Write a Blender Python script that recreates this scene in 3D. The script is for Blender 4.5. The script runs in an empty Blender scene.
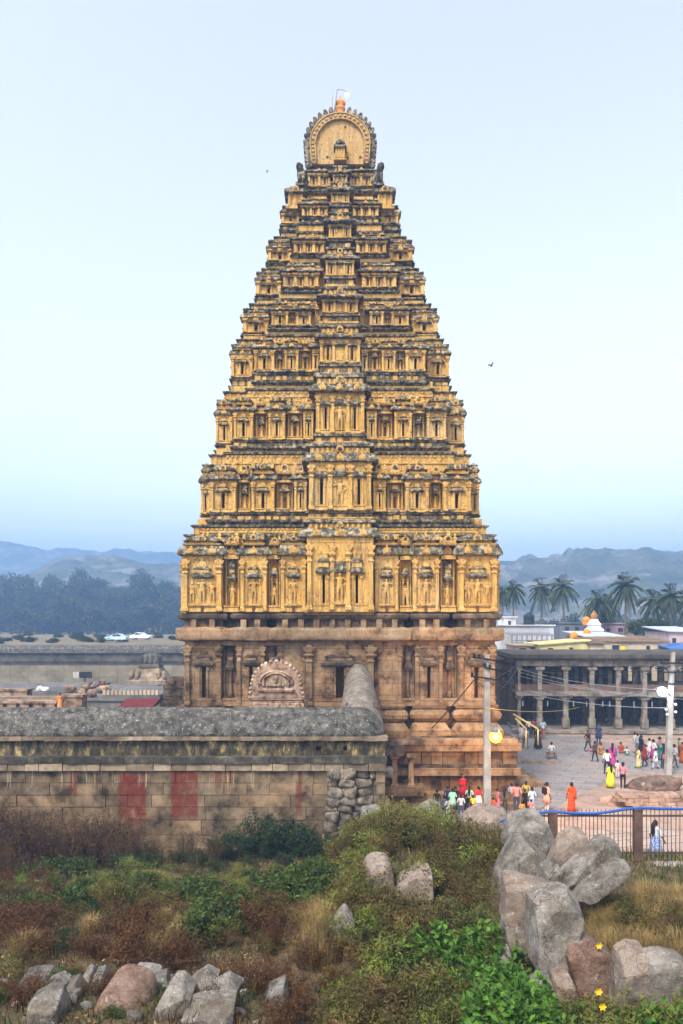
# Temple tower seen from a boulder hill at dusk
HAZE, SUN_EL, SUN_AZ, SKY_SAT, SKY_ST, SUN_E, EXPO = .0013, 52.0, 212.0, .30, .126, 1.3, 1.76
import bpy, bmesh, math, random
from mathutils import Vector, Matrix, noise as mnoise, Quaternion
random.seed(7)
R = math.radians
F, CX, HY, EH = 740.0, 341.5, 620.0, 10.5      # focal length in pixels, principal column, horizon row, eye height
SC = bpy.context.scene
COL = SC.collection

def at(px, py, Y):
    """pixel of the photograph at distance Y -> world point"""
    return Vector(((px - CX) * Y / F, Y, EH - (py - HY) * Y / F))
def lerp(a, b, t): return a + (b - a) * t
def sstep(a, b, x):
    t = max(0.0, min(1.0, (x - a) / (b - a))); return t * t * (3 - 2 * t)
def interp(x, pts):
    if x <= pts[0][0]: return pts[0][1]
    for (a, b), (c, d) in zip(pts, pts[1:]):
        if x <= c: return lerp(b, d, (x - a) / (c - a))
    return pts[-1][1]
def fbm(x, y, z=0.0, o=4):
    return mnoise.fractal(Vector((x, y, z)), 1.0, 2.0, o)

# ---------------------------------------------------------------- terrain height
LEFT = [(0, 8.9), (6, 6.3), (11, 4.4), (14, 3.75), (21, 2.3), (30, .45), (34, 0), (118, 0), (128, 6.3), (200, 6.6), (260, 4.5), (300, 3.5), (340, 9), (460, 30), (600, 30)]
RIGHT = [(0, 8.6), (6, 5.6), (10, 4.1), (12.5, 3.4), (14, 3.45), (15.6, 3.85), (20.6, 3.75), (21.6, 3.2), (24, 2.9), (27.5, 1.0), (30, .4), (34, 0.0), (250, 0), (420, 12), (600, 20)]
def ground_z(x, y):
    if y < 34: edge = interp(y, [(10, -.6), (16, -1.0), (22, -.8), (28, 1.0), (34, 2.0)])
    else: edge = 3.0
    t = sstep(edge - 1.2, edge + 1.4, x)
    z = lerp(interp(y, LEFT), interp(y, RIGHT), t)
    # a hump of earth in the middle, where the scrub climbs towards the wall end
    if y < 34:
        z += .55 * math.exp(-((x - 1.6) / 2.4) ** 2 - ((y - 21.5) / 3.2) ** 2)
        a = .16 * (1 - sstep(28, 34, y))
        z += a * fbm(x * .55, y * .55, 3.1) + a * .5 * fbm(x * 1.7, y * 1.7, 1.2, 2)
    elif y > 190:
        z += 1.5 * fbm(x * .03, y * .03, 5.0) * sstep(190, 320, y)
    return z

# ---------------------------------------------------------------- mesh builder
class MB:
    def __init__(s, jit=0.0):
        s.v = []; s.f = []; s.m = []; s.jit = jit; s.rng = random.Random(len(s.v) + 11); s.M = None; s.sm = []
    def _add(s, pts, faces, m, smooth=False):
        b = len(s.v); j = s.jit; u = s.rng.uniform
        for p in pts:
            p = Vector(p)
            if s.M is not None: p = s.M @ p
            if j: p = p + Vector((u(-j, j), u(-j, j), u(-j, j)))
            s.v.append(p[:])
        for f in faces:
            s.f.append([b + i for i in f]); s.m.append(m); s.sm.append(smooth)
    def box(s, x0, x1, y0, y1, z0, z1, m=0):
        s._add([(x0,y0,z0),(x1,y0,z0),(x1,y1,z0),(x0,y1,z0),(x0,y0,z1),(x1,y0,z1),(x1,y1,z1),(x0,y1,z1)],
               [(0,3,2,1),(4,5,6,7),(0,1,5,4),(1,2,6,5),(2,3,7,6),(3,0,4,7)], m)
    def hexa(s, pts, m=0):
        s._add(pts, [(0,3,2,1),(4,5,6,7),(0,1,5,4),(1,2,6,5),(2,3,7,6),(3,0,4,7)], m)
    def loft(s, rings, m=0, smooth=False, cap=True):
        n = len(rings[0]); pts = [p for r in rings for p in r]; fs = []
        for k in range(len(rings) - 1):
            for i in range(n):
                j = (i + 1) % n
                fs.append((k*n+i, k*n+j, (k+1)*n+j, (k+1)*n+i))
        if cap:
            fs.append(tuple(reversed(range(n)))); fs.append(tuple(range((len(rings)-1)*n, len(rings)*n)))
        s._add(pts, fs, m, smooth)
    def rl(s, cx, cy, lv, m=0):
        """stack of rectangles: lv = [(z, half x, half y), ...]"""
        s.loft([[(cx-a,cy-b,z),(cx+a,cy-b,z),(cx+a,cy+b,z),(cx-a,cy+b,z)] for z, a, b in lv], m)
    def lathe(s, cx, cy, pr, n=10, m=0, smooth=True):
        s.loft([[(cx+r*math.cos(2*math.pi*i/n), cy+r*math.sin(2*math.pi*i/n), z) for i in range(n)] for r, z in pr], m, smooth)
    def tube(s, pts, rad, n=6, m=0, smooth=True):
        pts = [Vector(p) for p in pts]; rings = []
        if not hasattr(rad, '__len__'): rad = [rad] * len(pts)
        up = None
        for i, p in enumerate(pts):
            d = (pts[min(i+1, len(pts)-1)] - pts[max(i-1, 0)]).normalized()
            if up is None: up = Vector((0,0,1)) if abs(d.z) < .9 else Vector((0,1,0))
            a = d.cross(up)
            if a.length < 1e-4: a = d.cross(Vector((1,0,0)))
            a.normalize(); b = d.cross(a); up = -b if up.dot(b) < 0 else b
            a = d.cross(up).normalized(); b = up
            rings.append([p + a*rad[i]*math.cos(2*math.pi*k/n) + b*rad[i]*math.sin(2*math.pi*k/n) for k in range(n)])
        s.loft(rings, m, smooth)
    def ext(s, poly, y0, y1, m=0, smooth=False):
        """polygon in (x, z) pushed from y0 to y1"""
        s.loft([[(x, y0, z) for x, z in poly], [(x, y1, z) for x, z in poly]], m, smooth)
    def extx(s, poly, x0, x1, m=0):
        s.loft([[(x0, y, z) for y, z in poly], [(x1, y, z) for y, z in poly]], m)
    def mesh(s, name, mats):
        me = bpy.data.meshes.new(name); me.from_pydata(s.v, [], s.f)
        for mt in mats: me.materials.append(mt)
        me.polygons.foreach_set('material_index', s.m)
        me.polygons.foreach_set('use_smooth', s.sm)
        bm = bmesh.new(); bm.from_mesh(me); bmesh.ops.recalc_face_normals(bm, faces=bm.faces); bm.to_mesh(me); bm.free()
        me.update(); return me
    def build(s, name, mats, parent=None, loc=(0,0,0), rz=0.0):
        if not isinstance(mats, (list, tuple)): mats = [mats]
        return put(name, s.mesh(name, mats), parent, loc, rz)

def put(name, me, parent=None, loc=(0,0,0), rz=0.0, sc=None):
    o = bpy.data.objects.new(name, me); COL.objects.link(o)
    o.location = loc; o.rotation_euler = (0, 0, rz)
    if sc is not None: o.scale = sc if hasattr(sc, '__len__') else (sc, sc, sc)
    if parent: o.parent = parent
    return o
def tag(o, label=None, cat=None, group=None, kind=None):
    if label: o['label'] = label
    if cat: o['category'] = cat
    if group: o['group'] = group
    if kind: o['kind'] = kind
    return o
def thing(name, label, cat, loc=(0,0,0), rz=0.0, group=None):
    o = put(name, None, None, loc, rz); return tag(o, label, cat, group)
def copy_tree(o, parent=None):
    c = o.copy(); COL.objects.link(c)
    if parent: c.parent = parent
    for ch in list(o.children): copy_tree(ch, c)
    return c

# ---------------------------------------------------------------- materials
def nt(name):
    m = bpy.data.materials.new(name); m.use_nodes = True; t = m.node_tree; b = t.nodes['Principled BSDF']
    b.inputs['Specular IOR Level'].default_value = .2
    return m, t, b
def c4(c): return (c[0], c[1], c[2], 1.0)
def coords(t, kind='pos', scale=(1,1,1)):
    if kind == 'pos': s = t.nodes.new('ShaderNodeNewGeometry').outputs['Position']
    else: s = t.nodes.new('ShaderNodeTexCoord').outputs['Object']
    mp = t.nodes.new('ShaderNodeMapping'); mp.inputs['Scale'].default_value = scale
    t.links.new(s, mp.inputs['Vector']); return mp.outputs['Vector']
def nz(t, vec, scale, detail=5, rough=.6, w=0.0):
    n = t.nodes.new('ShaderNodeTexNoise'); n.inputs['Scale'].default_value = scale
    n.inputs['Detail'].default_value = detail; n.inputs['Roughness'].default_value = rough
    if w:
        a = t.nodes.new('ShaderNodeVectorMath'); a.operation = 'ADD'; a.inputs[1].default_value = (w, w*1.7, w*.6)
        t.links.new(vec, a.inputs[0]); vec = a.outputs[0]
    t.links.new(vec, n.inputs['Vector']); return n.outputs['Fac']
def ramp(t, fac, stops, interp='LINEAR'):
    r = t.nodes.new('ShaderNodeValToRGB'); r.color_ramp.interpolation = interp
    el = r.color_ramp.elements
    while len(el) < len(stops): el.new(.5)
    for e, (p, c) in zip(el, stops):
        e.position = p; e.color = c4(c) if hasattr(c, '__len__') else (c, c, c, 1)
    t.links.new(fac, r.inputs['Fac']); return r.outputs['Color']
def mix(t, fac, a, b, mode='MIX'):
    m = t.nodes.new('ShaderNodeMix'); m.data_type = 'RGBA'; m.blend_type = mode
    for s, i in ((fac, 0), (a, 6), (b, 7)):
        if hasattr(s, 'is_linked'): t.links.new(s, m.inputs[i])
        elif i == 0: m.inputs[0].default_value = s
        else: m.inputs[i].default_value = c4(s)
    return m.outputs[2]
def mth(t, op, a, b=0.0):
    m = t.nodes.new('ShaderNodeMath'); m.operation = op
    for s, i in ((a, 0), (b, 1)):
        if hasattr(s, 'is_linked'): t.links.new(s, m.inputs[i])
        else: m.inputs[i].default_value = s
    return m.outputs[0]
def bump(t, b, h, strength=.5, dist=.05):
    n = t.nodes.new('ShaderNodeBump'); n.inputs['Strength'].default_value = strength; n.inputs['Distance'].default_value = dist
    t.links.new(h, n.inputs['Height']); t.links.new(n.outputs[0], b.inputs['Normal'])
def island(t): return t.nodes.new('ShaderNodeNewGeometry').outputs['Random Per Island']
def objrand(t): return t.nodes.new('ShaderNodeObjectInfo').outputs['Random']

def m_plain(name, c, rough=.7, var=.25, scale=3.0, kind='pos', spec=.2):
    m, t, b = nt(name); v = coords(t, kind)
    f = nz(t, v, scale)
    t.links.new(ramp(t, f, [(.3, [k*(1-var) for k in c]), (.7, [min(1, k*(1+var)) for k in c])]), b.inputs['Base Color'])
    b.inputs['Roughness'].default_value = rough; b.inputs['Specular IOR Level'].default_value = spec
    return m
def m_ramp(name, stops, scale, detail=6, rough=.9, bs=.5, bd=.04, bscale=None, stretch=(1,1,1), isl=0.0, orr=0.0, big=.35, kind='pos', nrough=.65, courses=None):
    """colour from a noise ramp, slow large variation, and bump"""
    m, t, b = nt(name); v = coords(t, kind, stretch); v1 = coords(t, kind)
    c = ramp(t, nz(t, v, scale, detail, nrough), stops)
    if big:
        c = mix(t, 1.0, c, ramp(t, nz(t, v1, scale*.17, 3, .5, 7.3), [(.3, 1-big), (.7, 1+big*.6)]), 'MULTIPLY')
    if courses:
        sp = t.nodes.new('ShaderNodeSeparateXYZ'); t.links.new(coords(t, kind), sp.inputs[0]); cb = t.nodes.new('ShaderNodeCombineXYZ')
        t.links.new(mth(t, 'ADD', sp.outputs['X'], sp.outputs['Y']), cb.inputs[0]); t.links.new(sp.outputs['Z'], cb.inputs[1])
        br = t.nodes.new('ShaderNodeTexBrick'); t.links.new(cb.outputs[0], br.inputs['Vector']); br.inputs['Scale'].default_value = 1
        br.inputs['Brick Width'].default_value, br.inputs['Row Height'].default_value = courses; br.inputs['Mortar Size'].default_value = .02
        br.inputs['Color1'].default_value = (.86, .89, .92, 1); br.inputs['Color2'].default_value = (1.12, 1.04, .97, 1); br.inputs['Mortar'].default_value = (.55, .52, .5, 1); br.inputs['Bias'].default_value = -.1
        c = mix(t, 1.0, c, br.outputs['Color'], 'MULTIPLY')
    if isl: c = mix(t, 1.0, c, ramp(t, island(t), [(0, 1-isl), (1, 1+isl)]), 'MULTIPLY')
    if orr: c = mix(t, 1.0, c, ramp(t, objrand(t), [(0, 1-orr), (1, 1+orr)]), 'MULTIPLY')
    t.links.new(c, b.inputs['Base Color']); b.inputs['Roughness'].default_value = rough
    if bs: bump(t, b, nz(t, v1, bscale or scale*3, 6, .7, 2.1), bs, bd)
    return m
def m_leaf(name, c0, c1, dry=None, var=.35, trans=.25):
    m, t, b = nt(name)
    c = mix(t, island(t), c0, c1)
    if dry: c = mix(t, ramp(t, nz(t, coords(t, 'pos'), .9, 3), [(.42, 0.0), (.62, 1.0)]), c, dry)
    c = mix(t, 1.0, c, ramp(t, nz(t, coords(t, 'pos'), 2.3, 2, .5, 4.0), [(.3, 1-var), (.7, 1+var)]), 'MULTIPLY')
    t.links.new(c, b.inputs['Base Color']); b.inputs['Roughness'].default_value = .6
    tr = t.nodes.new('ShaderNodeBsdfTranslucent'); t.links.new(c, tr.inputs['Color'])
    ms = t.nodes.new('ShaderNodeMixShader'); ms.inputs[0].default_value = trans
    t.links.new(b.outputs[0], ms.inputs[1]); t.links.new(tr.outputs[0], ms.inputs[2])
    t.links.new(ms.outputs[0], t.nodes['Material Output'].inputs['Surface'])
    return m
def m_rock(name, stops, tint, crack=.30, cscale=1.7, pale=.8, sc=1.0):
    m, t, b = nt(name); v = coords(t)
    c = ramp(t, nz(t, v, 2.4*sc, 9, .72), stops)
    c = mix(t, 1.0, c, ramp(t, nz(t, v, 38, 4, .8, 3.0), [(.3, .5), (.5, 1.0), (.7, 1.45)]), 'MULTIPLY')
    c = mix(t, ramp(t, nz(t, v, 1.1*sc, 6, .7, 9.0), [(.5, 0.0), (.66, .7)]), c, tint)
    c = mix(t, ramp(t, nz(t, v, 5.5*sc, 7, .8, 21.0), [(.57, 0.0), (.65, pale)]), c, (.40, .385, .34))
    vo = t.nodes.new('ShaderNodeTexVoronoi'); vo.feature = 'DISTANCE_TO_EDGE'; vo.inputs['Scale'].default_value = cscale
    wv = t.nodes.new('ShaderNodeVectorMath'); wv.operation = 'ADD'; nn = t.nodes.new('ShaderNodeTexNoise'); nn.inputs['Scale'].default_value = 2.2; nn.inputs['Detail'].default_value = 6
    t.links.new(v, nn.inputs['Vector']); t.links.new(v, wv.inputs[0]); t.links.new(nn.outputs['Color'], wv.inputs[1]); t.links.new(wv.outputs[0], vo.inputs['Vector'])
    cr = ramp(t, vo.outputs['Distance'], [(.0, 0.0), (.02, 1.0)])
    c = mix(t, 1.0, c, mix(t, ramp(t, nz(t, v, .9, 3, .5, 30.0), [(.45, 0.0), (.6, 1.0)]), (1, 1, 1), ramp(t, cr, [(0, crack), (1, 1.0)])), 'MULTIPLY')
    c = mix(t, 1.0, c, ramp(t, objrand(t), [(0, .82), (1, 1.15)]), 'MULTIPLY')
    t.links.new(c, b.inputs['Base Color']); b.inputs['Roughness'].default_value = .93
    bump(t, b, mth(t, 'ADD', nz(t, v, 14, 8, .75, 1.0), mth(t, 'MULTIPLY', cr, .3)), 1.0, .035); return m
def m_emit(name, c, s):
    m, t, b = nt(name); b.inputs['Base Color'].default_value = c4(c)
    b.inputs['Emission Color'].default_value = c4(c); b.inputs['Emission Strength'].default_value = s; return m

def m_plaster(name, c0, c1, dirt, amt=.5):
    m, t, b = nt(name); v = coords(t); vs = coords(t, 'pos', (2.2, 2.2, .35))
    c = ramp(t, nz(t, v, .8, 5), [(.32, c0), (.68, c1)])
    pale = ramp(t, nz(t, v, 2.6, 6, .7, 5.0), [(.55, 0.0), (.68, .7)])
    c = mix(t, pale, c, (.50, .36, .18))
    c = mix(t, ramp(t, nz(t, v, .33, 4, .6, 12.0), [(.5, 0.0), (.7, .55)]), c, (.52, .40, .22))
    c = mix(t, ramp(t, nz(t, coords(t, 'pos', (3.5, 3.5, .16)), 1.2, 6, .7, 15.0), [(.54, 0.0), (.70, .65)]), c, (.16, .10, .05))
    st = ramp(t, nz(t, vs, 1.7, 7, .75, 3.0), [(.48, 0.0), (.66, amt)])
    c = mix(t, st, c, dirt)
    sp = ramp(t, nz(t, v, 7.0, 5, .7, 9.0), [(.55, 0.0), (.68, .85)])
    c = mix(t, sp, c, [k*.45 for k in dirt])
    t.links.new(c, b.inputs['Base Color']); b.inputs['Roughness'].default_value = .92
    bump(t, b, nz(t, v, 6.0, 6, .7), .5, .05); return m

M = {}
M['plaster'] = m_plaster('ochre_plaster', (.52, .285, .062), (.63, .40, .125), (.085, .052, .027), .68)
M['weather'] = m_ramp('weathered_cornice', [(.34, (.014, .013, .010)), (.44, (.05, .045, .033)), (.51, (.14, .115, .072)), (.57, (.29, .24, .16)), (.65, (.46, .41, .33)), (.72, (.48, .29, .09))], 3.6, 7, bs=.9, bd=.07, nrough=.75)
M['stone'] = m_ramp('temple_stone', [(.36, (.06, .04, .025)), (.48, (.235, .148, .080)), (.6, (.32, .22, .13)), (.72, (.40, .33, .25))], 1.1, 8, bs=.8, bd=.05, isl=.2, courses=(2.1, .68), nrough=.72)
M['stone_dark'] = m_ramp('temple_stone_dark', [(.36, (.022, .018, .014)), (.5, (.085, .06, .04)), (.66, (.21, .15, .10))], 1.3, 8, bs=.8, bd=.05, isl=.2, nrough=.72)
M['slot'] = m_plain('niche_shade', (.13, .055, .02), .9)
M['gable'] = m_plaster('gable_plaster', (.44, .26, .08), (.50, .34, .15), (.12, .08, .05), .6)
# ================================================================ the temple tower
PM = None
def pilaster(mb, x, y, w, h, m=0, z0=0.0, cap=1):
    """slender wall column, front face near y, with base, ringed neck and flaring bracket capital"""
    a = w/2
    mb.rl(x, y, [(z0, a*1.5, a*1.3), (z0+.045*h, a*1.5, a*1.3), (z0+.075*h, a, a)], m)
    mb.rl(x, y, [(z0+.05*h, a, a), (z0+.74*h, a*.92, a*.92)], m)
    mb.rl(x, y, [(z0+.70*h, a*1.02, a*1.02), (z0+.725*h, a*1.35, a*1.35), (z0+.75*h, a*1.02, a*1.02)], m)
    mb.rl(x, y, [(z0+.78*h, a*.8, a*.8), (z0+.805*h, a*1.5, a*1.5), (z0+.825*h, a*1.75, a*1.75), (z0+.84*h, a*1.75, a*1.75), (z0+.845*h, a*.95, a*.95), (z0+.88*h, a, a)], m)
    mb.rl(x, y, [(z0+.88*h, a*1.2, a*1.1), (z0+.93*h, a*2.1, a*1.3), (z0+.96*h, a*2.1, a*1.3)], m)
    mb.box(x-a*.92, x+a*.92, y-a*.9, y+a*.9, z0+.74*h, z0+.99*h, m)
def arch(mb, x, y0, y1, z, r, m=0, n=10, ring=True, mr=None):
    """horseshoe window gable facing -y"""
    pts = []
    for k in range(n+1):
        an = R(-35 + 250*k/n); pts.append((x + r*math.cos(an), z + r*.6 + r*math.sin(an)))
    mb.ext(pts, y0, y1, m)
    if ring:
        inner = [(x + (px-x)*.55, z + r*.6 + (pz-z-r*.6)*.55) for px, pz in pts]
        mb.ext(inner, y0-.05*r-.02, y0+.01, m if mr is None else mr)
        mb.rl(x, (y0+y1)/2, [(z+r*1.45, r*.16, .05), (z+r*1.85, r*.28, .07), (z+r*2.1, r*.05, .03)], m)
def pediment(mb, x, y, w, z, h, m=0, mw=1):
    a = w/2
    mb.rl(x, y, [(z, a*.9, .10), (z+.10*h, a*1.15, .16), (z+.22*h, a*1.2, .17), (z+.36*h, a*.75, .10)], mw)
    mb.rl(x, y, [(z+.36*h, a*.7, .09), (z+.55*h, a*.7, .09)], m)
    mb.rl(x, y, [(z+.52*h, a*.8, .11), (z+.60*h, a*.9, .13), (z+.72*h, a*.55, .08)], mw)
    arch(mb, x, y-.09, y+.05, z+.68*h, a*.42, m, 8)
def slot_panel(mb, x0, x1, yb, yf, z0, z1, sx, sw, s0, s1):
    """wall panel with a real vertical opening cut through to a dark back"""
    mb.box(x0, sx-sw/2, yf, yb, z0, z1); mb.box(sx+sw/2, x1, yf, yb, z0, z1)
    if s0 > z0: mb.box(sx-sw/2, sx+sw/2, yf, yb, z0, s0)
    mb.box(sx-sw/2, sx+sw/2, yf, yb, s1, z1)
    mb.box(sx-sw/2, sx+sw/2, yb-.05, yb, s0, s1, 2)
def beads(mb, x0, x1, y, z0, z1, step, fill=.55, m=0, d=.06):
    n = max(2, int((x1-x0)/step)); s = (x1-x0)/n
    for i in range(n):
        c = x0 + (i+.5)*s; mb.box(c-s*fill/2, c+s*fill/2, y-d, y+.03, z0, z1, m)

_cache = {}
def pavilion(w, h, d, kind, mats, seed=0):
    key = ('pav', round(w,2), round(h,2), round(d,2), kind, mats[0].name)
    if key in _cache: return _cache[key]
    mb = MB(.008); a = w/2; pw = min(.34, max(.12, w*.12))
    mb.box(-a-.04, a+.04, -d-.10, 0, 0, .045*h); mb.box(-a, a, -d-.05, 0, .04*h, .075*h); mb.box(-a-.03, a+.03, -d-.08, 0, .085*h, .115*h)
    z0, z1 = .07*h, .93*h
    if kind in ('P', 'W', 'O', 'K'):
        sw = max(.10, w*.12)
        slot_panel(mb, -a, a, 0, -d, z0, z1, 0, sw, .12*h, .60*h)
        for s in (-1, 1):
            mb.box(s*sw*.95-.04, s*sw*.95+.04, -d-.07, -d+.02, .11*h, .62*h)
            mb.box(s*sw*1.0-.08, s*sw*1.0+.08, -d-.09, -d+.02, .56*h, .60*h)
        pediment(mb, 0, -d-.05, min(w*.5, sw*4.2), .61*h, .26*h)
        for s in (-1, 1): pilaster(mb, s*(a-pw*.6), -d-pw*.3, pw, .93*h, 0, .02*h)
    elif kind == 'S':
        mb.box(-a, a, -d, 0, z0, z1)
        for s in (-1, 1):
            pilaster(mb, s*(a-pw*.6), -d-pw*.35, pw, .93*h, 0, .02*h)
            mb.box(s*w*.26-.05, s*w*.26+.05, -d-.05, -d+.02, .12*h, .58*h)
        pediment(mb, 0, -d-.06, w*.5, .60*h, .28*h)
        mb.box(-a*.74, a*.74, -d-.16, -d+.02, .115*h, .15*h)
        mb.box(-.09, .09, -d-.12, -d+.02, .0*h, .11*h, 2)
    elif kind in ('T', 'T2'):
        nw = 3 if kind == 'T' else 2; s = w/nw
        mb.box(-a, a, -d, 0, z0, z1)
        mb.box(-a, a, -d, 0, z0, .13*h); mb.box(-a, a, -d*.999, 0, .66*h, z1)
        for i in range(nw):
            c = -a + (i+.5)*s
            for q in (-1, 1): mb.box(c+q*s*.16-.03, c+q*s*.16+.03, -d-.08, -d+.02, .12*h, .62*h)
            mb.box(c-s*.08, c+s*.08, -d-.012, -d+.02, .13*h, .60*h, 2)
            pediment(mb, c, -d-.05, s*.56, .62*h, .24*h)
        for i in range(nw+1):
            pilaster(mb, -a + i*s*(1-pw*.9/w) + pw*.45*(1 if i == 0 else (1 if i < nw else 1)), -d-.04, pw*.8, .93*h, 0, .02*h)
    elif kind == 'R':          # slender shrine on a column, deep in the recess
        mb.box(-a, a, -d*.25, 0, 0, h)
        mb.rl(0, -d*.45, [(0, a*.55, d*.4), (.08*h, a*.55, d*.4), (.1*h, a*.35, d*.3)], 0)
        mb.lathe(0, -d*.45, [(a*.30, .1*h), (a*.42, .16*h), (a*.30, .22*h), (a*.22, .25*h), (a*.26, .5*h), (a*.4, .53*h), (a*.22, .56*h)], 8)
        mb.rl(0, -d*.45, [(.55*h, a*.5, d*.4), (.60*h, a*.66, d*.5), (.63*h, a*.5, d*.4), (.70*h, a*.34, d*.3)], 1)
        mb.rl(0, -d*.45, [(.70*h, a*.36, d*.3), (.78*h, a*.36, d*.3)], 0)
        mb.rl(0, -d*.45, [(.77*h, a*.5, d*.4), (.82*h, a*.46, d*.38), (.9*h, a*.25, d*.22), (.96*h, a*.06, d*.06)], 1)
        for s in (-1, 1): mb.box(s*a*.86-.05, s*a*.86+.05, -d*.5, 0, .05*h, h)
    elif kind == 'J':          # little niche shrine with arched top between pavilions
        mb.box(-a, a, -d*.3, 0, 0, h)
        mb.box(-a*.62, a*.62, -d*.7, 0, 0, .12*h)
        for s in (-1, 1): pilaster(mb, s*a*.42, -d*.55, max(.09, a*.2), .6*h, 0, .08*h)
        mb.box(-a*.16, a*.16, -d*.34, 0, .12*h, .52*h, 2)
        mb.rl(0, -d*.5, [(.64*h, a*.55, d*.3), (.68*h, a*.7, d*.4), (.74*h, a*.5, d*.3)], 1)
        arch(mb, 0, -d*.75, -.02, .72*h, a*.42, 0, 9)
        for s in (-1, 1): mb.box(s*a*.9-.04, s*a*.9+.04, -d*.5, 0, .05*h, h)
    elif kind == 'N':          # plain stone bay with pilasters only
        mb.box(-a, a, -d, 0, z0, z1)
        for s in (-1, 1): pilaster(mb, s*(a-pw*.6), -d-.05, pw, .93*h, 0, .02*h)
    elif kind == 'C1':         # wide central bay: four tall pilasters, two slender openings, three relief panels
        for s in (-1, 1):
            q = s*a*.5
            slot_panel(mb, min(0, s*a), max(0, s*a), 0, -d, z0, z1, q, .16, .03*h, .50*h)
            for k in (-1, 1):
                mb.box(q+k*.24-.05, q+k*.24+.05, -d-.07, -d+.02, .10*h, .50*h)
                mb.box(q+k*.25-.10, q+k*.25+.10, -d-.10, -d+.02, .45*h, .48*h)
            mb.rl(q, -d-.06, [(.52*h, .42, .16), (.54*h, .50, .20), (.60*h, .36, .12)], 1)
            mb.rl(q, -d-.05, [(.60*h, .30, .10), (.66*h, .30, .10)], 0)
            mb.rl(q, -d-.05, [(.66*h, .38, .13), (.68*h, .38, .13), (.72*h, .26, .10)], 1)
            mb.rl(q, -d-.05, [(.72*h, .22, .08), (.77*h, .22, .08), (.78*h, .28, .1), (.82*h, .16, .07)], 0)
            for x in (s*a*.93, s*a*.24): pilaster(mb, x, -d-.10, .24, .9*h, 0, .03*h)
        mb.rl(0, -d-.06, [(.53*h, .40, .16), (.55*h, .48, .20), (.61*h, .34, .12), (.67*h, .3, .1)], 1)
        arch(mb, 0, -d-.14, -d+.02, .66*h, .26, 0)
        mb.box(-a*.2, a*.2, -d-.18, -d+.02, .10*h, .14*h)
    elif kind == 'C2':         # central bay of the upper storeys: two openings and a relief between
        for s in (-1, 1):
            q = s*a*.6
            slot_panel(mb, min(0, s*a), max(0, s*a), 0, -d, z0, z1, q, max(.07, a*.10), .09*h, .66*h)
            mb.rl(q, -d-.05, [(.68*h, a*.18, .08), (.72*h, a*.26, .14), (.80*h, a*.16, .08)], 1)
            for k in (-1, 1): mb.box(q+k*a*.12-.03, q+k*a*.12+.03, -d-.07, -d+.02, .1*h, .68*h)
            for x in (s*a*.92, s*a*.32): pilaster(mb, x, -d-.05, max(.08, a*.13), .93*h, 0, .02*h)
        mb.rl(0, -d-.05, [(.70*h, a*.2, .1), (.74*h, a*.3, .16), (.84*h, a*.18, .1)], 1)
        arch(mb, 0, -d-.10, -d+.02, .80*h, a*.16, 0)
    mb.box(-a-.02, a+.02, -d-.03, 0, .93*h, h)
    _cache[key] = mb.mesh(kind, mats); return _cache[key]

def eave(w, eh, d, out, mats, orn=True):
    key = ('eave', round(w,2), round(eh,2), round(d,2), round(out,2), mats[0].name, orn)
    if key in _cache: return _cache[key]
    mb = MB(.012); a = w/2; c = -d/2 + .1; b = d/2 + .1
    beads(mb, -a, a, -d, -.10*eh, .0, .22, .5, 0, .10)
    mb.rl(0, c, [(-.02, a+out*.4, b+out*.4), (.0, a+out, b+out), (.22*eh, a+out, b+out), (.5*eh, a+out*.78, b+out*.78), (.78*eh, a+out*.38, b+out*.38), (eh, a+.03, b+.03)], 1)
    if orn:
        n = max(1, int(w/1.0))
        for i in range(n):
            x = -a + (i+.5)*w/n
            arch(mb, x, -d-out-.03, -d-out*.3, .12*eh, min(.24, eh*.42), 0, 8)
    _cache[key] = mb.mesh('cornice', mats); return _cache[key]

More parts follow.
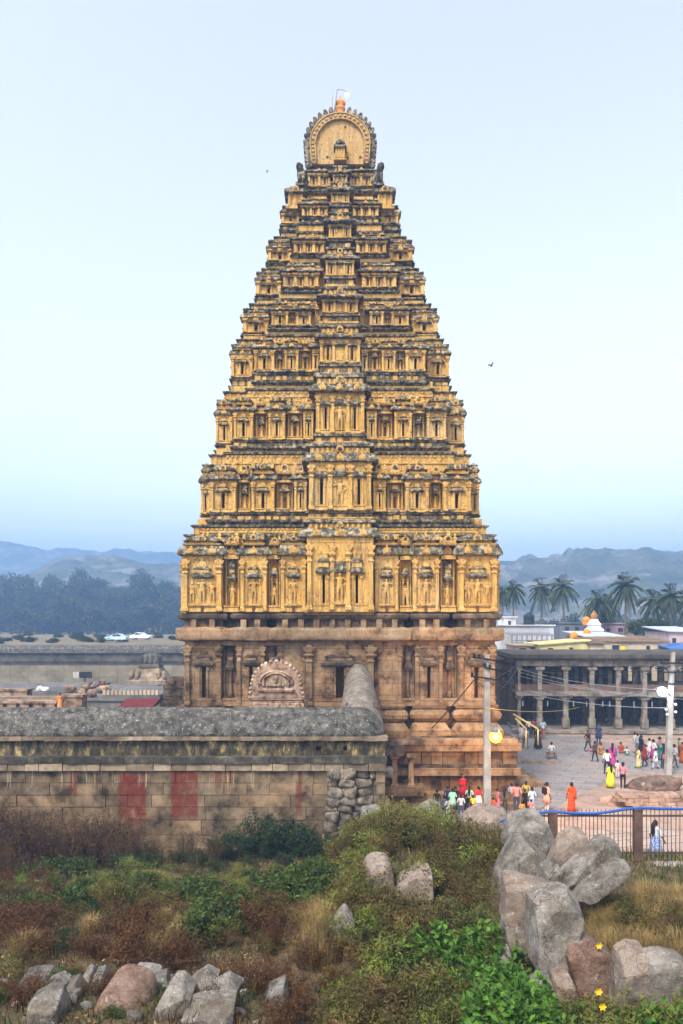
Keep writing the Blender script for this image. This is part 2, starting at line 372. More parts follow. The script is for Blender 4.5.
def shrine_roof(w, h, d, kind, mats):
    key = ('roof', round(w,2), round(h,2), round(d,2), kind)
    if key in _cache: return _cache[key]
    mb = MB(.012); a = w/2; c = -d*.5
    mb.rl(0, c, [(0, a*.95, d*.55), (.08*h, a*1.02, d*.6), (.16*h, a*1.02, d*.6), (.18*h, a*.8, d*.45), (.34*h, a*.8, d*.45)], 0)
    beads(mb, -a*.8, a*.8, c-d*.45, .2*h, .33*h, .3, .5, 0, .05)
    if kind == 'kuta':
        mb.rl(0, c, [(.33*h, a*1.05, d*.62), (.40*h, a*1.08, d*.65), (.46*h, a*.92, d*.56), (.60*h, a*.88, d*.52), (.76*h, a*.64, d*.4), (.88*h, a*.3, d*.2), (.92*h, a*.1, d*.08)], 1)
        mb.lathe(0, c, [(.04, .9*h), (.13, .95*h), (.05, h), (.09, 1.04*h), (.01, 1.14*h)], 7, 0)
        arch(mb, 0, c-d*.66, c, .36*h, min(a*.42, .3*h), 0, 10, True, 1)
        for s in (-1, 1): mb.lathe(s*a*.8, c-d*.5, [(.08, .4*h), (.12, .5*h), (.03, .62*h)], 6, 1)
    elif kind == 'sala':
        pts = []
        for k in range(9):
            an = math.pi*k/8; pts.append((c - d*.6*math.cos(an), .42*h + .46*h*math.sin(an)))
        mb.extx(pts, -a, a, 1)
        mb.box(-a*1.05, a*1.05, c-d*.68, c+d*.6, .33*h, .42*h, 1)
        n = 1 if w < 2.2 else 3
        for i in range(n):
            arch(mb, (i-(n-1)/2)*w*.3, c-d*.74, c, .36*h, min(.26*h, w*.14), 0, 10, True, 1)
        for s in (-.72, 0, .72): mb.lathe(s*a, c, [(.05, .86*h), (.10, .93*h), (.03, h), (.01, 1.08*h)], 6, 0)
        for s in (-1, 1): mb.box(s*a*.84-.09, s*a*.84+.09, c-d*.72, c, .40*h, .74*h, 0)
    else:
        arch(mb, 0, c-d*.35, c+d*.35, .30*h, min(a*.62, h*.36), 0, 12, True, 1)
        mb.rl(0, c, [(.30*h, a*.8, d*.42), (.37*h, a*.7, d*.4)], 1)
    _cache[key] = mb.mesh('shrine_roof', mats); return _cache[key]

TY = 56.4                                    # the tower's middle, metres from the camera
TOWER = thing('temple_tower', 'tall tiered ochre temple tower crowned by an arched gable', 'temple tower', (0, TY, 0))
def T(o_y): return o_y - TY                  # world Y -> tower-local y
PW = [M['plaster'], M['weather'], M['slot']]
SW = [M['stone'], M['stone_dark'], M['slot']]
XC = -.09                                    # the tower's axis stands a little left of the picture's middle
TOWER.location.x = XC

# y rows in the photograph: moulding bottom, wall bottom, wall top, eave top, roof top, band top; half widths of the front slab and of the silhouette
TIERS = [
 dict(r=(613, 612, 555, 545, 531, 523), main=158, sil=161, set=.25, c=('C1', 34, 612, 538, 529, 522), d=.8,
      lay=[('S', 34, 59), ('J', 60, 72), ('S', 72, 100), ('R', 101, 116), ('S', 117, 158)]),
 dict(r=(523, 512, 480, 474, 461, 449), main=131, sil=143, set=.7, c=('C2', 32, 512, 464, 455, 446), d=.75,
      lay=[('W', 33, 46), ('J', 47, 64), ('P', 65, 89), ('R', 90, 102), ('P', 103, 131), ('O', 132, 142)]),
 dict(r=(449, 440, 411, 405, 393, 384), main=107, sil=128, set=.8, c=('C2', 25, 436, 395, 387, 377), d=.68,
      lay=[('W', 26, 37), ('J', 38, 53), ('P', 54, 72), ('R', 73, 85), ('P', 86, 107), ('O', 109, 127)]),
 dict(r=(384, 372, 349, 344, 337, 330), main=86, sil=113, set=.9, c=('C2', 20, 366, 342, 336, 329), d=.62,
      lay=[('W', 21, 28), ('J', 29, 41), ('P', 41, 56), ('R', 56, 65), ('P', 65, 86), ('O', 88, 112)]),
 dict(r=(330, 326, 311, 307, 300, 293), main=70, sil=101, set=1.0, c=('C2', 18, 316, 302, 297, 290), d=.55,
      lay=[('P', 29, 44), ('R', 44, 51), ('P', 51, 69), ('O', 72, 100)]),
 dict(r=(293, 288, 273, 268, 262, 257), main=57, sil=87, set=1.0, c=('C2', 14, 279, 263, 257, 251), d=.52,
      lay=[('T', 21, 57), ('O', 60, 86)]),
 dict(r=(257, 254, 241, 237, 231, 225), main=47, sil=75, set=.9, c=('C2', 11, 242, 228, 222, 216), d=.5,
      lay=[('T', 15, 47), ('O', 49, 74)]),
 dict(r=(225, 217, 206, 202, 197, 192), main=39, sil=61, set=.8, c=('C2', 9, 207, 196, 191, 186), d=.45,
      lay=[('T', 12, 39), ('O', 41, 60)]),
 dict(r=(192, 187, 173, 169, 166, 164), main=33, sil=35, set=.5, c=('C2', 7, 188, 178, 174, 170), d=.32,
      lay=[('T2', 9, 33)]),
]
def ring_blocks(mb, x0, x1, y, z0, z1, step, rng):
    n = max(2, int((x1-x0)/step)); s = (x1-x0)/n
    for i in range(n):
        c = x0+(i+.5)*s; w = s*rng.uniform(.28, .42); hh = (z1-z0)*rng.uniform(.7, 1.1)
        mb.box(c-w, c+w, y-rng.uniform(.06, .13), y+.1, z0, z0+hh, rng.choice((0, 1, 0, 1)))
STATUE_SPOTS = []
for ti, td in enumerate(TIERS):
    mbp, wb, wt, et, rt, bt = td['r']; main, sil = td['main'], td['sil']
    D = 52.4/(1+sil/740.0); s = D/740.0
    Z = lambda py: EH - (py-HY)*s
    dd = td['d']; rng = random.Random(ti+3)
    nx = TIERS[ti+1] if ti+1 < len(TIERS) else dict(main=31, sil=33)
    yf = T(D)                                # front of the pavilions
    rec = yf + dd                            # plane of the recesses behind them
    Wm, Ws = main*s, sil*s
    ysb = rec + td['set']                    # plane of the set-back corner slab
    mb = MB(.01)
    zmb, zwb, zwt, zet, zrt, zbt = map(Z, (mbp, wb, wt, et, rt, bt))
    hxs = Ws - .42 if ti else Ws - .1
    def slab(hx, y, z0, z1, m=0): mb.box(-hx, hx, y, -y, z0, z1, m)
    slab(Wm-.05, rec, zmb-.1, zet+.05); slab(hxs, ysb, zmb-.1, zet+.05)
    Wn, Sn = nx['main']*s, nx['sil']*s
    yb1 = lerp(rec, T(52.4/(1+nx['sil']/740.0))+.3, .6)
    slab(lerp(Wm, Wn, .6), yb1, zet, zbt+.45); slab(lerp(hxs, Sn-.3, .6), yb1+td['set'], zet, zbt+.4)
    # plain wall band behind the row of roofs, with its own ledge and a file of putlog holes
    for hx, y in ((lerp(Wm, Wn, .6), yb1), (lerp(hxs, Sn-.3, .6), yb1+td['set'])):
        mb.rl(0, 0, [(zbt-.16, hx+.02, -y+.02), (zbt-.1, hx+.14, -y+.14), (zbt, hx+.16, -y+.16), (zbt+.06, hx+.02, -y+.02)], 1)
        mb.rl(0, 0, [(zrt-.02, hx+.01, -y+.01), (zrt+.02, hx+.07, -y+.07), (zrt+.07, hx+.07, -y+.07), (zrt+.11, hx+.01, -y+.01)], 0)
        beads(mb, -hx, hx, y, zbt-.30, zbt-.18, .26, .5, 0, .07)
    # base moulding of the storey
    if ti:
        for hx, y in ((Wm, yf+.12), (Ws-.12, ysb-.30)):
            h = zwb - zmb
            mb.rl(0, 0, [(zmb-.06, hx+.02, -y+.02), (zmb+.12*h, hx+.2, -y+.2), (zmb+.30*h, hx+.22, -y+.22), (zmb+.36*h, hx+.02, -y+.02)], 1)
            mb.rl(0, 0, [(zmb+.3*h, hx-.02, -y-.02), (zmb+.72*h, hx-.02, -y-.02)], 0)
            mb.rl(0, 0, [(zmb+.70*h, hx+.05, -y+.05), (zmb+.80*h, hx+.16, -y+.16), (zmb+.95*h, hx+.16, -y+.16), (zmb+h, hx-.05, -y-.05)], 1)
            ring_blocks(mb, -hx, hx, y-.02, zmb+.34*h, zmb+.70*h, .42, rng)
            ring_blocks(mb, -hx, hx, y-.16, zmb+.95*h, zmb+1.18*h, .8, rng)
    # little figures and knobs crowd the roofs in front of the plain band
    H_ = zrt - zet
    for hx, y in ((Wm-.1, rec), (hxs-.1, ysb)):
        x = -hx
        while x < hx-.75:
            x += rng.uniform(.32, .62); hh = H_*rng.uniform(.55, 1.05); w = rng.uniform(.09, .17); yy = y - rng.uniform(0, .25); m_ = rng.choice((0, 0, 1))
            mb.rl(x, yy, [(zet, w, .12), (zet+.45*hh, w*.8, .10), (zet+.62*hh, w*1.15, .12), (zet+.70*hh, w*.5, .07), (zet+.86*hh, w*.62, .08), (zet+hh, w*.2, .03)], m_)
    # half storey that carries the outline up to the next tier, with its own thin cornice and stub pilasters
    for k, q in ((0, .06), (1, .48)):
        hx = lerp(Ws-.16, Sn-.10, q); z0, z1 = lerp(zet, zbt, (.0, .5)[k])-.02, lerp(zet, zbt, (.55, 1.0)[k])
        yb = lerp(ysb-.12, yb1+td['set'], q)-.02
        mb.rl(0, 0, [(z0, hx, -yb), (z1-.12, hx, -yb)], 0)
        mb.rl(0, 0, [(z1-.13, hx+.03, -yb+.03), (z1-.07, hx+.15, -yb+.15), (z1, hx+.14, -yb+.14), (z1+.05, hx-.05, -yb-.05)], 1)
        beads(mb, -hx, hx, yb, z0, z1-.13, .55, .3, 0, .06)
        for sg in (-1, 1):
            for j in range(12):
                y = yb + (j+.5)*(-2*yb/12); mb.box(sg*hx-.07, sg*hx+.07, y-.12, y+.12, z0, z1+.10, 0)
    beads(mb, -lerp(Wm, Wn, .6), lerp(Wm, Wn, .6), yb1, zrt+.12, zbt-.32, .6, .32, 0, .06)
    storey = mb.build('storey', PW, TOWER)
    H = zwt - zwb; EHt = zet - zwt; RH = zrt - zet
    def bay(kind, u, w, plane, rot=0, d=None, roof=None, z0=None, h=None, eh=None, rh=None, out=.26, off=(0, 0)):
        d = d or dd; z0 = zwb if z0 is None else z0; h = h or H; eh = eh or EHt; rh = RH if rh is None else rh
        def loc(zz):
            if rot == 0: return (u, plane, zz)
            return (-plane if rot > 0 else plane, u, zz)
        q_ = rng.uniform
        put('pavilion', pavilion(w, h, d, kind, PW), storey, loc(z0), rot+q_(-.012, .012), (q_(.95, 1.02), q_(.94, 1.06), q_(.985, 1.0)))
        put('cornice', eave(w, eh, d if kind not in 'RJ' else d*.55, out if kind not in 'RJ' else out*.6, PW, w > .6), storey, loc(z0+h), rot+q_(-.012, .012), (q_(.96, 1.03), q_(.9, 1.08), q_(.85, 1.1)))
        if roof and rh > .12 and q_(0, 1) > .06: put('shrine_roof', shrine_roof(w*.92, rh, max(d*1.1, .35), roof, PW), storey, loc(z0+h+eh-.03), rot+q_(-.03, .03), (q_(.86, 1.05), q_(.9, 1.1), q_(.82, 1.12)))
        return loc
    for kind, a, b in td['lay']:
        for sg in (-1, 1):
            u = sg*(a+b)/2*s; w = (b-a)*s - .04
            plane = ysb if kind == 'O' else rec
            roof = {'P': 'kuta' if b == main else 'sala', 'S': 'kuta' if b == main else 'sala', 'T': 'sala', 'T2': None, 'O': 'kuta', 'R': 'panjara', 'J': 'panjara', 'W': 'panjara'}[kind]
            bay(kind, u, w, plane, 0, roof=roof, d=dd*1.15 if kind == 'W' else (dd*.8 if kind == 'O' else dd), out=.15 if kind == 'O' else .26)
            if ti == 0:
                STATUE_SPOTS.append((kind, u, w, rec, zwb, H, storey))
    ck, chw, cb, cwt, cet, ctop = td['c']
    cw = chw*2*s; cd = dd + (.55 if ti < 4 else .4); zc = Z(cb)
    bay(ck, 0, cw, rec, 0, d=cd, z0=zc, h=Z(cwt)-zc, eh=Z(cet)-Z(cwt), roof=None, out=.34)
    # stepped frieze above the central bay
    mb = MB(.012); z0, z1 = Z(cet), Z(ctop)+.1; cy = rec - cd
    mb.box(-cw*.46, cw*.46, cy+.12, rec+.6, z0-.05, z1)
    mb.box(-cw*.5+.02, cw*.5-.02, cy+.16, rec+.5, zmb-.2, zc, 0)
    for q0, q1, o, mm in ((.0, .16, .14, 1), (.30, .42, .05, 0), (.82, 1.0, .10, 1)):
        zq = zmb + (zc-zmb)*q0; mb.box(-cw*.5-o, cw*.5+o, cy+.04-o, rec+.45, zq, zmb+(zc-zmb)*q1, mm)
    ring_blocks(mb, -cw*.5, cw*.5, cy+.14, zmb+(zc-zmb)*.42, zmb+(zc-zmb)*.80, .38, rng)
    beads(mb, -cw*.46, cw*.46, cy+.12, z0+.05*(z1-z0), z0+.5*(z1-z0), .28, .45, 0, .08)
    hz = z1-z0
    mb.rl(0, (cy+.1+rec+.6)/2, [(z0+.5*hz, cw*.47, (rec+.5-cy)/2), (z0+.62*hz, cw*.53, (rec+.5-cy)/2+.14), (z0+.86*hz, cw*.53, (rec+.5-cy)/2+.14), (z0+1.05*hz, cw*.45, (rec+.5-cy)/2-.05)], 1)
    arch(mb, 0, cy-.08, cy+.2, z0+.1*hz, min(.32, hz*.38), 0, 10, True, 1)

    mb.build('frieze', PW, storey)
    # east and west faces
    L = -ysb - .2
    bwid = min(2.0, max(.9, L*.2))
    for rot in (R(90), R(-90)):
        for k, q in enumerate((-.84, -.44, 0, .44, .84)):
            big = (k == 2)
            bay('P', q*L, bwid*(1.5 if big else 1), -(hxs) if True else 0, rot, d=.30 if not big else .62, roof='sala' if k in (1, 2, 3) else 'kuta', out=.13) if ti < 8 else None

# statues in relief are set later (they share the figure mesh)

# ---- stone base storey
D = 52.4/(1+158/740.0); s = D/740.0
Z = lambda py: EH - (py-HY)*s
yf = T(D); rec = yf+.75; Wm = 155*s
mb = MB(.01)
mb.box(-Wm+.05, Wm-.05, rec, -rec, Z(736), Z(640)+.02)
mb.box(-Wm-.1, Wm+.1, rec+1.2, -rec-1.2, Z(736), Z(640)+.02)
base = mb.build('stone_storey', SW, TOWER)
H = Z(641)-Z(706)
for kind, a, b in (('N', 34, 62), ('R', 62, 75), ('P', 75, 103), ('R', 103, 118), ('P', 118, 155)):
    for sg in (-1, 1):
        u = sg*(a+b)/2*s; w = (b-a)*s-.03
        put('pavilion', pavilion(w, H, .7, kind, SW), base, (u, rec, Z(706)))
put('pavilion', pavilion(68*s, H, 1.0, 'K', SW), base, (0, rec, Z(706)))
for rot in (R(90), R(-90)):
    for q in (-.85, -.43, 0, .43, .85):
        w = 3.0 if q == 0 else 2.0
        put('pavilion', pavilion(w, H, .35, 'P', SW), base, ((Wm+.05) if rot > 0 else (-Wm-.05), q*(-rec-1.2), Z(706)), rot)
# mouldings under the stone storey, following its stepped plan
mb = MB(.012)
PLAN = [(0, 62, .95), (75, 103, .7), (118, 155, .7)]
segs = [(-62*s, 62*s, .95)] + [(sg*x0*s if sg > 0 else -x1*s, sg*x1*s if sg > 0 else -x0*s, p) for x0, x1, p in PLAN[1:] for sg in (-1, 1)]
def mould(mb, x0, x1, y, prof, m=0):
    cx, hx = (x0+x1)/2, (x1-x0)/2
    yb = rec + .6; 
    mb.loft([[(cx-hx-o, y-o, z), (cx+hx+o, y-o, z), (cx+hx+o, yb, z), (cx-hx-o, yb, z)] for o, z in prof], m)
lv = lambda pr: [(o, Z(p)) for o, p in pr]
for x0, x1, p in segs:
    y = rec - p
    mould(mb, x0, x1, y, lv([(.02, 709), (.16, 708), (.18, 705), (.02, 704)]))
    mould(mb, x0, x1, y, lv([(.10, 721), (.28, 718), (.34, 714), (.26, 711), (.05, 709)]), 0)
    mould(mb, x0, x1, y, lv([(.02, 724), (.02, 720)]), 1)
    mould(mb, x0, x1, y, lv([(.42, 737), (.44, 730), (.30, 727), (.15, 723), (.05, 722)]), 0)
mould(mb, -Wm, Wm, rec-.15, lv([(.0, 737), (.0, 704)]), 1)
mould(mb, -Wm, Wm, rec-.1, lv([(.25, 719), (.3, 715), (.1, 711)]), 1)
mb.build('base_moulding', SW, TOWER)
# overhanging stone cornice between stone and plaster: a row of blocks above a thick flat band
mb = MB(.012)
for x0, x1, p in segs:
    y = rec - p
    mould(mb, x0, x1, y, lv([(.05, 641.5), (.42, 640), (.46, 638), (.46, 630), (.40, 628), (.1, 627)]), 0)
    mould(mb, x0, x1, y, lv([(.06, 628), (.06, 619)]), 1)
    mould(mb, x0, x1, y, lv([(.22, 620), (.34, 618), (.36, 615), (.2, 613.2)]), 1)
    n = max(2, int((x1-x0)/.9))
    for i in range(n):
        c = x0 + (i+.5)*(x1-x0)/n; mb.box(c-.16, c+.16, y-.32, y+.1, Z(629), Z(619.5), 0)
mould(mb, -Wm-.1, Wm+.1, rec-.05, lv([(.05, 640), (.3, 637), (.3, 630), (.06, 628), (.06, 619), (.3, 617), (.1, 613.4)]), 1)
for sg in (-1, 1):
    x0, x1 = (Wm-.4, Wm+.1) if sg > 0 else (-Wm-.1, -Wm+.4)
    for z0, z1, o in ((640, 628, .36), (620, 613.5, .3)):
        mb.box(min(x0, x1+sg*0), max(x0, x1) if sg < 0 else x1+o, rec+.4, -rec-.4, Z(z0), Z(z1), 0) if sg > 0 else mb.box(x0-o, x1, rec+.4, -rec-.4, Z(z0), Z(z1), 0)
mb.build('stone_cornice', SW, TOWER)
# wide plinth: ledge, upright panels, belt, panels, steps; its middle stands back behind the wall end
mb = MB(.014)
YP = 42.0; sp = YP/740.0; Zp = lambda py: EH - (py-HY)*sp
def plin(hx, yw, z0, z1, m=0): mb.box(-hx, hx, T(yw), -T(yw), z0, z1, m)
plin(176*sp, YP+.6, Zp(800), Zp(738), 1)
for hx, yw, p0, p1, m in ((181, 41.85, 751, 743, 0), (178, 41.95, 743, 739.5, 0), (180, 41.8, 775, 768, 0), (177, 41.95, 768, 765, 1)):
    plin(hx*sp, yw, Zp(p0), Zp(p1), m)
rng = random.Random(4)
for p0, p1 in ((765, 751.5), (792, 775.5)):
    x = -177*sp
    while x < 176*sp:
        w = rng.uniform(.45, 1.0)
        mb.box(x+.015, min(x+w, 177.5*sp)-.015, T(YP+.34)-rng.uniform(0, .12), T(YP+.7), Zp(p0), Zp(p1), 0 if rng.random() < .8 else 1); x += w
    for sg in (-1, 1):
        y = T(YP+.4)
        while y < -T(YP+.4):
            w = rng.uniform(.6, 1.2)
            mb.box(sg*176*sp-.1, sg*177.5*sp+.1, y+.015, y+w-.015, Zp(p0), Zp(p1), 0); y += w
for k, (hx, yw, p0, p1) in enumerate(((183, 41.5, 800, 792), (188, 40.9, 806, 799.5))):
    x = -hx*sp
    while x < hx*sp - .2:
        w = min(rng.uniform(1.0, 2.2), hx*sp - x); mb.box(x+.01, x+w-.01, T(yw)+rng.uniform(0, .06), T(43), max(-.2, Zp(p0)-.25), Zp(p1), 0); x += w
    for sg in (-1, 1): mb.box(min(sg*hx*sp, sg*hx*sp-sg*.8), max(sg*hx*sp, sg*hx*sp-sg*.8), T(43), -T(yw), -.2, Zp(p1), 0)
mb.build('plinth', SW, TOWER)
# projecting dark bracket ledge beside the wall end
mb = MB(.015)
mb.box(44*sp, 62*sp, T(40.7), T(42), Zp(752), Zp(742), 1)
mb.box(40*sp, 82*sp, T(41.1), T(42), Zp(742), Zp(738), 1)
for x in (54, 70): 
    mb.rl(x*sp, T(41.5), [(Zp(786), .22, .3), (Zp(782), .22, .3), (Zp(780), .14, .2), (Zp(758), .13, .2), (Zp(755), .26, .3), (Zp(752), .26, .3)], 0)
mb.box(44*sp, 82*sp, T(41.0), T(42), Zp(792), Zp(783), 0)
mb.build('ledge', SW, TOWER)

# ---- arched gable on top (end of the barrel roof, whose axis runs away from the camera)
Dg = 50.0; sg_ = Dg/740.0; Zg = lambda py: EH - (py-HY)*sg_
zb = Zg(164); rr = 30.5*sg_
def horseshoe(r, grow=0.0, n=28):
    pts = []; n0 = n//5
    for k in range(n0): pts.append((r*lerp(.95, 1.0, k/n0), zb + rr*.68*k/n0))
    m_ = n-2*n0
    for k in range(m_+1): an = math.pi*k/m_; pts.append((r*math.cos(an), zb + rr*.68 + r*.98*math.sin(an)))
    for k in range(n0-1, -1, -1): pts.append((-r*lerp(.95, 1.0, k/n0), zb + rr*.68*k/n0))
    return pts
mb = MB(.006)
mb.ext([(x*.93, z) for x, z in horseshoe(rr*.97)], T(Dg)+.35, -T(Dg)-.35, 0)
mb.build('barrel_roof', [M['gable'], M['weather']], TOWER)
mb = MB(.006)
outer = horseshoe(rr); inner = [(x*.80, zb+(z-zb)*.86) for x, z in outer]
for k in range(len(outer)-1):                      # moulded rim
    o0, o1, i0, i1 = outer[k], outer[k+1], inner[k], inner[k+1]
    mb.hexa([(i0[0], T(Dg)-.12, i0[1]), (o0[0], T(Dg)-.12, o0[1]), (o0[0], T(Dg)+.6, o0[1]), (i0[0], T(Dg)+.6, i0[1]),
             (i1[0], T(Dg)-.12, i1[1]), (o1[0], T(Dg)-.12, o1[1]), (o1[0], T(Dg)+.6, o1[1]), (i1[0], T(Dg)+.6, i1[1])], 0)
m2 = [(x*.9, zb+(z-zb)*.93) for x, z in outer]
for k in range(0, len(m2)-1):
    x, z = m2[k]; mb.box(x-.07, x+.07, T(Dg)-.22, T(Dg)-.1, z-.07, z+.07, 0)
for rr2 in (.98, .82):
    mb.tube([(x*rr2, T(Dg)-.14, zb+(z-zb)*(.3*1+.7*rr2)) for x, z in outer], .05, 5, 0)
mb.build('gable_arch', [M['gable'], M['weather']], TOWER)
mb = MB(.006)
mb.ext([(x, z) for x, z in inner], T(Dg)+.02, T(Dg)+.4, 0)
for x, z in ((4, 127), (-27, 157), (-14, 157), (19, 157), (6, 158)):
    mb.box(x*sg_+.0, x*sg_+.16, T(Dg)-.0, T(Dg)+.1, Zg(z+1.2), Zg(z-1.2), 1)
mb.build('gable_face', [M['gable'], M['slot']], TOWER)
fl = horseshoe(rr*1.0, n=27)
cz = zb + rr*.4
mb = MB()
for k, (x, z) in enumerate(fl):
    if abs(x) < .25: continue
    d = Vector((x, 0, z-cz)).normalized(); q = Vector((-d.z, 0, d.x)); p = Vector((x, T(Dg)+.1, z)); up = Vector((0, 0, .14))
    rings = []
    for t_, w_ in ((-.05, .12), (.12, .17), (.26, .15), (.38, .07)):
        c = p + d*t_*1.15 + up*(max(0, t_)*1.3)
        rings.append([c + q*w_ + Vector((0, -.10, 0)), c - q*w_ + Vector((0, -.10, 0)), c - q*w_ + Vector((0, .12, 0)), c + q*w_ + Vector((0, .12, 0))])
    mb.loft(rings, 0)
mb.build('flame_border', [M['weather']], TOWER)
ztop = zb + rr*.68 + rr*.98
M['kalasha'] = m_ramp('finial_metal', [(.3, (.25, .10, .03)), (.7, (.52, .24, .05))], 3, 4, rough=.55, bs=.3)
for k, y in enumerate((T(Dg)+.4, T(Dg)+3.6, T(Dg)+6.4, T(Dg)+9.2, T(Dg)+12.0)):
    mb = MB()
    mb.lathe(0, y, [(.34, ztop-.15), (.38, ztop+.12), (.24, ztop+.22), (.34, ztop+.45), (.35, ztop+.62), (.19, ztop+.76), (.37, ztop+.9), (.33, ztop+1.04), (.13, ztop+1.16), (.05, ztop+1.32), (.01, ztop+1.5)], 12)
    if k < 5: mb.build('finial', [M['kalasha']], TOWER)
mb = MB()
zz = Zg(143)
mb.rl(0, T(Dg)-.25, [(Zg(164), .42, .25), (Zg(163), .42, .25), (Zg(162.5), .33, .2), (Zg(152), .33, .2)], 0)
for x in (-.26, -.09, .09, .26): mb.box(x-.04, x+.04, T(Dg)-.5, T(Dg)-.3, Zg(162), Zg(153), 0)
mb.rl(0, T(Dg)-.28, [(Zg(153), .34, .26), (Zg(152), .44, .34), (Zg(150), .42, .32), (Zg(149), .3, .2), (Zg(148), .3, .2)], 1)
mb.lathe(0, T(Dg)-.25, [(.36, Zg(149)), (.38, Zg(147)), (.28, Zg(144.5)), (.1, Zg(143)), (.02, Zg(141.5))], 10, 1)
mb.build('dome_niche', PW, TOWER)
# corner shrines and crouching lions beside the top storey
D8 = 52.4/(1+58/740.0); s8 = D8/740.0; Z8 = lambda py: EH - (py-HY)*s8
for sg in (-1, 1):
    mb = MB(.012); cx = sg*45*s8; cy = T(D8)+.9
    mb.rl(cx, cy, [(Z8(206), .62, .62), (Z8(203), .62, .62), (Z8(202), .5, .5), (Z8(191), .5, .5)], 0)
    for q in (-.4, 0, .4): mb.box(cx+q-.06, cx+q+.06, cy-.58, cy-.45, Z8(202), Z8(191), 0)
    mb.rl(cx, cy, [(Z8(191), .55, .55), (Z8(190), .74, .74), (Z8(187), .72, .72), (Z8(184), .55, .55), (Z8(181), .3, .3), (Z8(179), .1, .1)], 1)
    arch(mb, cx, cy-.8, cy, Z8(190), .24, 0, 10, True, 1)
    mb.build('corner_shrine', PW, TOWER)
    mb = MB(.02); x = sg*39*s8; y = T(D8)+.5
    mb.rl(x, y, [(Z8(184), .36, .42), (Z8(181), .36, .42)], 0)
    mb.tube([(x-sg*.1, y+.35, Z8(181)), (x-sg*.1, y+.2, Z8(176)), (x, y-.05, Z8(170)), (x+sg*.06, y-.2, Z8(166.5))], [.30, .36, .30, .2], 8, 0)
    mb.tube([(x+sg*.05, y-.15, Z8(168)), (x+sg*.12, y-.3, Z8(164.5)), (x+sg*.2, y-.5, Z8(163.5))], [.22, .26, .13], 8, 0)
    for q in (-.14, .14):
        mb.tube([(x+q, y-.2, Z8(171)), (x+q, y-.42, Z8(175)), (x+q, y-.42, Z8(181))], [.12, .1, .11], 6, 0)
        mb.tube([(x+q+sg*.1, y-.25, Z8(163)), (x+q+sg*.12, y-.22, Z8(160 if sg > 0 else 162))], [.08, .02], 5, 0)
    mb.tube([(x-sg*.2, y+.4, Z8(180)), (x-sg*.42, y+.4, Z8(174)), (x-sg*.3, y+.35, Z8(166 if sg > 0 else 170))], [.1, .09, .05], 6, 0)
    mb.build('guardian_lion', [M['weather']], TOWER)
# ================================================================ ground, paving, walls
def m_ground():
    m, t, b = nt('ground_earth'); v = coords(t)
    sep = t.nodes.new('ShaderNodeSeparateXYZ'); t.links.new(v, sep.inputs[0])
    soil = ramp(t, nz(t, v, 1.3, 7, .7), [(.3, (.045, .032, .02)), (.5, (.11, .075, .045)), (.7, (.20, .14, .085))])
    soil = mix(t, ramp(t, nz(t, v, .5, 5, .6, 8.0), [(.45, 0.0), (.6, .6)]), soil, (.085, .085, .03))
    sand = ramp(t, nz(t, v, .7, 7, .7, 3.0), [(.34, (.22, .15, .115)), (.5, (.34, .245, .195)), (.66, (.42, .32, .26))])
    far = ramp(t, nz(t, v, .12, 7, .7, 3.0), [(.35, (.12, .105, .06)), (.55, (.19, .155, .10)), (.7, (.06, .075, .03))])
    wob = mth(t, 'MULTIPLY', mth(t, 'SUBTRACT', nz(t, v, .8, 4), .5), 3.0)
    yy = mth(t, 'ADD', sep.outputs['Y'], wob)
    sel = mth(t, 'MULTIPLY', ramp(t, mth(t, 'DIVIDE', mth(t, 'SUBTRACT', yy, 25.5), 4.0), [(0, 0.0), (1, 1.0)]),
              ramp(t, mth(t, 'DIVIDE', mth(t, 'ADD', sep.outputs['X'], .2), 4.0), [(.5, 0.0), (.9, 1.0)]))
    c = mix(t, sel, soil, sand)
    c = mix(t, ramp(t, mth(t, 'DIVIDE', mth(t, 'SUBTRACT', yy, 78.0), 30.0), [(0, 0.0), (1, 1.0)]), c, far)
    t.links.new(c, b.inputs['Base Color']); b.inputs['Roughness'].default_value = .95
    bump(t, b, nz(t, v, 5.0, 7, .75, 1.0), .8, .06); return m
def span(a, b, st): 
    n = max(1, int(round((b-a)/st))); return [a + (b-a)*i/n for i in range(n)]
xs = [-1350, -900, -600, -420, -300, -220, -160, -120, -90, -70, -54, -42, -33, -27] + span(-22, 22, .34) + [22, 27, 33, 42, 54, 70, 90, 120, 160, 220, 300, 420, 600, 900, 1350]
ys = [-90, -60, -35, -20] + span(-10, 4, 1.0) + span(4, 36, .34) + span(36, 60, 2.0) + span(60, 140, 4.0) + span(140, 480, 12.0) + [480, 560, 680, 850, 1100, 1400]
vs = [(x, y, ground_z(x, y)) for y in ys for x in xs]
nx_ = len(xs)
fs = [(j*nx_+i, j*nx_+i+1, (j+1)*nx_+i+1, (j+1)*nx_+i) for j in range(len(ys)-1) for i in range(nx_-1)]
me = bpy.data.meshes.new('ground'); me.from_pydata(vs, [], fs); me.materials.append(m_ground())
me.polygons.foreach_set('use_smooth', [True]*len(fs)); me.update()
tag(put('ground', me), kind='structure')

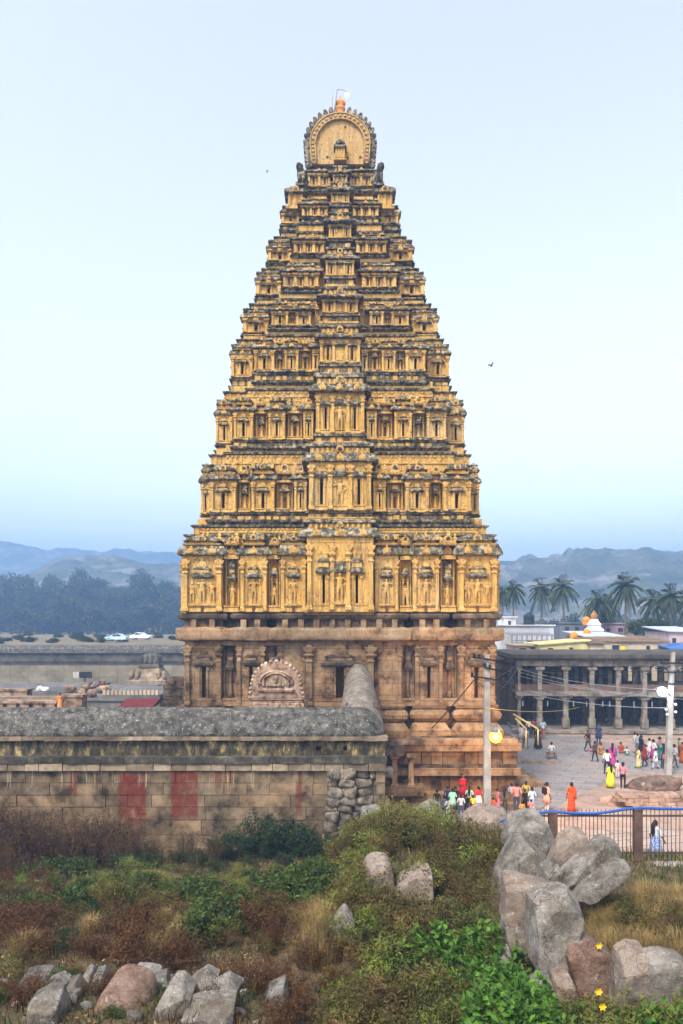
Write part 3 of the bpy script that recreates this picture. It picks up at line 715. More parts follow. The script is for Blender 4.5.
def m_paving(name, rot, sx, sy, c0, c1, mortar, ms=.02):
    m, t, b = nt(name)
    mp = t.nodes.new('ShaderNodeMapping'); mp.inputs['Rotation'].default_value = (0, 0, rot)
    g = t.nodes.new('ShaderNodeNewGeometry'); t.links.new(g.outputs['Position'], mp.inputs['Vector'])
    br = t.nodes.new('ShaderNodeTexBrick'); t.links.new(mp.outputs[0], br.inputs['Vector'])
    br.inputs['Scale'].default_value = 1; br.inputs['Brick Width'].default_value = sx; br.inputs['Row Height'].default_value = sy
    br.inputs['Mortar Size'].default_value = ms; br.inputs['Mortar Smooth'].default_value = .4; br.inputs['Bias'].default_value = 0
    br.inputs['Color1'].default_value = c4(c0); br.inputs['Color2'].default_value = c4(c1); br.inputs['Mortar'].default_value = c4(mortar)
    v = coords(t)
    c = mix(t, 1.0, br.outputs['Color'], ramp(t, nz(t, v, .9, 7, .7), [(.3, .72), (.7, 1.2)]), 'MULTIPLY')
    c = mix(t, ramp(t, nz(t, v, .33, 6, .65, 5.0), [(.48, 0.0), (.66, .7)]), c, (.33, .245, .20))
    t.links.new(c, b.inputs['Base Color']); b.inputs['Roughness'].default_value = .8
    bump(t, b, mth(t, 'SUBTRACT', nz(t, v, 4, 5), mth(t, 'MULTIPLY', br.outputs['Fac'], .8)), .5, .03); return m
def g0(px, py): Y = EH*F/(py-HY); return ((px-CX)*Y/F, Y)
def sheet(name, pts, z, mat):
    me = bpy.data.meshes.new(name); me.from_pydata([(x, y, z) for x, y in pts], [], [tuple(range(len(pts)))]); me.materials.append(mat)
    o = put(name, me); tag(o, kind='structure'); return o
sheet('paved_street', [(-2, 40), (2.6, 40), (4.6, 36.5), (10.0, 38.6)] + [g0(*p) for p in ((566, 801), (600, 786), (626, 773), (683, 774), (760, 778), (760, 766), (683, 764), (634, 752), (592, 737.5), (545, 734.5))] + [(17.5, 72), (11.5, 90), (10.2, 72), (10.2, 41.0), (9, 41)], .006,
      m_paving('street_slabs', R(28), 1.9, .85, (.215, .205, .20), (.265, .25, .245), (.10, .094, .09), .035))
sheet('court_paving', [(4.4, 34.4), (9.8, 30.5), (16.5, 30.5), (16.5, 37.6), (11.5, 36.8)], .45 if False else .008,
      m_paving('court_slabs', R(-14), 1.5, 1.0, (.30, .255, .23), (.34, .275, .235), (.13, .10, .08), .05))

# ---- near boundary wall
YW = 34.0; sw_ = YW/F; ZW = lambda py: EH-(py-HY)*sw_; XW = lambda px: (px-CX)*sw_
def m_ashlar():
    m, t, b = nt('wall_ashlar'); v = coords(t)
    sep = t.nodes.new('ShaderNodeSeparateXYZ'); t.links.new(v, sep.inputs[0])
    c = ramp(t, nz(t, v, 1.1, 7, .7), [(.36, (.04, .03, .02)), (.5, (.145, .108, .068)), (.64, (.25, .19, .125))])
    c = mix(t, 1.0, c, ramp(t, island(t), [(0, (.70, .68, .66)), (.5, (1.0, .98, .95)), (1, (1.25, 1.12, 1.0))]), 'MULTIPLY')
    nzv = mth(t, 'MULTIPLY', mth(t, 'SUBTRACT', nz(t, coords(t, 'pos', (2, 2, .5)), 1.6, 5, .7, 4.0), .5), 1.0)
    def soft(src, lo, hi, e):
        a = t.nodes.new('ShaderNodeMapRange'); a.inputs[1].default_value = lo-e; a.inputs[2].default_value = lo+e; t.links.new(src, a.inputs[0])
        d = t.nodes.new('ShaderNodeMapRange'); d.inputs[1].default_value = hi-e; d.inputs[2].default_value = hi+e; d.inputs[3].default_value = 1; d.inputs[4].default_value = 0; t.links.new(src, d.inputs[0])
        return mth(t, 'MULTIPLY', a.outputs[0], d.outputs[0])
    X = mth(t, 'ADD', sep.outputs['X'], mth(t, 'MULTIPLY', nzv, .12)); Zs = mth(t, 'ADD', sep.outputs['Z'], mth(t, 'MULTIPLY', nzv, .45))
    tot = None
    for p0, p1, z0, z1, k in ((119, 146, 770, 824, 1), (171, 198, 768, 819, .9), (70, 77, 770, 793, .7), (213, 222, 768, 786, .7), (225, 234, 768, 782, .8), (180, 199, 768, 784, .9), (296, 302, 768, 815, .75), (-150, -120, 770, 822, 1), (-60, -35, 770, 822, .9)):
        q = mth(t, 'MULTIPLY', mth(t, 'MULTIPLY', soft(X, XW(p0), XW(p1), .05), soft(Zs, ZW(z1), ZW(z0), .2)), k)
        tot = q if tot is None else mth(t, 'MAXIMUM', tot, q)
    wear = ramp(t, nz(t, v, 2.2, 7, .8, 6.0), [(.34, .12), (.54, 1.0)])
    c = mix(t, mth(t, 'MULTIPLY', tot, wear), c, (.135, .024, .016))
    # lime drips under the string course
    drip = mth(t, 'MULTIPLY', soft(Zs, ZW(786), ZW(770), .15), ramp(t, nz(t, coords(t, 'pos', (2.6, 1, .10)), 1.6, 7, .7, 1.0), [(.56, 0.0), (.64, .75)]))
    c = mix(t, drip, c, (.42, .33, .20))
    t.links.new(c, b.inputs['Base Color']); b.inputs['Roughness'].default_value = .92
    bump(t, b, nz(t, v, 7, 7, .75), .7, .04); return m
M['ashlar'] = m_ashlar()
M['coping'] = m_rock('coping_stone', [(.36, (.022, .02, .018)), (.5, (.075, .07, .062)), (.64, (.16, .15, .135))], (.035, .033, .03), .45, .5, .85, 1.2)
M['coping_pale'] = m_rock('coping_pale', [(.36, (.10, .085, .068)), (.5, (.21, .18, .145)), (.64, (.30, .265, .22))], (.13, .115, .095), .5, .6, .6, 1.1)
M['coping_old'] = m_ramp('coping_stone', [(.36, (.035, .032, .028)), (.48, (.085, .08, .07)), (.58, (.145, .135, .12)), (.70, (.29, .27, .24))], 2.6, 9, bs=.6, bd=.04, nrough=.74, big=.45, bscale=9)
M['frieze'] = m_ramp('frieze_lichen', [(.36, (.016, .015, .011)), (.48, (.05, .045, .03)), (.56, (.14, .105, .055)), (.64, (.38, .29, .13))], 2.0, 7, bs=.8, bd=.05, stretch=(1.3, 1, .6), nrough=.72)
M['darkledge'] = m_ramp('ledge_lichen', [(.3, (.025, .024, .02)), (.55, (.10, .09, .07)), (.75, (.26, .23, .18))], 1.8, 7, bs=.9, bd=.05)
M['block'] = m_ramp('block_stone', [(.3, (.10, .075, .05)), (.5, (.22, .165, .11)), (.7, (.34, .28, .2))], 1.4, 7, bs=.8, bd=.05, isl=.3)
M['rubble'] = m_ramp('rubble_stone', [(.34, (.04, .034, .027)), (.5, (.14, .115, .085)), (.68, (.27, .235, .19))], 4.0, 8, bs=.9, bd=.05, isl=.35)
XL, XR = -32.0, 2.0
WALL = thing('boundary_wall', 'long weathered stone boundary wall with rounded grey coping and faded red stripes', 'stone wall', (0, YW, 0))
rng = random.Random(21)
mb = MB()
zc = ZW(771); zs = [zc, ZW(783), ZW(795), ZW(807), ZW(820), ZW(835), ZW(849), -.5]
for k in range(len(zs)-1):
    x = XL - rng.uniform(0, 1)
    endx = XW(330) + [.0, -.1, .05, -.15, .0, -.1, .1][k]
    while x < endx:
        w = rng.uniform(1.0, 2.9); x1 = min(x+w, endx)
        if endx - x1 < .5: x1 = endx
        f = rng.uniform(-.03, .02); j = lambda: rng.uniform(-.012, .012)
        g = .012
        pts = [(x+g, f+j(), zs[k+1]+g+j()), (x1-g, f+j(), zs[k+1]+g+j()), (x1-g, .6, zs[k+1]+g), (x+g, .6, zs[k+1]+g),
               (x+g, f+j(), zs[k]-g+j()), (x1-g, f+j(), zs[k]-g+j()), (x1-g, .6, zs[k]-g), (x+g, .6, zs[k]-g)]
        mb.hexa(pts); x = x1
for k in range(3):   # the thin standing strip of facing at the corner
    mb.hexa([(XW(376)+.03*k, .0, zs[k+1]+.02), (2.0, .0, zs[k+1]+.02), (2.0, 1.6, zs[k+1]+.02), (XW(376), .9, zs[k+1]+.02),
             (XW(376)+.02*k, .0, zs[k]-.02), (2.0, .0, zs[k]-.02), (2.0, 1.6, zs[k]-.02), (XW(376), .9, zs[k]-.02)])
mb.build('ashlar_face', M['ashlar'], WALL)
mb = MB(); mb.box(XL, XR-.06, .55, 2.0, -.5, ZW(738)); mb.box(.05, XR-.06, 1.9, 8.4, -.5, ZW(745)); mb.box(.22, XR-.2, 2.2, 8.4, ZW(745), 6.4)
mb.build('wall_core', M['stone_dark'], WALL)
mb = MB(); x = XL; rng = random.Random(5)
while x < XR:
    w = rng.uniform(.6, 1.25); x1 = min(XR+.05, x+w)
    if XR - x1 < .4: x1 = XR+.05
    z1 = ZW(763)+rng.uniform(-.04, .03); f = -.13 + rng.uniform(-.03, .04)
    mb.hexa([(x+.012, f, zc+.03), (x1-.012, f, zc+.03), (x1-.012, .7, zc), (x+.012, .7, zc), (x+.02, f+.03, z1), (x1-.02, f+.03, z1), (x1-.01, .7, z1), (x+.01, .7, z1)]); x = x1
mb.build('string_course', M['block'], WALL)
mb = MB(); x = XL; rng = random.Random(8)
while x < XR+.03:
    x1 = min(XR+.08, x+rng.uniform(.5, 1.2)); d0 = rng.uniform(-.03, .03)
    mb.hexa([(x, -.16+d0, ZW(763)+.0), (x1, -.16+d0, ZW(763)), (x1, .7, ZW(763)), (x, .7, ZW(763)), (x, -.22+d0, ZW(756)+rng.uniform(-.02, .03)), (x1, -.22+d0, ZW(756)+rng.uniform(-.02, .03)), (x1, .7, ZW(755.5)), (x, .7, ZW(755.5))]); x = x1
mb.build('ledge', M['darkledge'], WALL)
mb = MB(.01)
for a, b_ in ((XL, XW(316)), (XW(321), XW(343)), (XW(347), XR)): mb.box(a, b_, 0, .6, ZW(756), ZW(738), 0)
for a, b_ in ((XW(316), XW(321)), (XW(343), XW(347))): mb.box(a, b_, .0, .6, ZW(746), ZW(738), 0); mb.box(a, b_, .0, .6, ZW(756), ZW(751), 0); mb.box(a, b_, .4, .6, ZW(751), ZW(746), 1)
for px in range(-300, 385, 26):
    x = XW(px); mb.box(x-.02, x+.02, -.02, .1, ZW(755), ZW(739), 0)
mb.build('wall_frieze', [M['frieze'], M['slot']], WALL)
mb = MB(); x = XL; rng = random.Random(15)
while x < XR+.05:                                   # pale broken lime edge under the coping
    x1 = min(XR+.12, x+rng.uniform(.25, .8)); q = rng.uniform(-.02, .05)
    mb.box(x, x1, -.20+q, .5, ZW(740)+rng.uniform(-.03, .02), ZW(736.2), 0); x = x1
mb.build('coping_edge', M['block'], WALL)
# rounded coping that turns the corner and climbs back to the tower
PROF = [(-1.15, 0), (-1.1, .25), (-.92, .62), (-.62, .98), (-.3, 1.18), (0, 1.24), (.3, 1.19), (.62, 1.0), (.92, .64), (1.12, .26), (1.22, .0)]
rings = []
def cring(cx, cy, th, kw, zb0, kh, wob=0.0):
    rings.append([(cx + n*kw*math.sin(th), cy - n*kw*math.cos(th), zb0 + z*kh + wob*fbm(cx*.7+n*.8, cy*.7, n*.9)) for n, z in PROF])
zcb = ZW(737)
x = XL
while x < .9: cring(x, 1.08, 0, 1, zcb, 1, .05); x += .4
for k in range(7): cring(.92, 1.08, R(15*k), lerp(1, .98, k/6), zcb, 1, .03)
mb = MB(); mb.loft(rings, 0, True); mb.build('coping', M['coping'], WALL); rings = rings[-1:]
for k in range(1, 15):
    u = k/14; cring(lerp(.92, .97, u), lerp(1.08, 8.0, u), R(90), lerp(.98, .68, u), lerp(zcb, 6.95, u), lerp(1.0, .86, u), .04)
mb = MB(); mb.loft(rings, 0, True); mb.build('coping', M['coping_pale'], WALL)

# radial rocks: convex solid from cutting planes, densely sampled, rounded and roughened
def rock_mesh(name, planes, mat, seed, sub=4, rough=.03, sharp=14, fine=None):
    bm = bmesh.new(); bmesh.ops.create_icosphere(bm, subdivisions=sub, radius=1)
    off = Vector((seed*3.7, seed*1.3, seed*.7))
    for v in bm.verts:
        d = v.co.normalized(); acc = 0.0; mn = 1e9
        for n, r in planes:
            q = n.dot(d)
            if q > 1e-3:
                acc += (q/r)**sharp
        rad = acc**(-1.0/sharp)
        p = d*rad
        if rough:
            p = p + d*(rough*rad*1.6*mnoise.fractal(p*1.6+off, 1, 2, 5) + (fine or rough*.5)*mnoise.fractal(p*6+off, .8, 2.2, 4))
        v.co = p
    me = bpy.data.meshes.new(name); bm.to_mesh(me); bm.free()
    me.materials.append(mat); me.polygons.foreach_set('use_smooth', [True]*len(me.polygons)); me.update()
    return me
def rand_planes(rng, hx, hy, hz, tilt=.25, extra=6, cut=(.7, .95)):
    pl = []
    for ax, r in ((0, hx), (0, -hx), (1, hy), (1, -hy), (2, hz), (2, -hz)):
        n = Vector((0, 0, 0)); n[ax] = 1 if r > 0 else -1
        n += Vector((rng.uniform(-tilt, tilt), rng.uniform(-tilt, tilt), rng.uniform(-tilt, tilt))); n.normalize(); pl.append((n, abs(r)))
    for _ in range(extra):
        n = Vector((rng.gauss(0, 1), rng.gauss(0, 1), rng.gauss(0, 1))).normalized()
        sup = 1/ math.sqrt((n.x/hx)**2*0 + 1e-9) if False else abs(n.x)*hx + abs(n.y)*hy + abs(n.z)*hz
        pl.append((n, sup*rng.uniform(*cut)))
    return pl
# rubble core of the broken wall end
rng = random.Random(33)
def merge_mesh(name, items, mat):
    """several stones set in one masonry mass -> one mesh"""
    bm = bmesh.new()
    for me, loc in items:
        n0 = len(bm.verts); bm.from_mesh(me); bm.verts.ensure_lookup_table()
        for v in bm.verts[n0:]: v.co += Vector(loc)
        bpy.data.meshes.remove(me)
    me = bpy.data.meshes.new(name); bm.to_mesh(me); bm.free(); me.materials.append(mat)
    me.polygons.foreach_set('use_smooth', [True]*len(me.polygons)); return me
items = []
z = -.3; row = 0
while z < zc - .02:
    h = rng.uniform(.22, .48); x = XW(322 + 7*(z+.3)/3.8) + rng.uniform(-.1, .1)
    while x < XW(378):
        big = x < XW(345); w = rng.uniform(.5, .8) if big else rng.uniform(.3, .95)
        hh = h*(1.0 if not big else 1.1)
        items.append((rock_mesh('s', rand_planes(rng, w/2, .3, hh/2, .22, 5), M['rubble'], rng.uniform(0, 50), 3, .04, 40), (x+w/2, (.0 if big else .22)+rng.uniform(0, .22) + max(0, z*0), z+hh/2)))
        x += w*.98
    z += h*.95; row += 1
put('rubble_core', merge_mesh('rubble_core', items, M['rubble']), WALL)

# ---- pink stone shrine top behind the wall
M['pinkstone'] = m_ramp('pink_sandstone', [(.36, (.10, .06, .04)), (.48, (.33, .215, .145)), (.62, (.47, .34, .245))], 3.2, 8, bs=.9, bd=.05, isl=.12)
Y = 38.0; s = Y/F; Zq = lambda py: EH-(py-HY)*s
SH = thing('carved_shrine_top', 'pinkish carved stone shrine top with scalloped arch rising behind the wall coping', 'shrine', ((276-CX)*s, Y, 0))
mb = MB(.015)
mb.rl(0, 1.4, [(0, 1.5, 1.4), (Zq(708), 1.5, 1.4)])
for a, z0, z1, hx in ((0, 710, 703, 1.40), (0, 703, 701, 1.28), (0, 701, 697, 1.36), (0, 697, 694, 1.18), (0, 694, 690.5, 1.25), (0, 690.5, 688, 1.05)):
    mb.rl(0, 1.4, [(Zq(z0), hx, hx*.9), (Zq(lerp(z0, z1, .3)), hx+.05, hx*.9+.05), (Zq(lerp(z0, z1, .75)), hx+.04, hx*.9+.04), (Zq(z1), hx-.06, hx*.9-.06)])
beads(mb, -1.2, 1.2, .2, Zq(708), Zq(704), .3, .55, 0, .1)
mb.build('stepped_base', [M['pinkstone']], SH)
mb = MB(.012); r = 1.02
pts = []
for k in range(23):
    an = k/22*2-1; pts.append((-interp(an, [(-1, -26), (-.72, -23.5), (-.5, -21.5), (-.3, -15), (-.12, -7), (0, 0), (.12, 7), (.3, 15), (.5, 21.5), (.72, 23.5), (1, 26)])*s, Zq(interp(abs(an), [(0, 662), (.12, 662.8), (.3, 667), (.5, 674.5), (.72, 684), (1, 698)]))))
mb.ext([(x*.9, z) for x, z in pts], .25, 2.5); mb.ext(pts, .12, .34)
for k, (x, z) in enumerate(pts):
    mb.lathe(x*1.03, .22, [(.02, z-.12), (.12, z-.06), (.13, z+.03), (.07, z+.1), (.01, z+.13)], 6)
inner = [(.66*math.cos(R(-15+210*k/22)), Zq(684)+.56*math.sin(R(-15+210*k/22))) for k in range(23)]
mb.tube([(x*1.28, .09, z+.08) for x, z in inner], .06, 6)
mb.tube([(x, .08, z) for x, z in inner], .07, 6)
inner2 = [(.40*math.cos(R(-10+200*k/22)), Zq(685)+.34*math.sin(R(-10+200*k/22))) for k in range(23)]
mb.ext(inner2, .02, .2)
mb.rl(0, .15, [(Zq(692), .9, .12), (Zq(690), .95, .16), (Zq(688.5), .85, .1)])
mb.lathe(0, .1, [(.1, Zq(684)), (.16, Zq(681)), (.12, Zq(679)), (.11, Zq(677)), (.02, Zq(675))], 8)
mb.build('scalloped_arch', [M['pinkstone']], SH)
mb = MB(); mb.lathe(0, .4, [(.18, Zq(666)), (.26, Zq(664.5)), (.14, Zq(663)), (.2, Zq(661)), (.2, Zq(658.5)), (.04, Zq(656.8))], 8); mb.build('finial', [M['darkledge']], SH)

# ---- ground between the walls: terraces, parapets, small structures; far boundary wall
YF = 110.0; s = YF/F; Zf = lambda py: EH-(py-HY)*s; Xf = lambda px: (px-CX)*s
FW = thing('far_boundary_wall', 'distant grey stone boundary wall with stepped coping across the court', 'stone wall', (Xf(40), YF, 0))
M['farwall'] = m_ramp('far_wall_stone', [(.3, (.10, .085, .06)), (.5, (.20, .17, .115)), (.7, (.29, .25, .18))], .35, 8, bs=.4, isl=.08, nrough=.75)
M['fardark'] = m_ramp('far_wall_dark', [(.3, (.035, .032, .028)), (.5, (.085, .078, .065)), (.7, (.16, .145, .12))], .5, 8, bs=.4)
mb = MB(); x0, x1 = -60, Xf(215)-Xf(40); mb.box(x0, x1, 0, 2.2, -1, Zf(664), 0)
for k in range(3):
    zz = Zf(683)+(Zf(665)-Zf(683))*k/3; x = x0
    while x < x1: mb.box(x+.03, x+2.6, -.04, .2, zz+.03, zz+(Zf(665)-Zf(683))/3-.03, 0); x += 2.65
mb.build('wall_face', [M['farwall'], M['fardark']], FW)
mb = MB(); mb.loft([[(x, -.3, Zf(653)), (x, -.2, Zf(649)), (x, .3, Zf(645.6)), (x, 1.1, Zf(645)), (x, 2.2, Zf(648)), (x, 2.4, Zf(653))] for x in (x0, x1)]); mb.build('coping', [M['coping']], FW)
mb = MB(); mb.box(x0, x1, .05, 2.0, Zf(660), Zf(653)); mb.box(x0, x1, -.3, 2.0, Zf(661.5), Zf(659)); mb.box(x0, x1, -.12, 2.0, Zf(664.5), Zf(661.5)); mb.build('frieze', [M['fardark']], FW)

def prop(name, label, cat, px, py, Y, group=None):
    p = at(px, py, Y); return thing(name, label, cat, p, 0, group)
M['terrace'] = m_ramp('terrace_stone', [(.3, (.07, .065, .06)), (.55, (.15, .14, .13)), (.75, (.25, .235, .22))], .6, 8, bs=.5)
M['pinkwash'] = m_ramp('pink_limewash', [(.36, (.07, .045, .032)), (.5, (.26, .165, .11)), (.64, (.42, .29, .20))], 1.4, 8, bs=.4)
# a broad flat-roofed cloister, whose roof is the dark terrace
Y = 84.0; s = Y/F
CL = thing('flat_roofed_cloister', 'low flat dark roofed cloister between the two boundary walls', 'cloister', ((20-CX)*s, Y, 0))
zt = EH - 71*s
mb = MB(); mb.box(-32, 6.5, 0, 12, zt-.4, zt); mb.box(-32, 6.6, -.3, .1, zt-.6, zt-.1); mb.build('roof_slab', [M['terrace']], CL)
mb = MB(); mb.box(-31, 6, 3, 11.5, 0, zt-.4); mb.build('wall', [M['farwall']], CL)
for k in range(10): 
    mb = MB(.01); x = -31 + k*4; pilaster(mb, x, .4, .5, zt-.45); mb.build('column', [M['stone']], CL)
def parapet(name, label, p0, p1, y0, y1, Y, mat, nslot=0, dep=1.2, group=None):
    s = Y/F; o = thing(name, label, 'parapet', ((p0+p1)/2*s - CX*s, Y, 0)); hx = (p1-p0)/2*s
    z0, z1 = EH-(y1-HY)*s, EH-(y0-HY)*s
    mb = MB(.01)
    if nslot:
        e = 2*hx/nslot
        mb.box(-hx, hx, .3, dep, 0, z1-.1)
        mb.box(-hx, hx, 0, dep, 0, z0+.0)
        for k in range(nslot):
            c = -hx + (k+.5)*e; mb.box(c-e*.34, c+e*.34, 0, .3, z0, z1-.05)
    else: mb.box(-hx, hx, 0, dep, 0, z1-.1)
    mb.build('wall', [mat], o)
    mb = MB(.01); mb.box(-hx-.1, hx+.1, -.1, dep+.1, z1-.1, z1+.08); mb.build('coping', [mat], o); return o
parapet('low_parapet', 'long pink washed parapet with dark gaps, lowest strip above the near wall', -60, 57, 702, 709, 58, M['pinkwash'], 9)
parapet('low_parapet', 'short pink washed parapet at the dark terrace edge', -60, 27, 690, 696, 70, M['pinkwash'], 0)
parapet('low_parapet', 'thin brown parapet strip behind the slotted pink one', -60, 59, 698, 701.5, 62, M['block'], 0)
parapet('low_parapet', 'rough pale stone parapet beside the pole between the walls', 62, 82, 696, 706, 60, M['pinkwash'], 0)
# crenellated parapet
Y = 66.0; s = Y/F
CP = thing('crenellated_parapet', 'cream crenellated parapet with small rounded merlons above the red awning', 'parapet', ((133-CX)*s, Y, 0))
M['cream'] = m_ramp('cream_limewash', [(.3, (.33, .24, .17)), (.55, (.50, .40, .30)), (.75, (.6, .5, .4))], 1.2, 6, bs=.3)
zb_ = EH-75*s; mb = MB(); mb.box(-32*s, 27*s, 0, 9, 0, zb_); mb.box(-33*s, 27*s, -.15, 9, EH-81*s, EH-79*s); mb.build('wall', [M['terrace']], CP)
for k in range(14):
    mb = MB(.01); x = (-29+k*4.05)*s; w = .13
    mb.ext([(x-w, zb_), (x+w, zb_), (x+w, zb_+.22), (x+w*.6, zb_+.4), (x, zb_+.46), (x-w*.6, zb_+.4), (x-w, zb_+.22)], 0, .3); mb.build('merlon', [M['cream']], CP)
o = prop('awning', 'dull red cloth awning roof below the crenellated parapet', 'awning', 138, 707, 58)
M['redcloth'] = m_plain('red_cloth', (.12, .018, .02), .9)
s = 58/F; mb = MB(.02); mb.hexa([(-17*s, -.6, 0), (17*s, -.6, 0), (17*s, 1.6, .1), (-17*s, 1.6, .1), (-17*s, -.6, .08), (17*s, -.6, .08), (17*s, 1.6, .5), (-17*s, 1.6, .5)]); mb.build('cloth', [M['redcloth']], o)
for q in (-16, -5, 6, 16):
    mb = MB(); zl = -o.location.z; mb.box(q*s-.04, q*s+.04, -.55, -.47, zl, 0); mb.build('pole', [M['darkledge']], o)
# dark small shrine tower on the court
Y = 88.0; s = Y/F
ST = thing('small_shrine', 'small dark stone shrine with figures on its corners near the far wall', 'shrine', ((147-CX)*s, Y, 0)); z_ = lambda py: EH-(py-HY)*s
mb = MB(.03)
mb.rl(0, 2, [(0, 2.3, 2.2), (z_(681), 2.3, 2.2), (z_(680), 2.1, 2), (z_(674), 1.6, 1.5), (z_(669), 1.25, 1.2)], 0)
mb.build('tapering_body', [M['block'], M['fardark']], ST)
mb = MB(.03); mb.rl(0, 2, [(z_(669), 1.15, 1.1), (z_(668), 1.25, 1.2), (z_(664), 1.1, 1.05), (z_(662), 1.15, 1.1), (z_(657), 1.05, 1), (z_(654.5), .6, .6)], 0)
for q in (-.9, -.3, .3, .9): mb.lathe(q, 1.0, [(.16, z_(664)), (.22, z_(660)), (.1, z_(656)), (.02, z_(653.5))], 6)
mb.build('crown', [M['fardark']], ST)
for k, (q, zt_) in enumerate(((-1.9, 670), (-1.2, 668), (1.3, 668), (2.0, 671))):
    mb = MB(.03); mb.tube([(q, .3, z_(680)), (q, .25, z_(676)), (q*.98, .3, z_(673)), (q*.98, .3, z_(zt_))], [.34, .26, .28, .12], 7); mb.build('statue', [M['block']], ST)
o = prop('signboard', 'small board half white half dark standing before the far wall', 'signboard', 82, 678, 96); s = 96/F
M['black'] = m_plain('matt_black', (.015, .015, .018), .6); M['white'] = m_plain('white_paint', (.72, .72, .72), .6, .1)
mb = MB(); mb.box(-9*s, -3*s, 0, .3, .0, 6*s); mb.build('white_panel', [m_plain('grey_panel', (.38, .36, .33))], o)
mb = MB(); mb.box(-2.8*s, 9*s, 0, .35, 0, 6*s); mb.build('dark_panel', [M['black']], o)
mb = MB(); mb.box(.2, .4, .1, .3, -o.location.z, .02); mb.build('post', [M['fardark']], o)
o = prop('lamp_post', 'thin dark post standing on the court near the pale rubble', 'post', 86, 706, 64); mb = MB(); mb.lathe(0, 0, [(.09, -o.location.z), (.07, 18*64/F), (.0, 18*64/F+.05)], 6); mb.build('shaft', [M['black']], o); 
o = prop('cloth_bundle', 'white cloth bundle lying on the dark terrace roof', 'bundle', 43, 691.4, 84.2)
put('cloth', rock_mesh('cloth', rand_planes(random.Random(3), .42, .3, .24, .4, 6), M['white'], 4, 3, .12, 8), o, (0, .5, .2))
put('cloth', rock_mesh('cloth', rand_planes(random.Random(5), .25, .3, .3, .4, 6), M['white'], 9, 3, .12, 8), o, (-.6, .6, .25))
# heap of carved fragments and dark clutter beside the terrace
rng = random.Random(77)
for k in range(22):
    px = rng.uniform(64, 108); Y = rng.uniform(68, 81); w = rng.uniform(.3, .9); zt_ = EH-80*67/F
    o = put('stone_fragment', rock_mesh('stone_fragment', rand_planes(rng, w/2, w*.4, w*.4, .3, 4), M['pinkwash'] if k % 3 else M['fardark'], k*1.7, 2, .08, 20), None, ((px-CX)*Y/F, Y, zt_+.08+w*.38))
    tag(o, 'pale carved stone fragment in the heap beside the dark terrace', 'stone fragment', 'stone fragments heaped by the terrace')
parapet('terrace_block', 'dark stone terrace carrying the heap of fragments', 58, 118, 700, 706, 67, M['terrace'], 0, 16)['category'] = 'terrace'
o = thing('stub_wall', 'dark brown ruined wall stub against the left side of the temple tower', 'wall', at(172, 708, 50)); o.location.z = 0
s = 50/F; mb = MB(.02); rng = random.Random(3)
for k in range(9):
    z = 0 if k == 0 else EH-(708-HY)*s + (k-1)*.26
    z1 = EH-(708-HY)*s + k*.26; xr = 0; x = -9*s + (k > 6)*.2 + (k > 7)*.25
    while x < 12*s: w = rng.uniform(.35, .8); mb.box(x+.01, x+w-.01, rng.uniform(0, .05), 1.2, z+.01, z1-.01, 0); x += w
mb.build('masonry', [M['stone_dark']], o)
# ================================================================ right-hand side: pillared hall, houses, palms, poles, fence
M['hallstone'] = m_ramp('hall_stone', [(.34, (.085, .072, .057)), (.5, (.22, .19, .15)), (.66, (.34, .30, .25))], 1.3, 7, bs=.7, bd=.05, isl=.2)
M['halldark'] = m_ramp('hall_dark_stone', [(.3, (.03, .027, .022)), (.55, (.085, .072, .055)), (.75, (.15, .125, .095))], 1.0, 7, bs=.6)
M['concrete'] = m_ramp('concrete', [(.3, (.24, .23, .21)), (.55, (.36, .345, .315)), (.75, (.46, .44, .41))], 1.8, 7, bs=.5, bd=.02)
YM = 69.0; s = YM/F; zm = lambda py: EH-(py-HY)*s
HALL = thing('pillared_hall', 'long two storey pillared stone hall beside the street', 'pillared hall', ((600-CX)*s, YM, 0), R(-3))
hx0, hx1 = (517-600)*s, (700-600)*s + 9
mb = MB(.02); mb.box(hx0-.3, hx1, -1.2, 12, -.3, zm(735)); mb.box(hx0-.1, hx1, -.7, 12, zm(735), zm(729)); mb.box(hx0-.4, hx1, -1.3, 0, zm(731.5), zm(729.2)); mb.build('plinth', [M['hallstone']], HALL)
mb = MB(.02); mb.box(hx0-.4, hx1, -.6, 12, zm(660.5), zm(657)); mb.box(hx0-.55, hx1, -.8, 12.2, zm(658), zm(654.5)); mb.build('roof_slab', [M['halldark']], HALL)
mb = MB(.02); x = hx0
while x < hx1: mb.box(x+.01, x+2.38, -.22, .32, zm(666), zm(660.4)); x += 2.4
mb.build('upper_beam', [M['hallstone']], HALL)
mb = MB(.02); x = hx0
while x < hx1: mb.box(x+.01, x+2.38, -.3, .4, zm(696), zm(691.5)); x += 2.4
mb.build('lower_beam', [M['hallstone']], HALL)
mb = MB(.02); mb.box(hx0, hx1, .0, .16, zm(691.5), zm(684.5)); mb.build('railing_wall', [m_ramp('railing_brick', [(.3, (.09, .06, .045)), (.7, (.2, .13, .10))], 1.5, 6)], HALL)
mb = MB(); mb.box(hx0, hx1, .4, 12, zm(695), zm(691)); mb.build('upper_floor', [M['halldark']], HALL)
mb = MB(); mb.box(hx0, hx1, 8.5, 8.9, -.1, zm(692)); mb.box(hx0, hx0+.4, 2, 8.5, -.1, zm(660)); mb.box(hx0, hx0+12, 7.5, 7.9, zm(691), zm(660)); mb.build('back_wall', [M['halldark']], HALL)
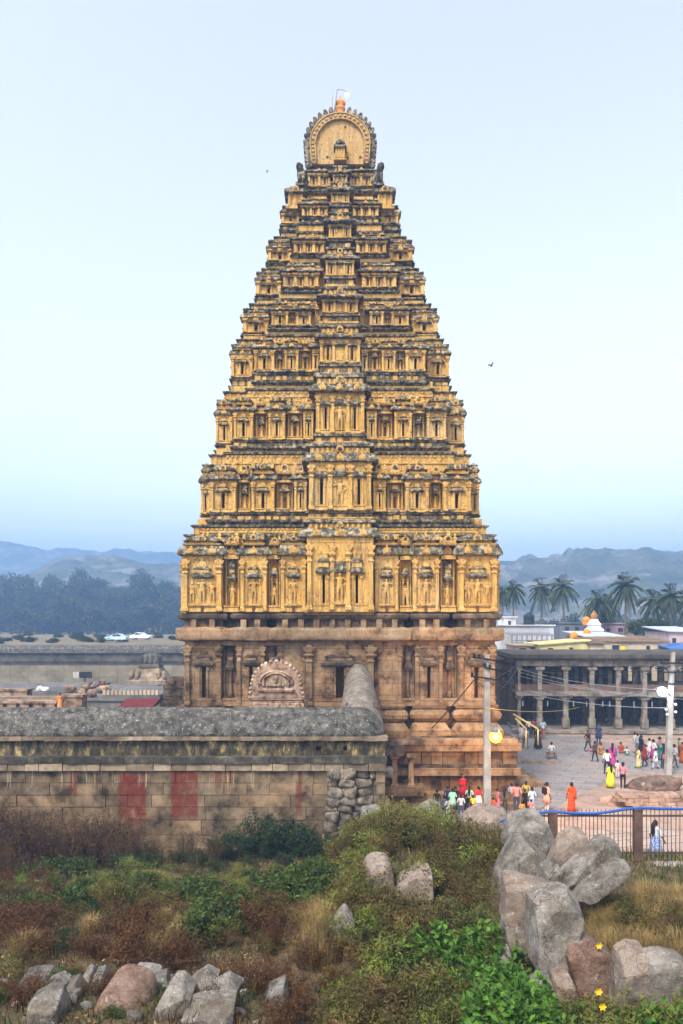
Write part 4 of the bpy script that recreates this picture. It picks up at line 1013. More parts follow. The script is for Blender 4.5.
mb = MB(.01); H = zm(696)-zm(728); mb.box(-.22, .22, -.22, .22, 0, .95*H); mb.rl(0, 0, [(.86*H, .22, .22), (.90*H, .36, .3), (.94*H, .36, .3)]); mb.box(-.30, .30, -.30, .30, 0, .30*H); mb.box(-.6, .6, -.24, .24, .93*H, H); low = mb.mesh('column', [M['hallstone']])
mb = MB(.01); H2 = zm(666)-zm(691.5); mb.box(-.20, .20, -.20, .20, 0, H2); mb.rl(0, 0, [(.80*H2, .20, .20), (.86*H2, .42, .3), (.97*H2, .42, .3)]); upc = mb.mesh('column', [M['hallstone']])
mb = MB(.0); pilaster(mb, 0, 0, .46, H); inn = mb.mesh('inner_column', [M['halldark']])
mb = MB(.0); pilaster(mb, 0, 0, .40, H2); inu = mb.mesh('inner_column', [M['hallstone']])
px = 540.5; k = 0
while px < 760:
    x = (px-600)*s
    put('column', low, HALL, (x, .1, zm(728))); put('column', upc, HALL, (x, .08, zm(691.5)))
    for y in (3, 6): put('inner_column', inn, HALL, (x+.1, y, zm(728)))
    for y in (3, 6, 9): put('inner_column', inu, HALL, (x+.1, y, zm(691.5)))
    put('inner_column', inu, HALL, (x+1.2, 9, zm(691.5)))
    px += 25.8
put('column', low, HALL, (hx0+.3, .1, zm(728)), 0, (.6, .6, 1)); put('column', upc, HALL, (hx0+.3, .08, zm(691.5)), 0, (.6, .6, 1))
# small white tube lamps hang between the lower columns
M['tube'] = m_emit('tube_lamp', (.6, .62, .58), .04)
for k, px in enumerate((526, 551, 577, 590, 606, 613, 637, 655, 570, 545)):
    mb = MB(); top = zm(697 if k < 8 else 666.5); mb.tube([(0, 0, 0), (0, 0, -.5)], .012, 4, 1); mb.lathe(0, 0, [(.05, -1.0), (.06, -.95), (.06, -.52), (.03, -.48)], 6, 0)
    o = mb.build('hanging_lamp', [M['tube'], M['black']], None, (HALL.location.x+(px-600)*s, YM+.9 + (px-600)*s*math.sin(R(-3)), top))
    tag(o, 'small pale lamp hanging between the hall columns', 'hanging lamp', 'pale lamps hung inside the pillared hall')

# ---- houses and roofs behind the hall
def m_wash(n, c): return m_ramp(n, [(.3, [k*.75 for k in c]), (.55, c), (.75, [min(.85, k*1.1) for k in c])], .9, 7, bs=.25, stretch=(1, 1, .5))
M['housewhite'] = m_wash('white_limewash', (.66, .67, .70)); M['houseyellow'] = m_wash('yellow_limewash', (.62, .53, .25)); M['housecream'] = m_wash('cream_wash', (.58, .50, .36))
M['windowdark'] = m_plain('window_dark', (.03, .03, .04), .4); M['tanksolid'] = m_plain('orange_plastic', (.72, .24, .015), .5, .1); M['tankyellow'] = m_plain('yellow_plastic', (.70, .42, .02), .5, .1)
M['tankblack'] = m_plain('black_plastic', (.02, .03, .04), .5); M['steel'] = m_plain('weathered_steel', (.16, .17, .2), .5)
M['bluetarp'] = m_plain('blue_tarp', (.05, .13, .38), .6, .3); M['paletarp'] = m_plain('pale_tin_roof', (.42, .46, .52), .5, .3); M['thatch'] = m_ramp('old_tile_roof', [(.3, (.10, .065, .04)), (.7, (.26, .17, .10))], 2, 6)
def house(name, label, p0, p1, y0, Y, dep, wallm, wins=(), roofm=None, over=.2, slope=0.0, cat='house', parapet_h=.35):
    s = Y/F; o = thing(name, label, cat, (((p0+p1)/2-CX)*s, Y, 0)); hx = (p1-p0)/2*s; zt = EH-(y0-HY)*s
    mb = MB(.02); mb.hexa([(-hx, 0, -.3), (hx, 0, -.3), (hx, dep, -.3), (-hx, dep, -.3), (-hx, 0, zt-slope), (hx, 0, zt), (hx, dep, zt), (-hx, dep, zt-slope)]); mb.build('wall', [wallm], o)
    mb = MB(.02); r = roofm or wallm
    mb.hexa([(-hx-over, -over, zt-slope), (hx+over, -over, zt), (hx+over, dep+over, zt+(0 if not roofm else .5)), (-hx-over, dep+over, zt-slope+(0 if not roofm else .5)),
             (-hx-over, -over, zt-slope+.14), (hx+over, -over, zt+.14), (hx+over, dep+over, zt+.14+(0 if not roofm else .5)), (-hx-over, dep+over, zt-slope+.14+(0 if not roofm else .5))]); mb.build('roof', [r], o)
    for a, b, c, d in wins:
        xa, xb = (a-(p0+p1)/2)*s, (b-(p0+p1)/2)*s; za, zb = EH-(d-HY)*s, EH-(c-HY)*s
        mb = MB(); mb.box(xa-.08, xb+.08, -.08, .0, zb, zb+.1); mb.box(xa-.08, xb+.08, -.1, 0, za-.1, za); mb.box(xa-.08, xa, -.06, 0, za, zb); mb.box(xb, xb+.08, -.06, 0, za, zb)
        f = mb.build('window', [wallm], o)
        mb = MB(); mb.box(xa, xb, -.02, .02, za, zb); mb.build('pane', [M['windowdark']], f)
    return o
house('flat_roofed_house', 'white flat roofed house with a black tank on top', 503, 554, 626, 96, 9, M['housewhite'], ((527, 533, 640, 645), (541, 546, 640, 645)))
house('stair_room', 'small white stair room at the left end of the white house roof', 504, 516, 617.5, 99, 4, M['housewhite'], ((508, 511, 621, 625),), cat='roof room')
house('yellow_house', 'pale yellow house with two dark windows just above the hall roof', 540, 589, 641, 84, 7, M['houseyellow'], ((548, 553, 648, 652.5), (569, 573, 647.5, 652)), slope=.5)
house('small_annex', 'low tan annex with dark openings left of the yellow house', 516, 541, 646, 86, 5, m_wash('tan_wash', (.42, .33, .24)), ((519, 526, 648, 653), (530, 538, 647, 652)))
house('cream_house', 'long cream house with one dark window above the right half of the hall', 603, 668, 642.5, 85, 8, M['housecream'], ((646, 650, 645.5, 652), (612, 619, 645, 650)), M['thatch'])
house('tin_roofed_shed', 'shed with pale blue grey tin roof between yellow and cream houses', 586, 620, 637, 92, 8, m_wash('grey_wash', (.35, .35, .37)), ((592, 598, 640, 646),), M['paletarp'], .5)
house('brown_roofed_shed', 'low shed with brown tiled roof just right of the yellow house', 590, 604, 644, 83.5, 5, M['housecream'], (), M['thatch'], .3)
house('distant_brick_house', 'mauve brick house behind the rooftops near the green hedge', 600, 634, 624, 118, 9, m_wash('mauve_brick', (.33, .24, .26)), ((606, 610, 628, 632), (618, 623, 628, 632)))
house('dark_slab_house', 'dark unpainted house behind the white house and orange tanks', 560, 586, 623.5, 112, 8, m_wash('slate_wash', (.16, .17, .2)), ((565, 569, 627, 631), (575, 579, 627, 631)))
house('poster_house', 'house with pinkish wall and blue tarpaulin roof at the right edge', 669, 700, 632, 88, 7, m_wash('pink_grey_wash', (.46, .36, .36)), ((672, 676, 638, 645),), M['paletarp'], .3)
house('blue_roofed_stall', 'stall with a deep blue tarpaulin roof right of the cream house', 672, 700, 650, 82, 5, M['housecream'], (), M['bluetarp'], .3, cat='stall')
house('dark_shed', 'dark cluttered shed squeezed between temple tower and pillared hall', 500, 516, 660, 74, 7, M['halldark'], ((503, 507, 672, 684), (509, 513, 690, 704)), M['halldark'], cat='shed')
# scaffold-like lattice veranda in front of the white house
o = prop('roof_frame', 'grey steel roof frame in front of the white house', 'roof frame', 532, 645, 91); s = 91/F
mb = MB()
for q in range(9): mb.box((-20+q*5)*s-.05, (-20+q*5)*s+.05, -.05, .05, -o.location.z, 10*s)
mb.build('posts_and_rails', [M['steel']], o)
mb = MB()
for z in (.2, 4*s, 9.6*s): mb.box(-21*s, 21*s, -.04, .04, z, z+.1)
mb.hexa([(-22*s, -.4, 9.8*s), (22*s, -.4, 9.8*s), (22*s, 3, 11.5*s), (-22*s, 3, 11.5*s), (-22*s, -.4, 10.2*s), (22*s, -.4, 10.2*s), (22*s, 3, 12*s), (-22*s, 3, 12*s)]); mb.build('tin_roof', [M['steel']], o)
def tank(label, px, y0, y1, Y, m, leg=True):
    s = Y/F; o = prop('water_tank', label, 'water tank', px, y1, Y); h = (y1-y0)*s; r = h*.46
    mb = MB(); mb.lathe(0, 0, [(r*.96, 0), (r, .06), (r, h*.3), (r*.97, h*.33), (r, h*.36), (r, h*.7), (r*.93, h*.8), (r*.4, h*.92), (r*.38, h), (.01, h)], 14); mb.build('tank_body', [m], o)
    mb = MB()
    z = -min(o.location.z, 4.5)
    for a in (-1, 1):
        for b in (-1, 1): mb.box(a*r*.6-.05, a*r*.6+.05, b*r*.6-.05, b*r*.6+.05, z, 0)
    mb.box(-r, r, -r, r, -.1, 0); mb.build('stand', [M['steel']], o); return o
tank('black water tank on the white house roof', 529, 612.5, 624.5, 97, M['tankblack'])
tank('orange water tank highest of the three, beside the white spire', 586.5, 616.5, 625, 104, M['tanksolid'])
tank('orange water tank lowest, behind the roof of the yellow house', 574, 632, 640.5, 90, M['tanksolid'])
tank('orange water tank standing lower between the two other tanks', 587, 629, 637, 96, M['tanksolid'])
tank('yellow water tank by the cream house wall', 623, 646.5, 653.5, 80, M['tankyellow'])
tank('small orange water tank by the cream house wall', 638, 649, 654, 80, M['tanksolid'])
s = 100/F; o = thing('white_spire', 'small white temple spire with brown top among the rooftops', 'shrine', at(594, 634, 100)); mb = MB(.01); zl = -o.location.z
mb.rl(0, 0, [(zl, .9, .9), (0, .9, .9), (3*s, .88, .88), (3.4*s, 1.0, 1.0), (5*s, .98, .98), (6*s, .72, .72), (9*s, .66, .66), (9.5*s, .78, .78), (11*s, .6, .6), (14*s, .42, .42), (15*s, .3, .3)]); mb.build('body', [M['housewhite']], o)
mb = MB(.01); mb.lathe(0, 0, [(.3, 14.8*s), (.42, 16*s), (.5, 18*s), (.42, 20*s), (.2, 21.5*s), (.22, 22.3*s), (.02, 23.5*s)], 10); mb.build('spire_top', [M['kalasha']], o)

# ---- utility poles with lamps
def bulb(name, p, r, col, emit, power, parent, size=.1):
    mb = MB(); mb.lathe(0, 0, [(.01, -r), (r*.7, -r*.7), (r, 0), (r*.7, r*.7), (.01, r)], 12)
    b = mb.build(name, [m_emit(name+'_glow', col, emit)], parent, p)
    return b
def lamp_light(p, col, power, size=.12):
    l = bpy.data.lights.new('lamp_light', 'POINT'); l.energy = power; l.color = col; l.shadow_soft_size = size
    o = bpy.data.objects.new('lamp_light', l); COL.objects.link(o); o.location = p; return o
Y = 37.6; s = Y/F
P1 = thing('utility_pole', 'grey concrete utility pole with a glowing amber street lamp before the temple plinth', 'utility pole', ((487-CX)*s, Y, 0)); z_ = lambda py: EH-(py-HY)*s
mb = MB(.006); mb.loft([[(-a, -b, z), (a, -b, z), (a, b, z), (-a, b, z)] for z, a, b in ((-.3, .19, .18), (z_(700), .145, .14), (z_(655), .11, .10))])
mb.build('shaft', [M['concrete']], P1)
for k, (py, a, b, dz) in enumerate(((659, -.75, 1.1, -.22), (668, -.2, 1.0, -.2), (678, -.85, .85, -.22))):
    mb = MB(); mb.tube([(a, -.2, z_(py)+.1), (0, -.2, z_(py)), (b, -.2, z_(py)+dz)], .05, 6)
    for q in (a+.06, a+.3, b-.06, b-.3):
        zz = z_(py)+(.1*q/a if q < 0 else dz*q/b); mb.lathe(q, -.2, [(.05, zz), (.09, zz+.05), (.05, zz+.1), (.09, zz+.14), (.04, zz+.2), (.01, zz+.23)], 7)
    mb.build('crossarm', [M['black']], P1)
mb = MB(); mb.tube([(.05, 0, z_(726)), (.25, -.1, z_(725)), (.40, -.2, z_(728))], .04, 6); mb.lathe(.40, -.2, [(.05, z_(728)+.12), (.15, z_(729)+.03), (.24, z_(732)-.02)], 10); lh = mb.build('lamp_arm', [M['steel']], P1)
lb = bulb('lamp_bulb', (.40, -.2, z_(736)), .17, (1.0, .82, .36), 3, 0, P1)
m, t, b = nt('amber_halo'); em = t.nodes.new('ShaderNodeEmission'); em.inputs[0].default_value = (1.0, .46, .05, 1); em.inputs[1].default_value = 1.5  # the lamp's orange halo, added as a see-through glowing globe around the bulb
tp = t.nodes.new('ShaderNodeBsdfTransparent'); ms = t.nodes.new('ShaderNodeMixShader'); ms.inputs[0].default_value = .8
t.links.new(tp.outputs[0], ms.inputs[1]); t.links.new(em.outputs[0], ms.inputs[2]); t.links.new(ms.outputs[0], t.nodes['Material Output'].inputs['Surface'])
mb = MB(); mb.lathe(0, 0, [(.02, -.33), (.2, -.27), (.33, -.05), (.31, .1), (.2, .25), (.08, .33)], 14); mb.build('lamp_halo', [m], P1, (.40, -.2, z_(736)))
lamp_light((P1.location.x+.74, Y-.2, z_(736)), (1.0, .45, .08), 560, .2)
Y = 50.0; s = Y/F
P2 = thing('utility_pole', 'grey utility pole at the right edge carrying a cool white floodlight', 'utility pole', ((669-CX)*s, Y, 0)); zz_ = lambda py: EH-(py-HY)*s
mb = MB(.006); mb.loft([[(-a+dx, -a, z), (a+dx, -a, z), (a+dx, a, z), (-a+dx, a, z)] for z, a, dx in ((-.3, .2, -.08), (zz_(700), .15, .08), (zz_(652), .11, .28))]); mb.build('shaft', [M['concrete']], P2)
mb = MB(); mb.tube([(.1, -.1, zz_(697)), (-.2, -.2, zz_(692)), (-.55, -.3, zz_(690))], .045, 6); mb.box(-.8, -.42, -.42, -.2, zz_(689), zz_(687.6)); mb.build('lamp_arm', [M['steel']], P2)
bulb('floodlight', (-.6, -.35, zz_(691)), .33, (.72, .86, 1.0), 6, 0, P2); lamp_light((P2.location.x-.6, Y-1.0, zz_(691)), (.85, .92, 1.0), 60, .25)
for k, (px, py) in enumerate(((664.5, 709), (665.5, 714), (674, 704), (674, 711.5))):
    x = (px-669)*s
    mb = MB(); mb.tube([(.05, 0, zz_(712)), (x*.6, -.15, zz_(py)), (x, -.2, zz_(py))], .03, 5); f = mb.build('lamp_bracket', [M['steel']], P2)
    mb = MB(); mb.lathe(x, -.25, [(.02, zz_(py)-.1), (.07, zz_(py)-.07), (.10, zz_(py)), (.06, zz_(py)+.07), (.02, zz_(py)+.09)], 10); mb.build('lamp_head', [M['white']], f)
for py, w in ((663, .9), (672, .8), (684, .7)):
    mb = MB(); mb.box(.22-w, .22+w, -.2, -.12, zz_(py)-.05, zz_(py)+.05)
    for q in (-w+.1, w-.1, w*.4): mb.lathe(.22+q, -.16, [(.05, zz_(py)), (.09, zz_(py)+.08), (.04, zz_(py)+.2)], 6)
    mb.build('crossarm', [M['black']], P2)
# lamp beside the finial
gp = Vector((XC, TY+T(Dg), 0)); zt_ = ztop
mb = MB(); x0 = -.32; mb.tube([(x0-.12, T(Dg)+.2, zt_-.05), (x0, T(Dg)+.2, zt_+.8), (x0+.12, T(Dg)+.2, zt_+1.75), (x0+.62, T(Dg)+.1, zt_+1.65), (x0+.72, T(Dg)+.1, zt_+1.5)], .035, 6)
mb.tube([(x0-.22, T(Dg)+.3, zt_-.1), (x0-.2, T(Dg)+.3, zt_+1.4)], .02, 5)
lampt = mb.build('beacon_bracket', [M['steel']], TOWER)
bulb('beacon_bulb', (x0+.78, T(Dg)+.1, zt_+1.3), .15, (1.0, .74, .36), 1.6, 0, lampt); lamp_light((XC+x0+.8, TY+T(Dg)-.5, zt_+1.3), (1, .7, .35), 22, .2)

# ---- overhead wires
M['wire'] = m_plain('wire', (.035, .035, .04), .5); M['wirepale'] = m_plain('pale_wire', (.30, .32, .36), .5); M['wireyellow'] = m_plain('yellow_wire', (.45, .30, .06), .5)
def cable(a, b, sag, r, m, label, group=None):
    a, b = Vector(a), Vector(b); n = 14
    pts = [a.lerp(b, i/n) + Vector((0, 0, -sag*4*(i/n)*(1-i/n))) for i in range(n+1)]
    mb = MB(); mb.tube(pts, r, 5); o = mb.build('overhead_cable', [m]); tag(o, label, 'cable', group); return o
A = lambda px, py, Y: at(px, py, Y)
for k, (p, q) in enumerate((((503, 661, 37.4), (690, 640, 52)), ((507, 671, 37.4), (680, 664, 50)), ((476, 660, 37.4), (672, 663, 50)), ((502, 680, 37.4), (668, 684, 50)), ((474, 678, 37.4), (664, 685, 50)))):
    cable(A(*p), A(*q), .5+.12*k, .014, M['wire'], 'thin dark overhead cable slung between the two utility poles', 'dark cables between the poles')
for k, (p, q) in enumerate((((519, 669, 66), (664, 690, 50)), ((519, 672, 66), (668, 697, 50)), ((519, 676, 66), (700, 700, 50)), ((512, 690, 60), (666, 708, 50)))):
    cable(A(*p), A(*q), .35, .022, M['wirepale'], 'pale overhead cable crossing in front of the hall', 'pale cables across the hall front')
cable(A(488, 708, 37.4), A(580, 707, 67), .3, .02, M['wireyellow'], 'yellow cable running from the pole to the hall')
cable(A(474, 680, 37.4), A(432, 728, 41.2), .05, .03, M['wire'], 'dark stay cable slanting from the pole down to the plinth')
cable(A(670, 690, 50), A(640, 720, 68), .1, .014, M['wire'], 'dark cable dropping from the right pole to the hall columns')
for k, (p, q) in enumerate((((500, 668, 58), (520, 700, 66)), ((498, 662, 56), (518, 684, 66)), ((500, 690, 56), (520, 664, 66)), ((497, 676, 52), (519, 662, 66)))):
    cable(A(*p), A(*q), .2, .03, M['wire'], 'dark tangled cable between temple and pillared hall', 'tangled cables beside the hall')

# ---- steps beside the plinth with a pale handrail
o = thing('stone_steps', 'low stone steps leading up at the right corner of the temple plinth', 'steps', (10.5, 46.5, 0)); mb = MB(.02)
for k in range(4): mb.box(-1.0, 2.3-.5*k, 0.1*k, 3.4, -.1, .22*(k+1))
mb.build('treads', [M['stone']], o)
for k in range(2):
    p0, p1 = at(513+k*2, 714+k*4, 46.5), at(538-k*12, 729-k*0, 46.0+k*.2)
    mb = MB(); mb.tube([p0, p1], .055, 6); mb.tube([p1, p1+Vector((0, 0, -1.0 if not k else -1.3))], .04, 6)
    o = mb.build('handrail', [m_plain('pale_yellow_pipe', (.62, .50, .22), .5)]); tag(o, ['upper pale yellow handrail slanting down by the plinth corner', 'lower pale yellow handrail slanting down by the plinth corner'][k], 'handrail')
o = thing('paving_step', 'single low stone kerb step on the street beside the plinth', 'step', (13.2, 54, 0)); mb = MB(.02)
for k in range(4): mb.box(-2.6+k*1.3+.02, -1.3+k*1.3-.02, 0, .5, -.1, .2)
mb.build('kerb_blocks', [M['block']], o)

# ---- metal fence with blue pipe
YFN = 20.5; s = YFN/F; zf = lambda py: EH-(py-HY)*s; xf = lambda px: (px-CX)*s
M['rust'] = m_ramp('rusty_brown_paint', [(.3, (.085, .05, .042)), (.6, (.15, .09, .075)), (.8, (.22, .12, .09))], 5, 6, rough=.6, bs=.3, bd=.01)
M['bar'] = m_plain('dark_rusty_bar', (.075, .055, .05), .6)
FN = thing('metal_fence', 'brown metal bar fence on a concrete kerb behind the rocks', 'fence', (xf(600), YFN, zf(866)))
fx = lambda px: (px-600)*s; fz = lambda py: zf(py)-zf(866)
for px, y0 in ((553, 813), (638, 810), (723, 810)):
    mb = MB(.002); w = .115; mb.box(fx(px)-w, fx(px)+w, -.06, .1, fz(875), fz(y0)); mb.box(fx(px)-w-.012, fx(px)+w+.012, -.075, .115, fz(y0), fz(y0)+.03); mb.build('post', [M['rust']], FN)
for py in (816, 853):
    mb = MB(); mb.box(fx(514), fx(760), .0, .045, fz(py)-.025, fz(py)+.025); mb.build('rail', [M['bar']], FN)
mb = MB(); mb.lathe(0, 0, [(.011, 0), (.011, fz(810)-fz(861)), (.002, fz(809)-fz(861))], 6); bar = mb.mesh('bar', [M['bar']])
px = 516.0; rng = random.Random(2)
while px < 735:
    if all(abs(px-q) > 4 for q in (553, 638, 723)):
        b = put('bar', bar, FN, (fx(px), .02, fz(861))); b.rotation_euler.y = rng.uniform(-.012, .012)
    px += 4.1
M['bluepipe'] = m_plain('blue_hose', (.025, .085, .33), .45, .1)
mb = MB(); pts = [(500, 822), (514, 816), (530, 814), (553, 811.6), (575, 813.5), (595, 813.6), (612, 811.5), (626, 809), (640, 808), (660, 808.6), (683, 809), (730, 809.5)]
mb.tube([at(a, b, YFN-.0) for a, b in pts], .04, 8); tag(mb.build('water_pipe', [M['bluepipe']]), 'blue plastic water pipe lying along the top of the metal fence', 'pipe')
mb = MB(.015); x = xf(594)
while x < xf(740): mb.box(x+.006, x+1.19, YFN-.2, YFN+.25, zf(890), zf(864)); x += 1.2
tag(mb.build('kerb', [M['concrete']]), kind='structure')

# ---- low ruin wall, debris heap and stones on the plaza
Y = 41.0; s = Y/F
o = thing('low_brick_wall', 'low reddish stone retaining wall at the right edge of the square', 'low wall', ((655-CX)*s, Y, 0)); mb = MB(.02); rng = random.Random(9)
M['redblock'] = m_ramp('red_sandstone', [(.3, (.20, .12, .085)), (.5, (.36, .235, .17)), (.7, (.48, .34, .27))], 1.5, 6, bs=.7, isl=.25)
for k in range(4):
    x = -2.4 + (.4*(3-k) if True else 0) + (k > 2)*.6
    while x < 6: w = rng.uniform(.3, .6); mb.box(x+.015, x+w-.015, rng.uniform(-.06, .06)+k*.05, 1.1, k*.19+.01, k*.19+.18); x += w
mb.build('masonry', [M['redblock']], o)
M['heap'] = m_ramp('earth_heap', [(.3, (.05, .04, .03)), (.5, (.14, .095, .07)), (.7, (.26, .17, .13))], 2.5, 7, bs=1.0, bd=.08)
p = g0(648, 788); me = rock_mesh('debris_heap', rand_planes(random.Random(12), 1.9, 1.1, .75, .3, 10, (.5, .75)), M['heap'], 12, 5, .12, 5)
tag(put('debris_heap', me, None, (p[0], p[1], .0)), 'dark heap of earth and torn matting on the square near the right pole', 'debris heap')
rng = random.Random(14)
for k in range(14):
    px = rng.uniform(630, 674); q = g0(px, rng.uniform(780, 788)); w = rng.uniform(.25, .5)
    tag(put('stone', rock_mesh('stone', rand_planes(rng, w/2, w/2, w*.3, .3, 4), M['rubble'], k, 2, .08, 10), None, (q[0], q[1]-.5, w*.2 + .35*max(0, 1-abs(px-650)/22))), 'small grey stone lying on the dark debris heap', 'stone', 'stones on the debris heap')
for k, (px, py, w, lab) in enumerate(((606, 801, .75, 'flat buff stone lying alone on the sandy ground, left of its neighbour'), (619, 803, .7, 'flat buff stone lying on the sandy ground before the low red wall'), (612, 806, .4, 'smallest flat stone on the sand below two larger ones'))):
    q = g0(px, py); tag(put('stone', rock_mesh('stone', rand_planes(random.Random(k+40), w/2, w*.35, w*.25, .3, 4), M['redblock'], k, 3, .07, 10), None, (q[0], q[1], w*.1)), lab, 'stone')
# ================================================================ people
REG = {'skin': 0, 'top': 1, 'low': 2, 'shoe': 3}
def skeleton(arms='down', legs='stand', bend=0.0):
    """joints (x right, y forward = -y, z up) for a 1.70 m figure -> verts, edges, radii, regions"""
    V, E, Rd, G = [], [], [], []
    def add(p, r, g, parent=None):
        V.append(p); Rd.append(r if hasattr(r, '__len__') else (r, r)); G.append(g)
        if parent is not None: E.append((parent, len(V)-1))
        return len(V)-1
    seat = legs == 'sit'
    hz = .93 if not seat else .16
    pel = add((0, 0, hz), (.155, .115), 'low')
    wai = add((0, 0, hz+.13), (.135, .10), 'top', pel)
    che = add((0, -.01-bend*.3, hz+.32), (.165, .115), 'top', wai)
    sho = add((0, -bend*.5, hz+.46), (.13, .09), 'top', che)
    nk = add((0, -.01-bend*.6, hz+.54), (.052, .055), 'skin', sho)
    h0 = add((0, -.025-bend*.65, hz+.60), (.066, .078), 'skin', nk)
    h1 = add((0, -.02-bend*.68, hz+.67), (.078, .098), 'skin', h0)
    h2 = add((0, -.01-bend*.7, hz+.745), (.062, .08), 'skin', h1)
    add((0, -.125-bend*.68, hz+.645), (.014, .012), 'skin', h1)             # nose
    for s in (-1, 1): add((s*.09, .0-bend*.68, hz+.655), (.012, .022), 'skin', h1)   # ears
    def arm(s, kind):
        sh = add((s*.19, -bend*.5, hz+.44), .056, 'top', sho)
        if kind == 'down': el, wr, hd = (s*.245, .03-bend*.3, hz+.17), (s*.255, -.05-bend*.3, hz-.05), (0, -.02, -1)
        elif kind == 'bent': el, wr, hd = (s*.25, .06, hz+.18), (s*.17, -.20, hz+.22), (-s*.3, -1, .15)
        elif kind == 'phone': el, wr, hd = (s*.24, -.06, hz+.18), (s*.13, -.22, hz+.40), (-s*.2, -.6, .8)
        elif kind == 'swing': el, wr, hd = (s*.24, s*.07, hz+.18), (s*.25, s*.10-.10, hz-.02), (0, -.3, -1)
        elif kind == 'hip': el, wr, hd = (s*.37, .06, hz+.22), (s*.19, -.05, hz+.06), (-s*1, -.2, -.2)
        elif kind == 'raise': el, wr, hd = (s*.38, -.03, hz+.34), (s*.36, -.10, hz+.58), (0, -.1, 1)
        e = add(el, .043, 'top', sh); w = add(wr, .029, 'skin', e)
        d = Vector(hd).normalized(); P = add(tuple(Vector(wr)+d*.055), (.036, .020), 'skin', w)
        side = d.cross(Vector((0, 1, .1))).normalized()
        if side.length < .5: side = Vector((1, 0, 0))
        for k, (o, L) in enumerate(((-.030, .055), (-.010, .07), (.010, .075), (.028, .065))):
            a = add(tuple(Vector(wr)+d*.095+side*o), .0095, 'skin', P)
            add(tuple(Vector(wr)+d*(.095+L*.8)+side*o*1.1+Vector((0, -.012, 0))), .008, 'skin', a)
        a = add(tuple(Vector(wr)+d*.05-side*.05), .011, 'skin', P); add(tuple(Vector(wr)+d*.085-side*.062), .009, 'skin', a)
    if isinstance(arms, str): arms = (arms, arms)
    arm(-1, arms[0]); arm(1, arms[1])
    for s in (-1, 1):
        st = 0.0
        if legs == 'walk': st = s*.20
        if seat: kn, an, toe = (s*.28, -.36, .17), (s*.06, -.42, .07), (s*.0, -.50, .05)
        else: kn, an, toe = (s*.105, -st*.55-.02, .50), (s*.105, -st+ (.06 if st < 0 else .02), .09+(.05 if st < 0 else 0)), (s*.12, -st-.13, .035+(.02 if st < 0 else 0))
        h = add((s*.095, 0, hz-.08), .095, 'low', pel); k = add(kn, .062, 'low', h)
        a = add(an, .042, 'low', k); t = add(toe, (.038, .028), 'shoe', a)
    return V, E, Rd, G
BODY = {}
def body(arms='down', legs='stand', bend=0.0):
    key = (str(arms), legs, bend)
    if key in BODY: return BODY[key]
    V, E, Rd, G = skeleton(arms, legs, bend)
    me = bpy.data.meshes.new('sk'); me.from_pydata(V, E, [])
    o = bpy.data.objects.new('sk', me); COL.objects.link(o)
    md = o.modifiers.new('skin', 'SKIN'); md.use_smooth_shade = True
    for i, sv in enumerate(me.skin_vertices[0].data):
        sv.radius = Rd[i]; sv.use_root = (i == 0)
    ss = o.modifiers.new('sub', 'SUBSURF'); ss.levels = ss.render_levels = 1
    dg = bpy.context.evaluated_depsgraph_get()
    out = bpy.data.meshes.new_from_object(o.evaluated_get(dg)); out.name = 'person'
    bpy.data.objects.remove(o); bpy.data.meshes.remove(me)
    segs = [(Vector(V[a]), Vector(V[b]), G[b]) for a, b in E]
    idx = []
    for p in out.polygons:
        c = p.center; best = 1e9; g = 'top'
        for a, b, r in segs:
            ab = b-a; t = max(0, min(1, (c-a).dot(ab)/max(1e-9, ab.length_squared))); d = (c-(a+ab*t)).length
            if d < best: best = d; g = r
        idx.append(REG[g])
    out.materials.clear()
    for n in range(4): out.materials.append(None)
    out.polygons.foreach_set('material_index', idx); out.polygons.foreach_set('use_smooth', [True]*len(idx)); out.update()
    BODY[key] = out; return out
CLOTH = {}
def cl(c):
    key = tuple(c)
    if key not in CLOTH: CLOTH[key] = m_plain('cloth', c, .85, .18, 6.0, 'obj')
    return CLOTH[key]
SKINS = [m_plain('brown_skin', (.16, .075, .04), .6, .08), m_plain('tan_skin', (.24, .125, .07), .6, .08)]
HAIR = m_plain('black_hair', (.012, .010, .010), .5, .2); SHOE = m_plain('dark_sandal', (.04, .03, .025), .6)
def hair_mesh(kind):
    mb = MB(); n = 12; rings = []
    lo = {'short': .60, 'bun': .58, 'long': .60}[kind]
    for z, r, yo in ((.625, .92, .02), (.66, 1.0, .012), (.70, 1.02, .004), (.745, .92, 0), (.785, .62, .0), (.81, .12, 0)):
        rings.append([(.094*r*math.cos(2*math.pi*i/n), yo + (.112*r*math.sin(2*math.pi*i/n) if math.sin(2*math.pi*i/n) > 0 else .075*r*math.sin(2*math.pi*i/n)*(1 if z > .7 else .2)), .93+z-.01) for i in range(n)])
    mb.loft(rings, 0, True)
    if kind == 'bun': mb.lathe(0, .135, [(.01, 1.52), (.055, 1.55), (.06, 1.58), (.04, 1.62), (.01, 1.635)], 8)
    if kind == 'long': mb.tube([(0, .07, 1.60), (0, .125, 1.50), (0, .14, 1.35), (0, .135, 1.18), (0, .12, 1.02)], [.075, .085, .08, .06, .02], 8)
    me = mb.mesh('hair', [None]); return me
HAIRM = {k: hair_mesh(k) for k in ('short', 'bun', 'long')}
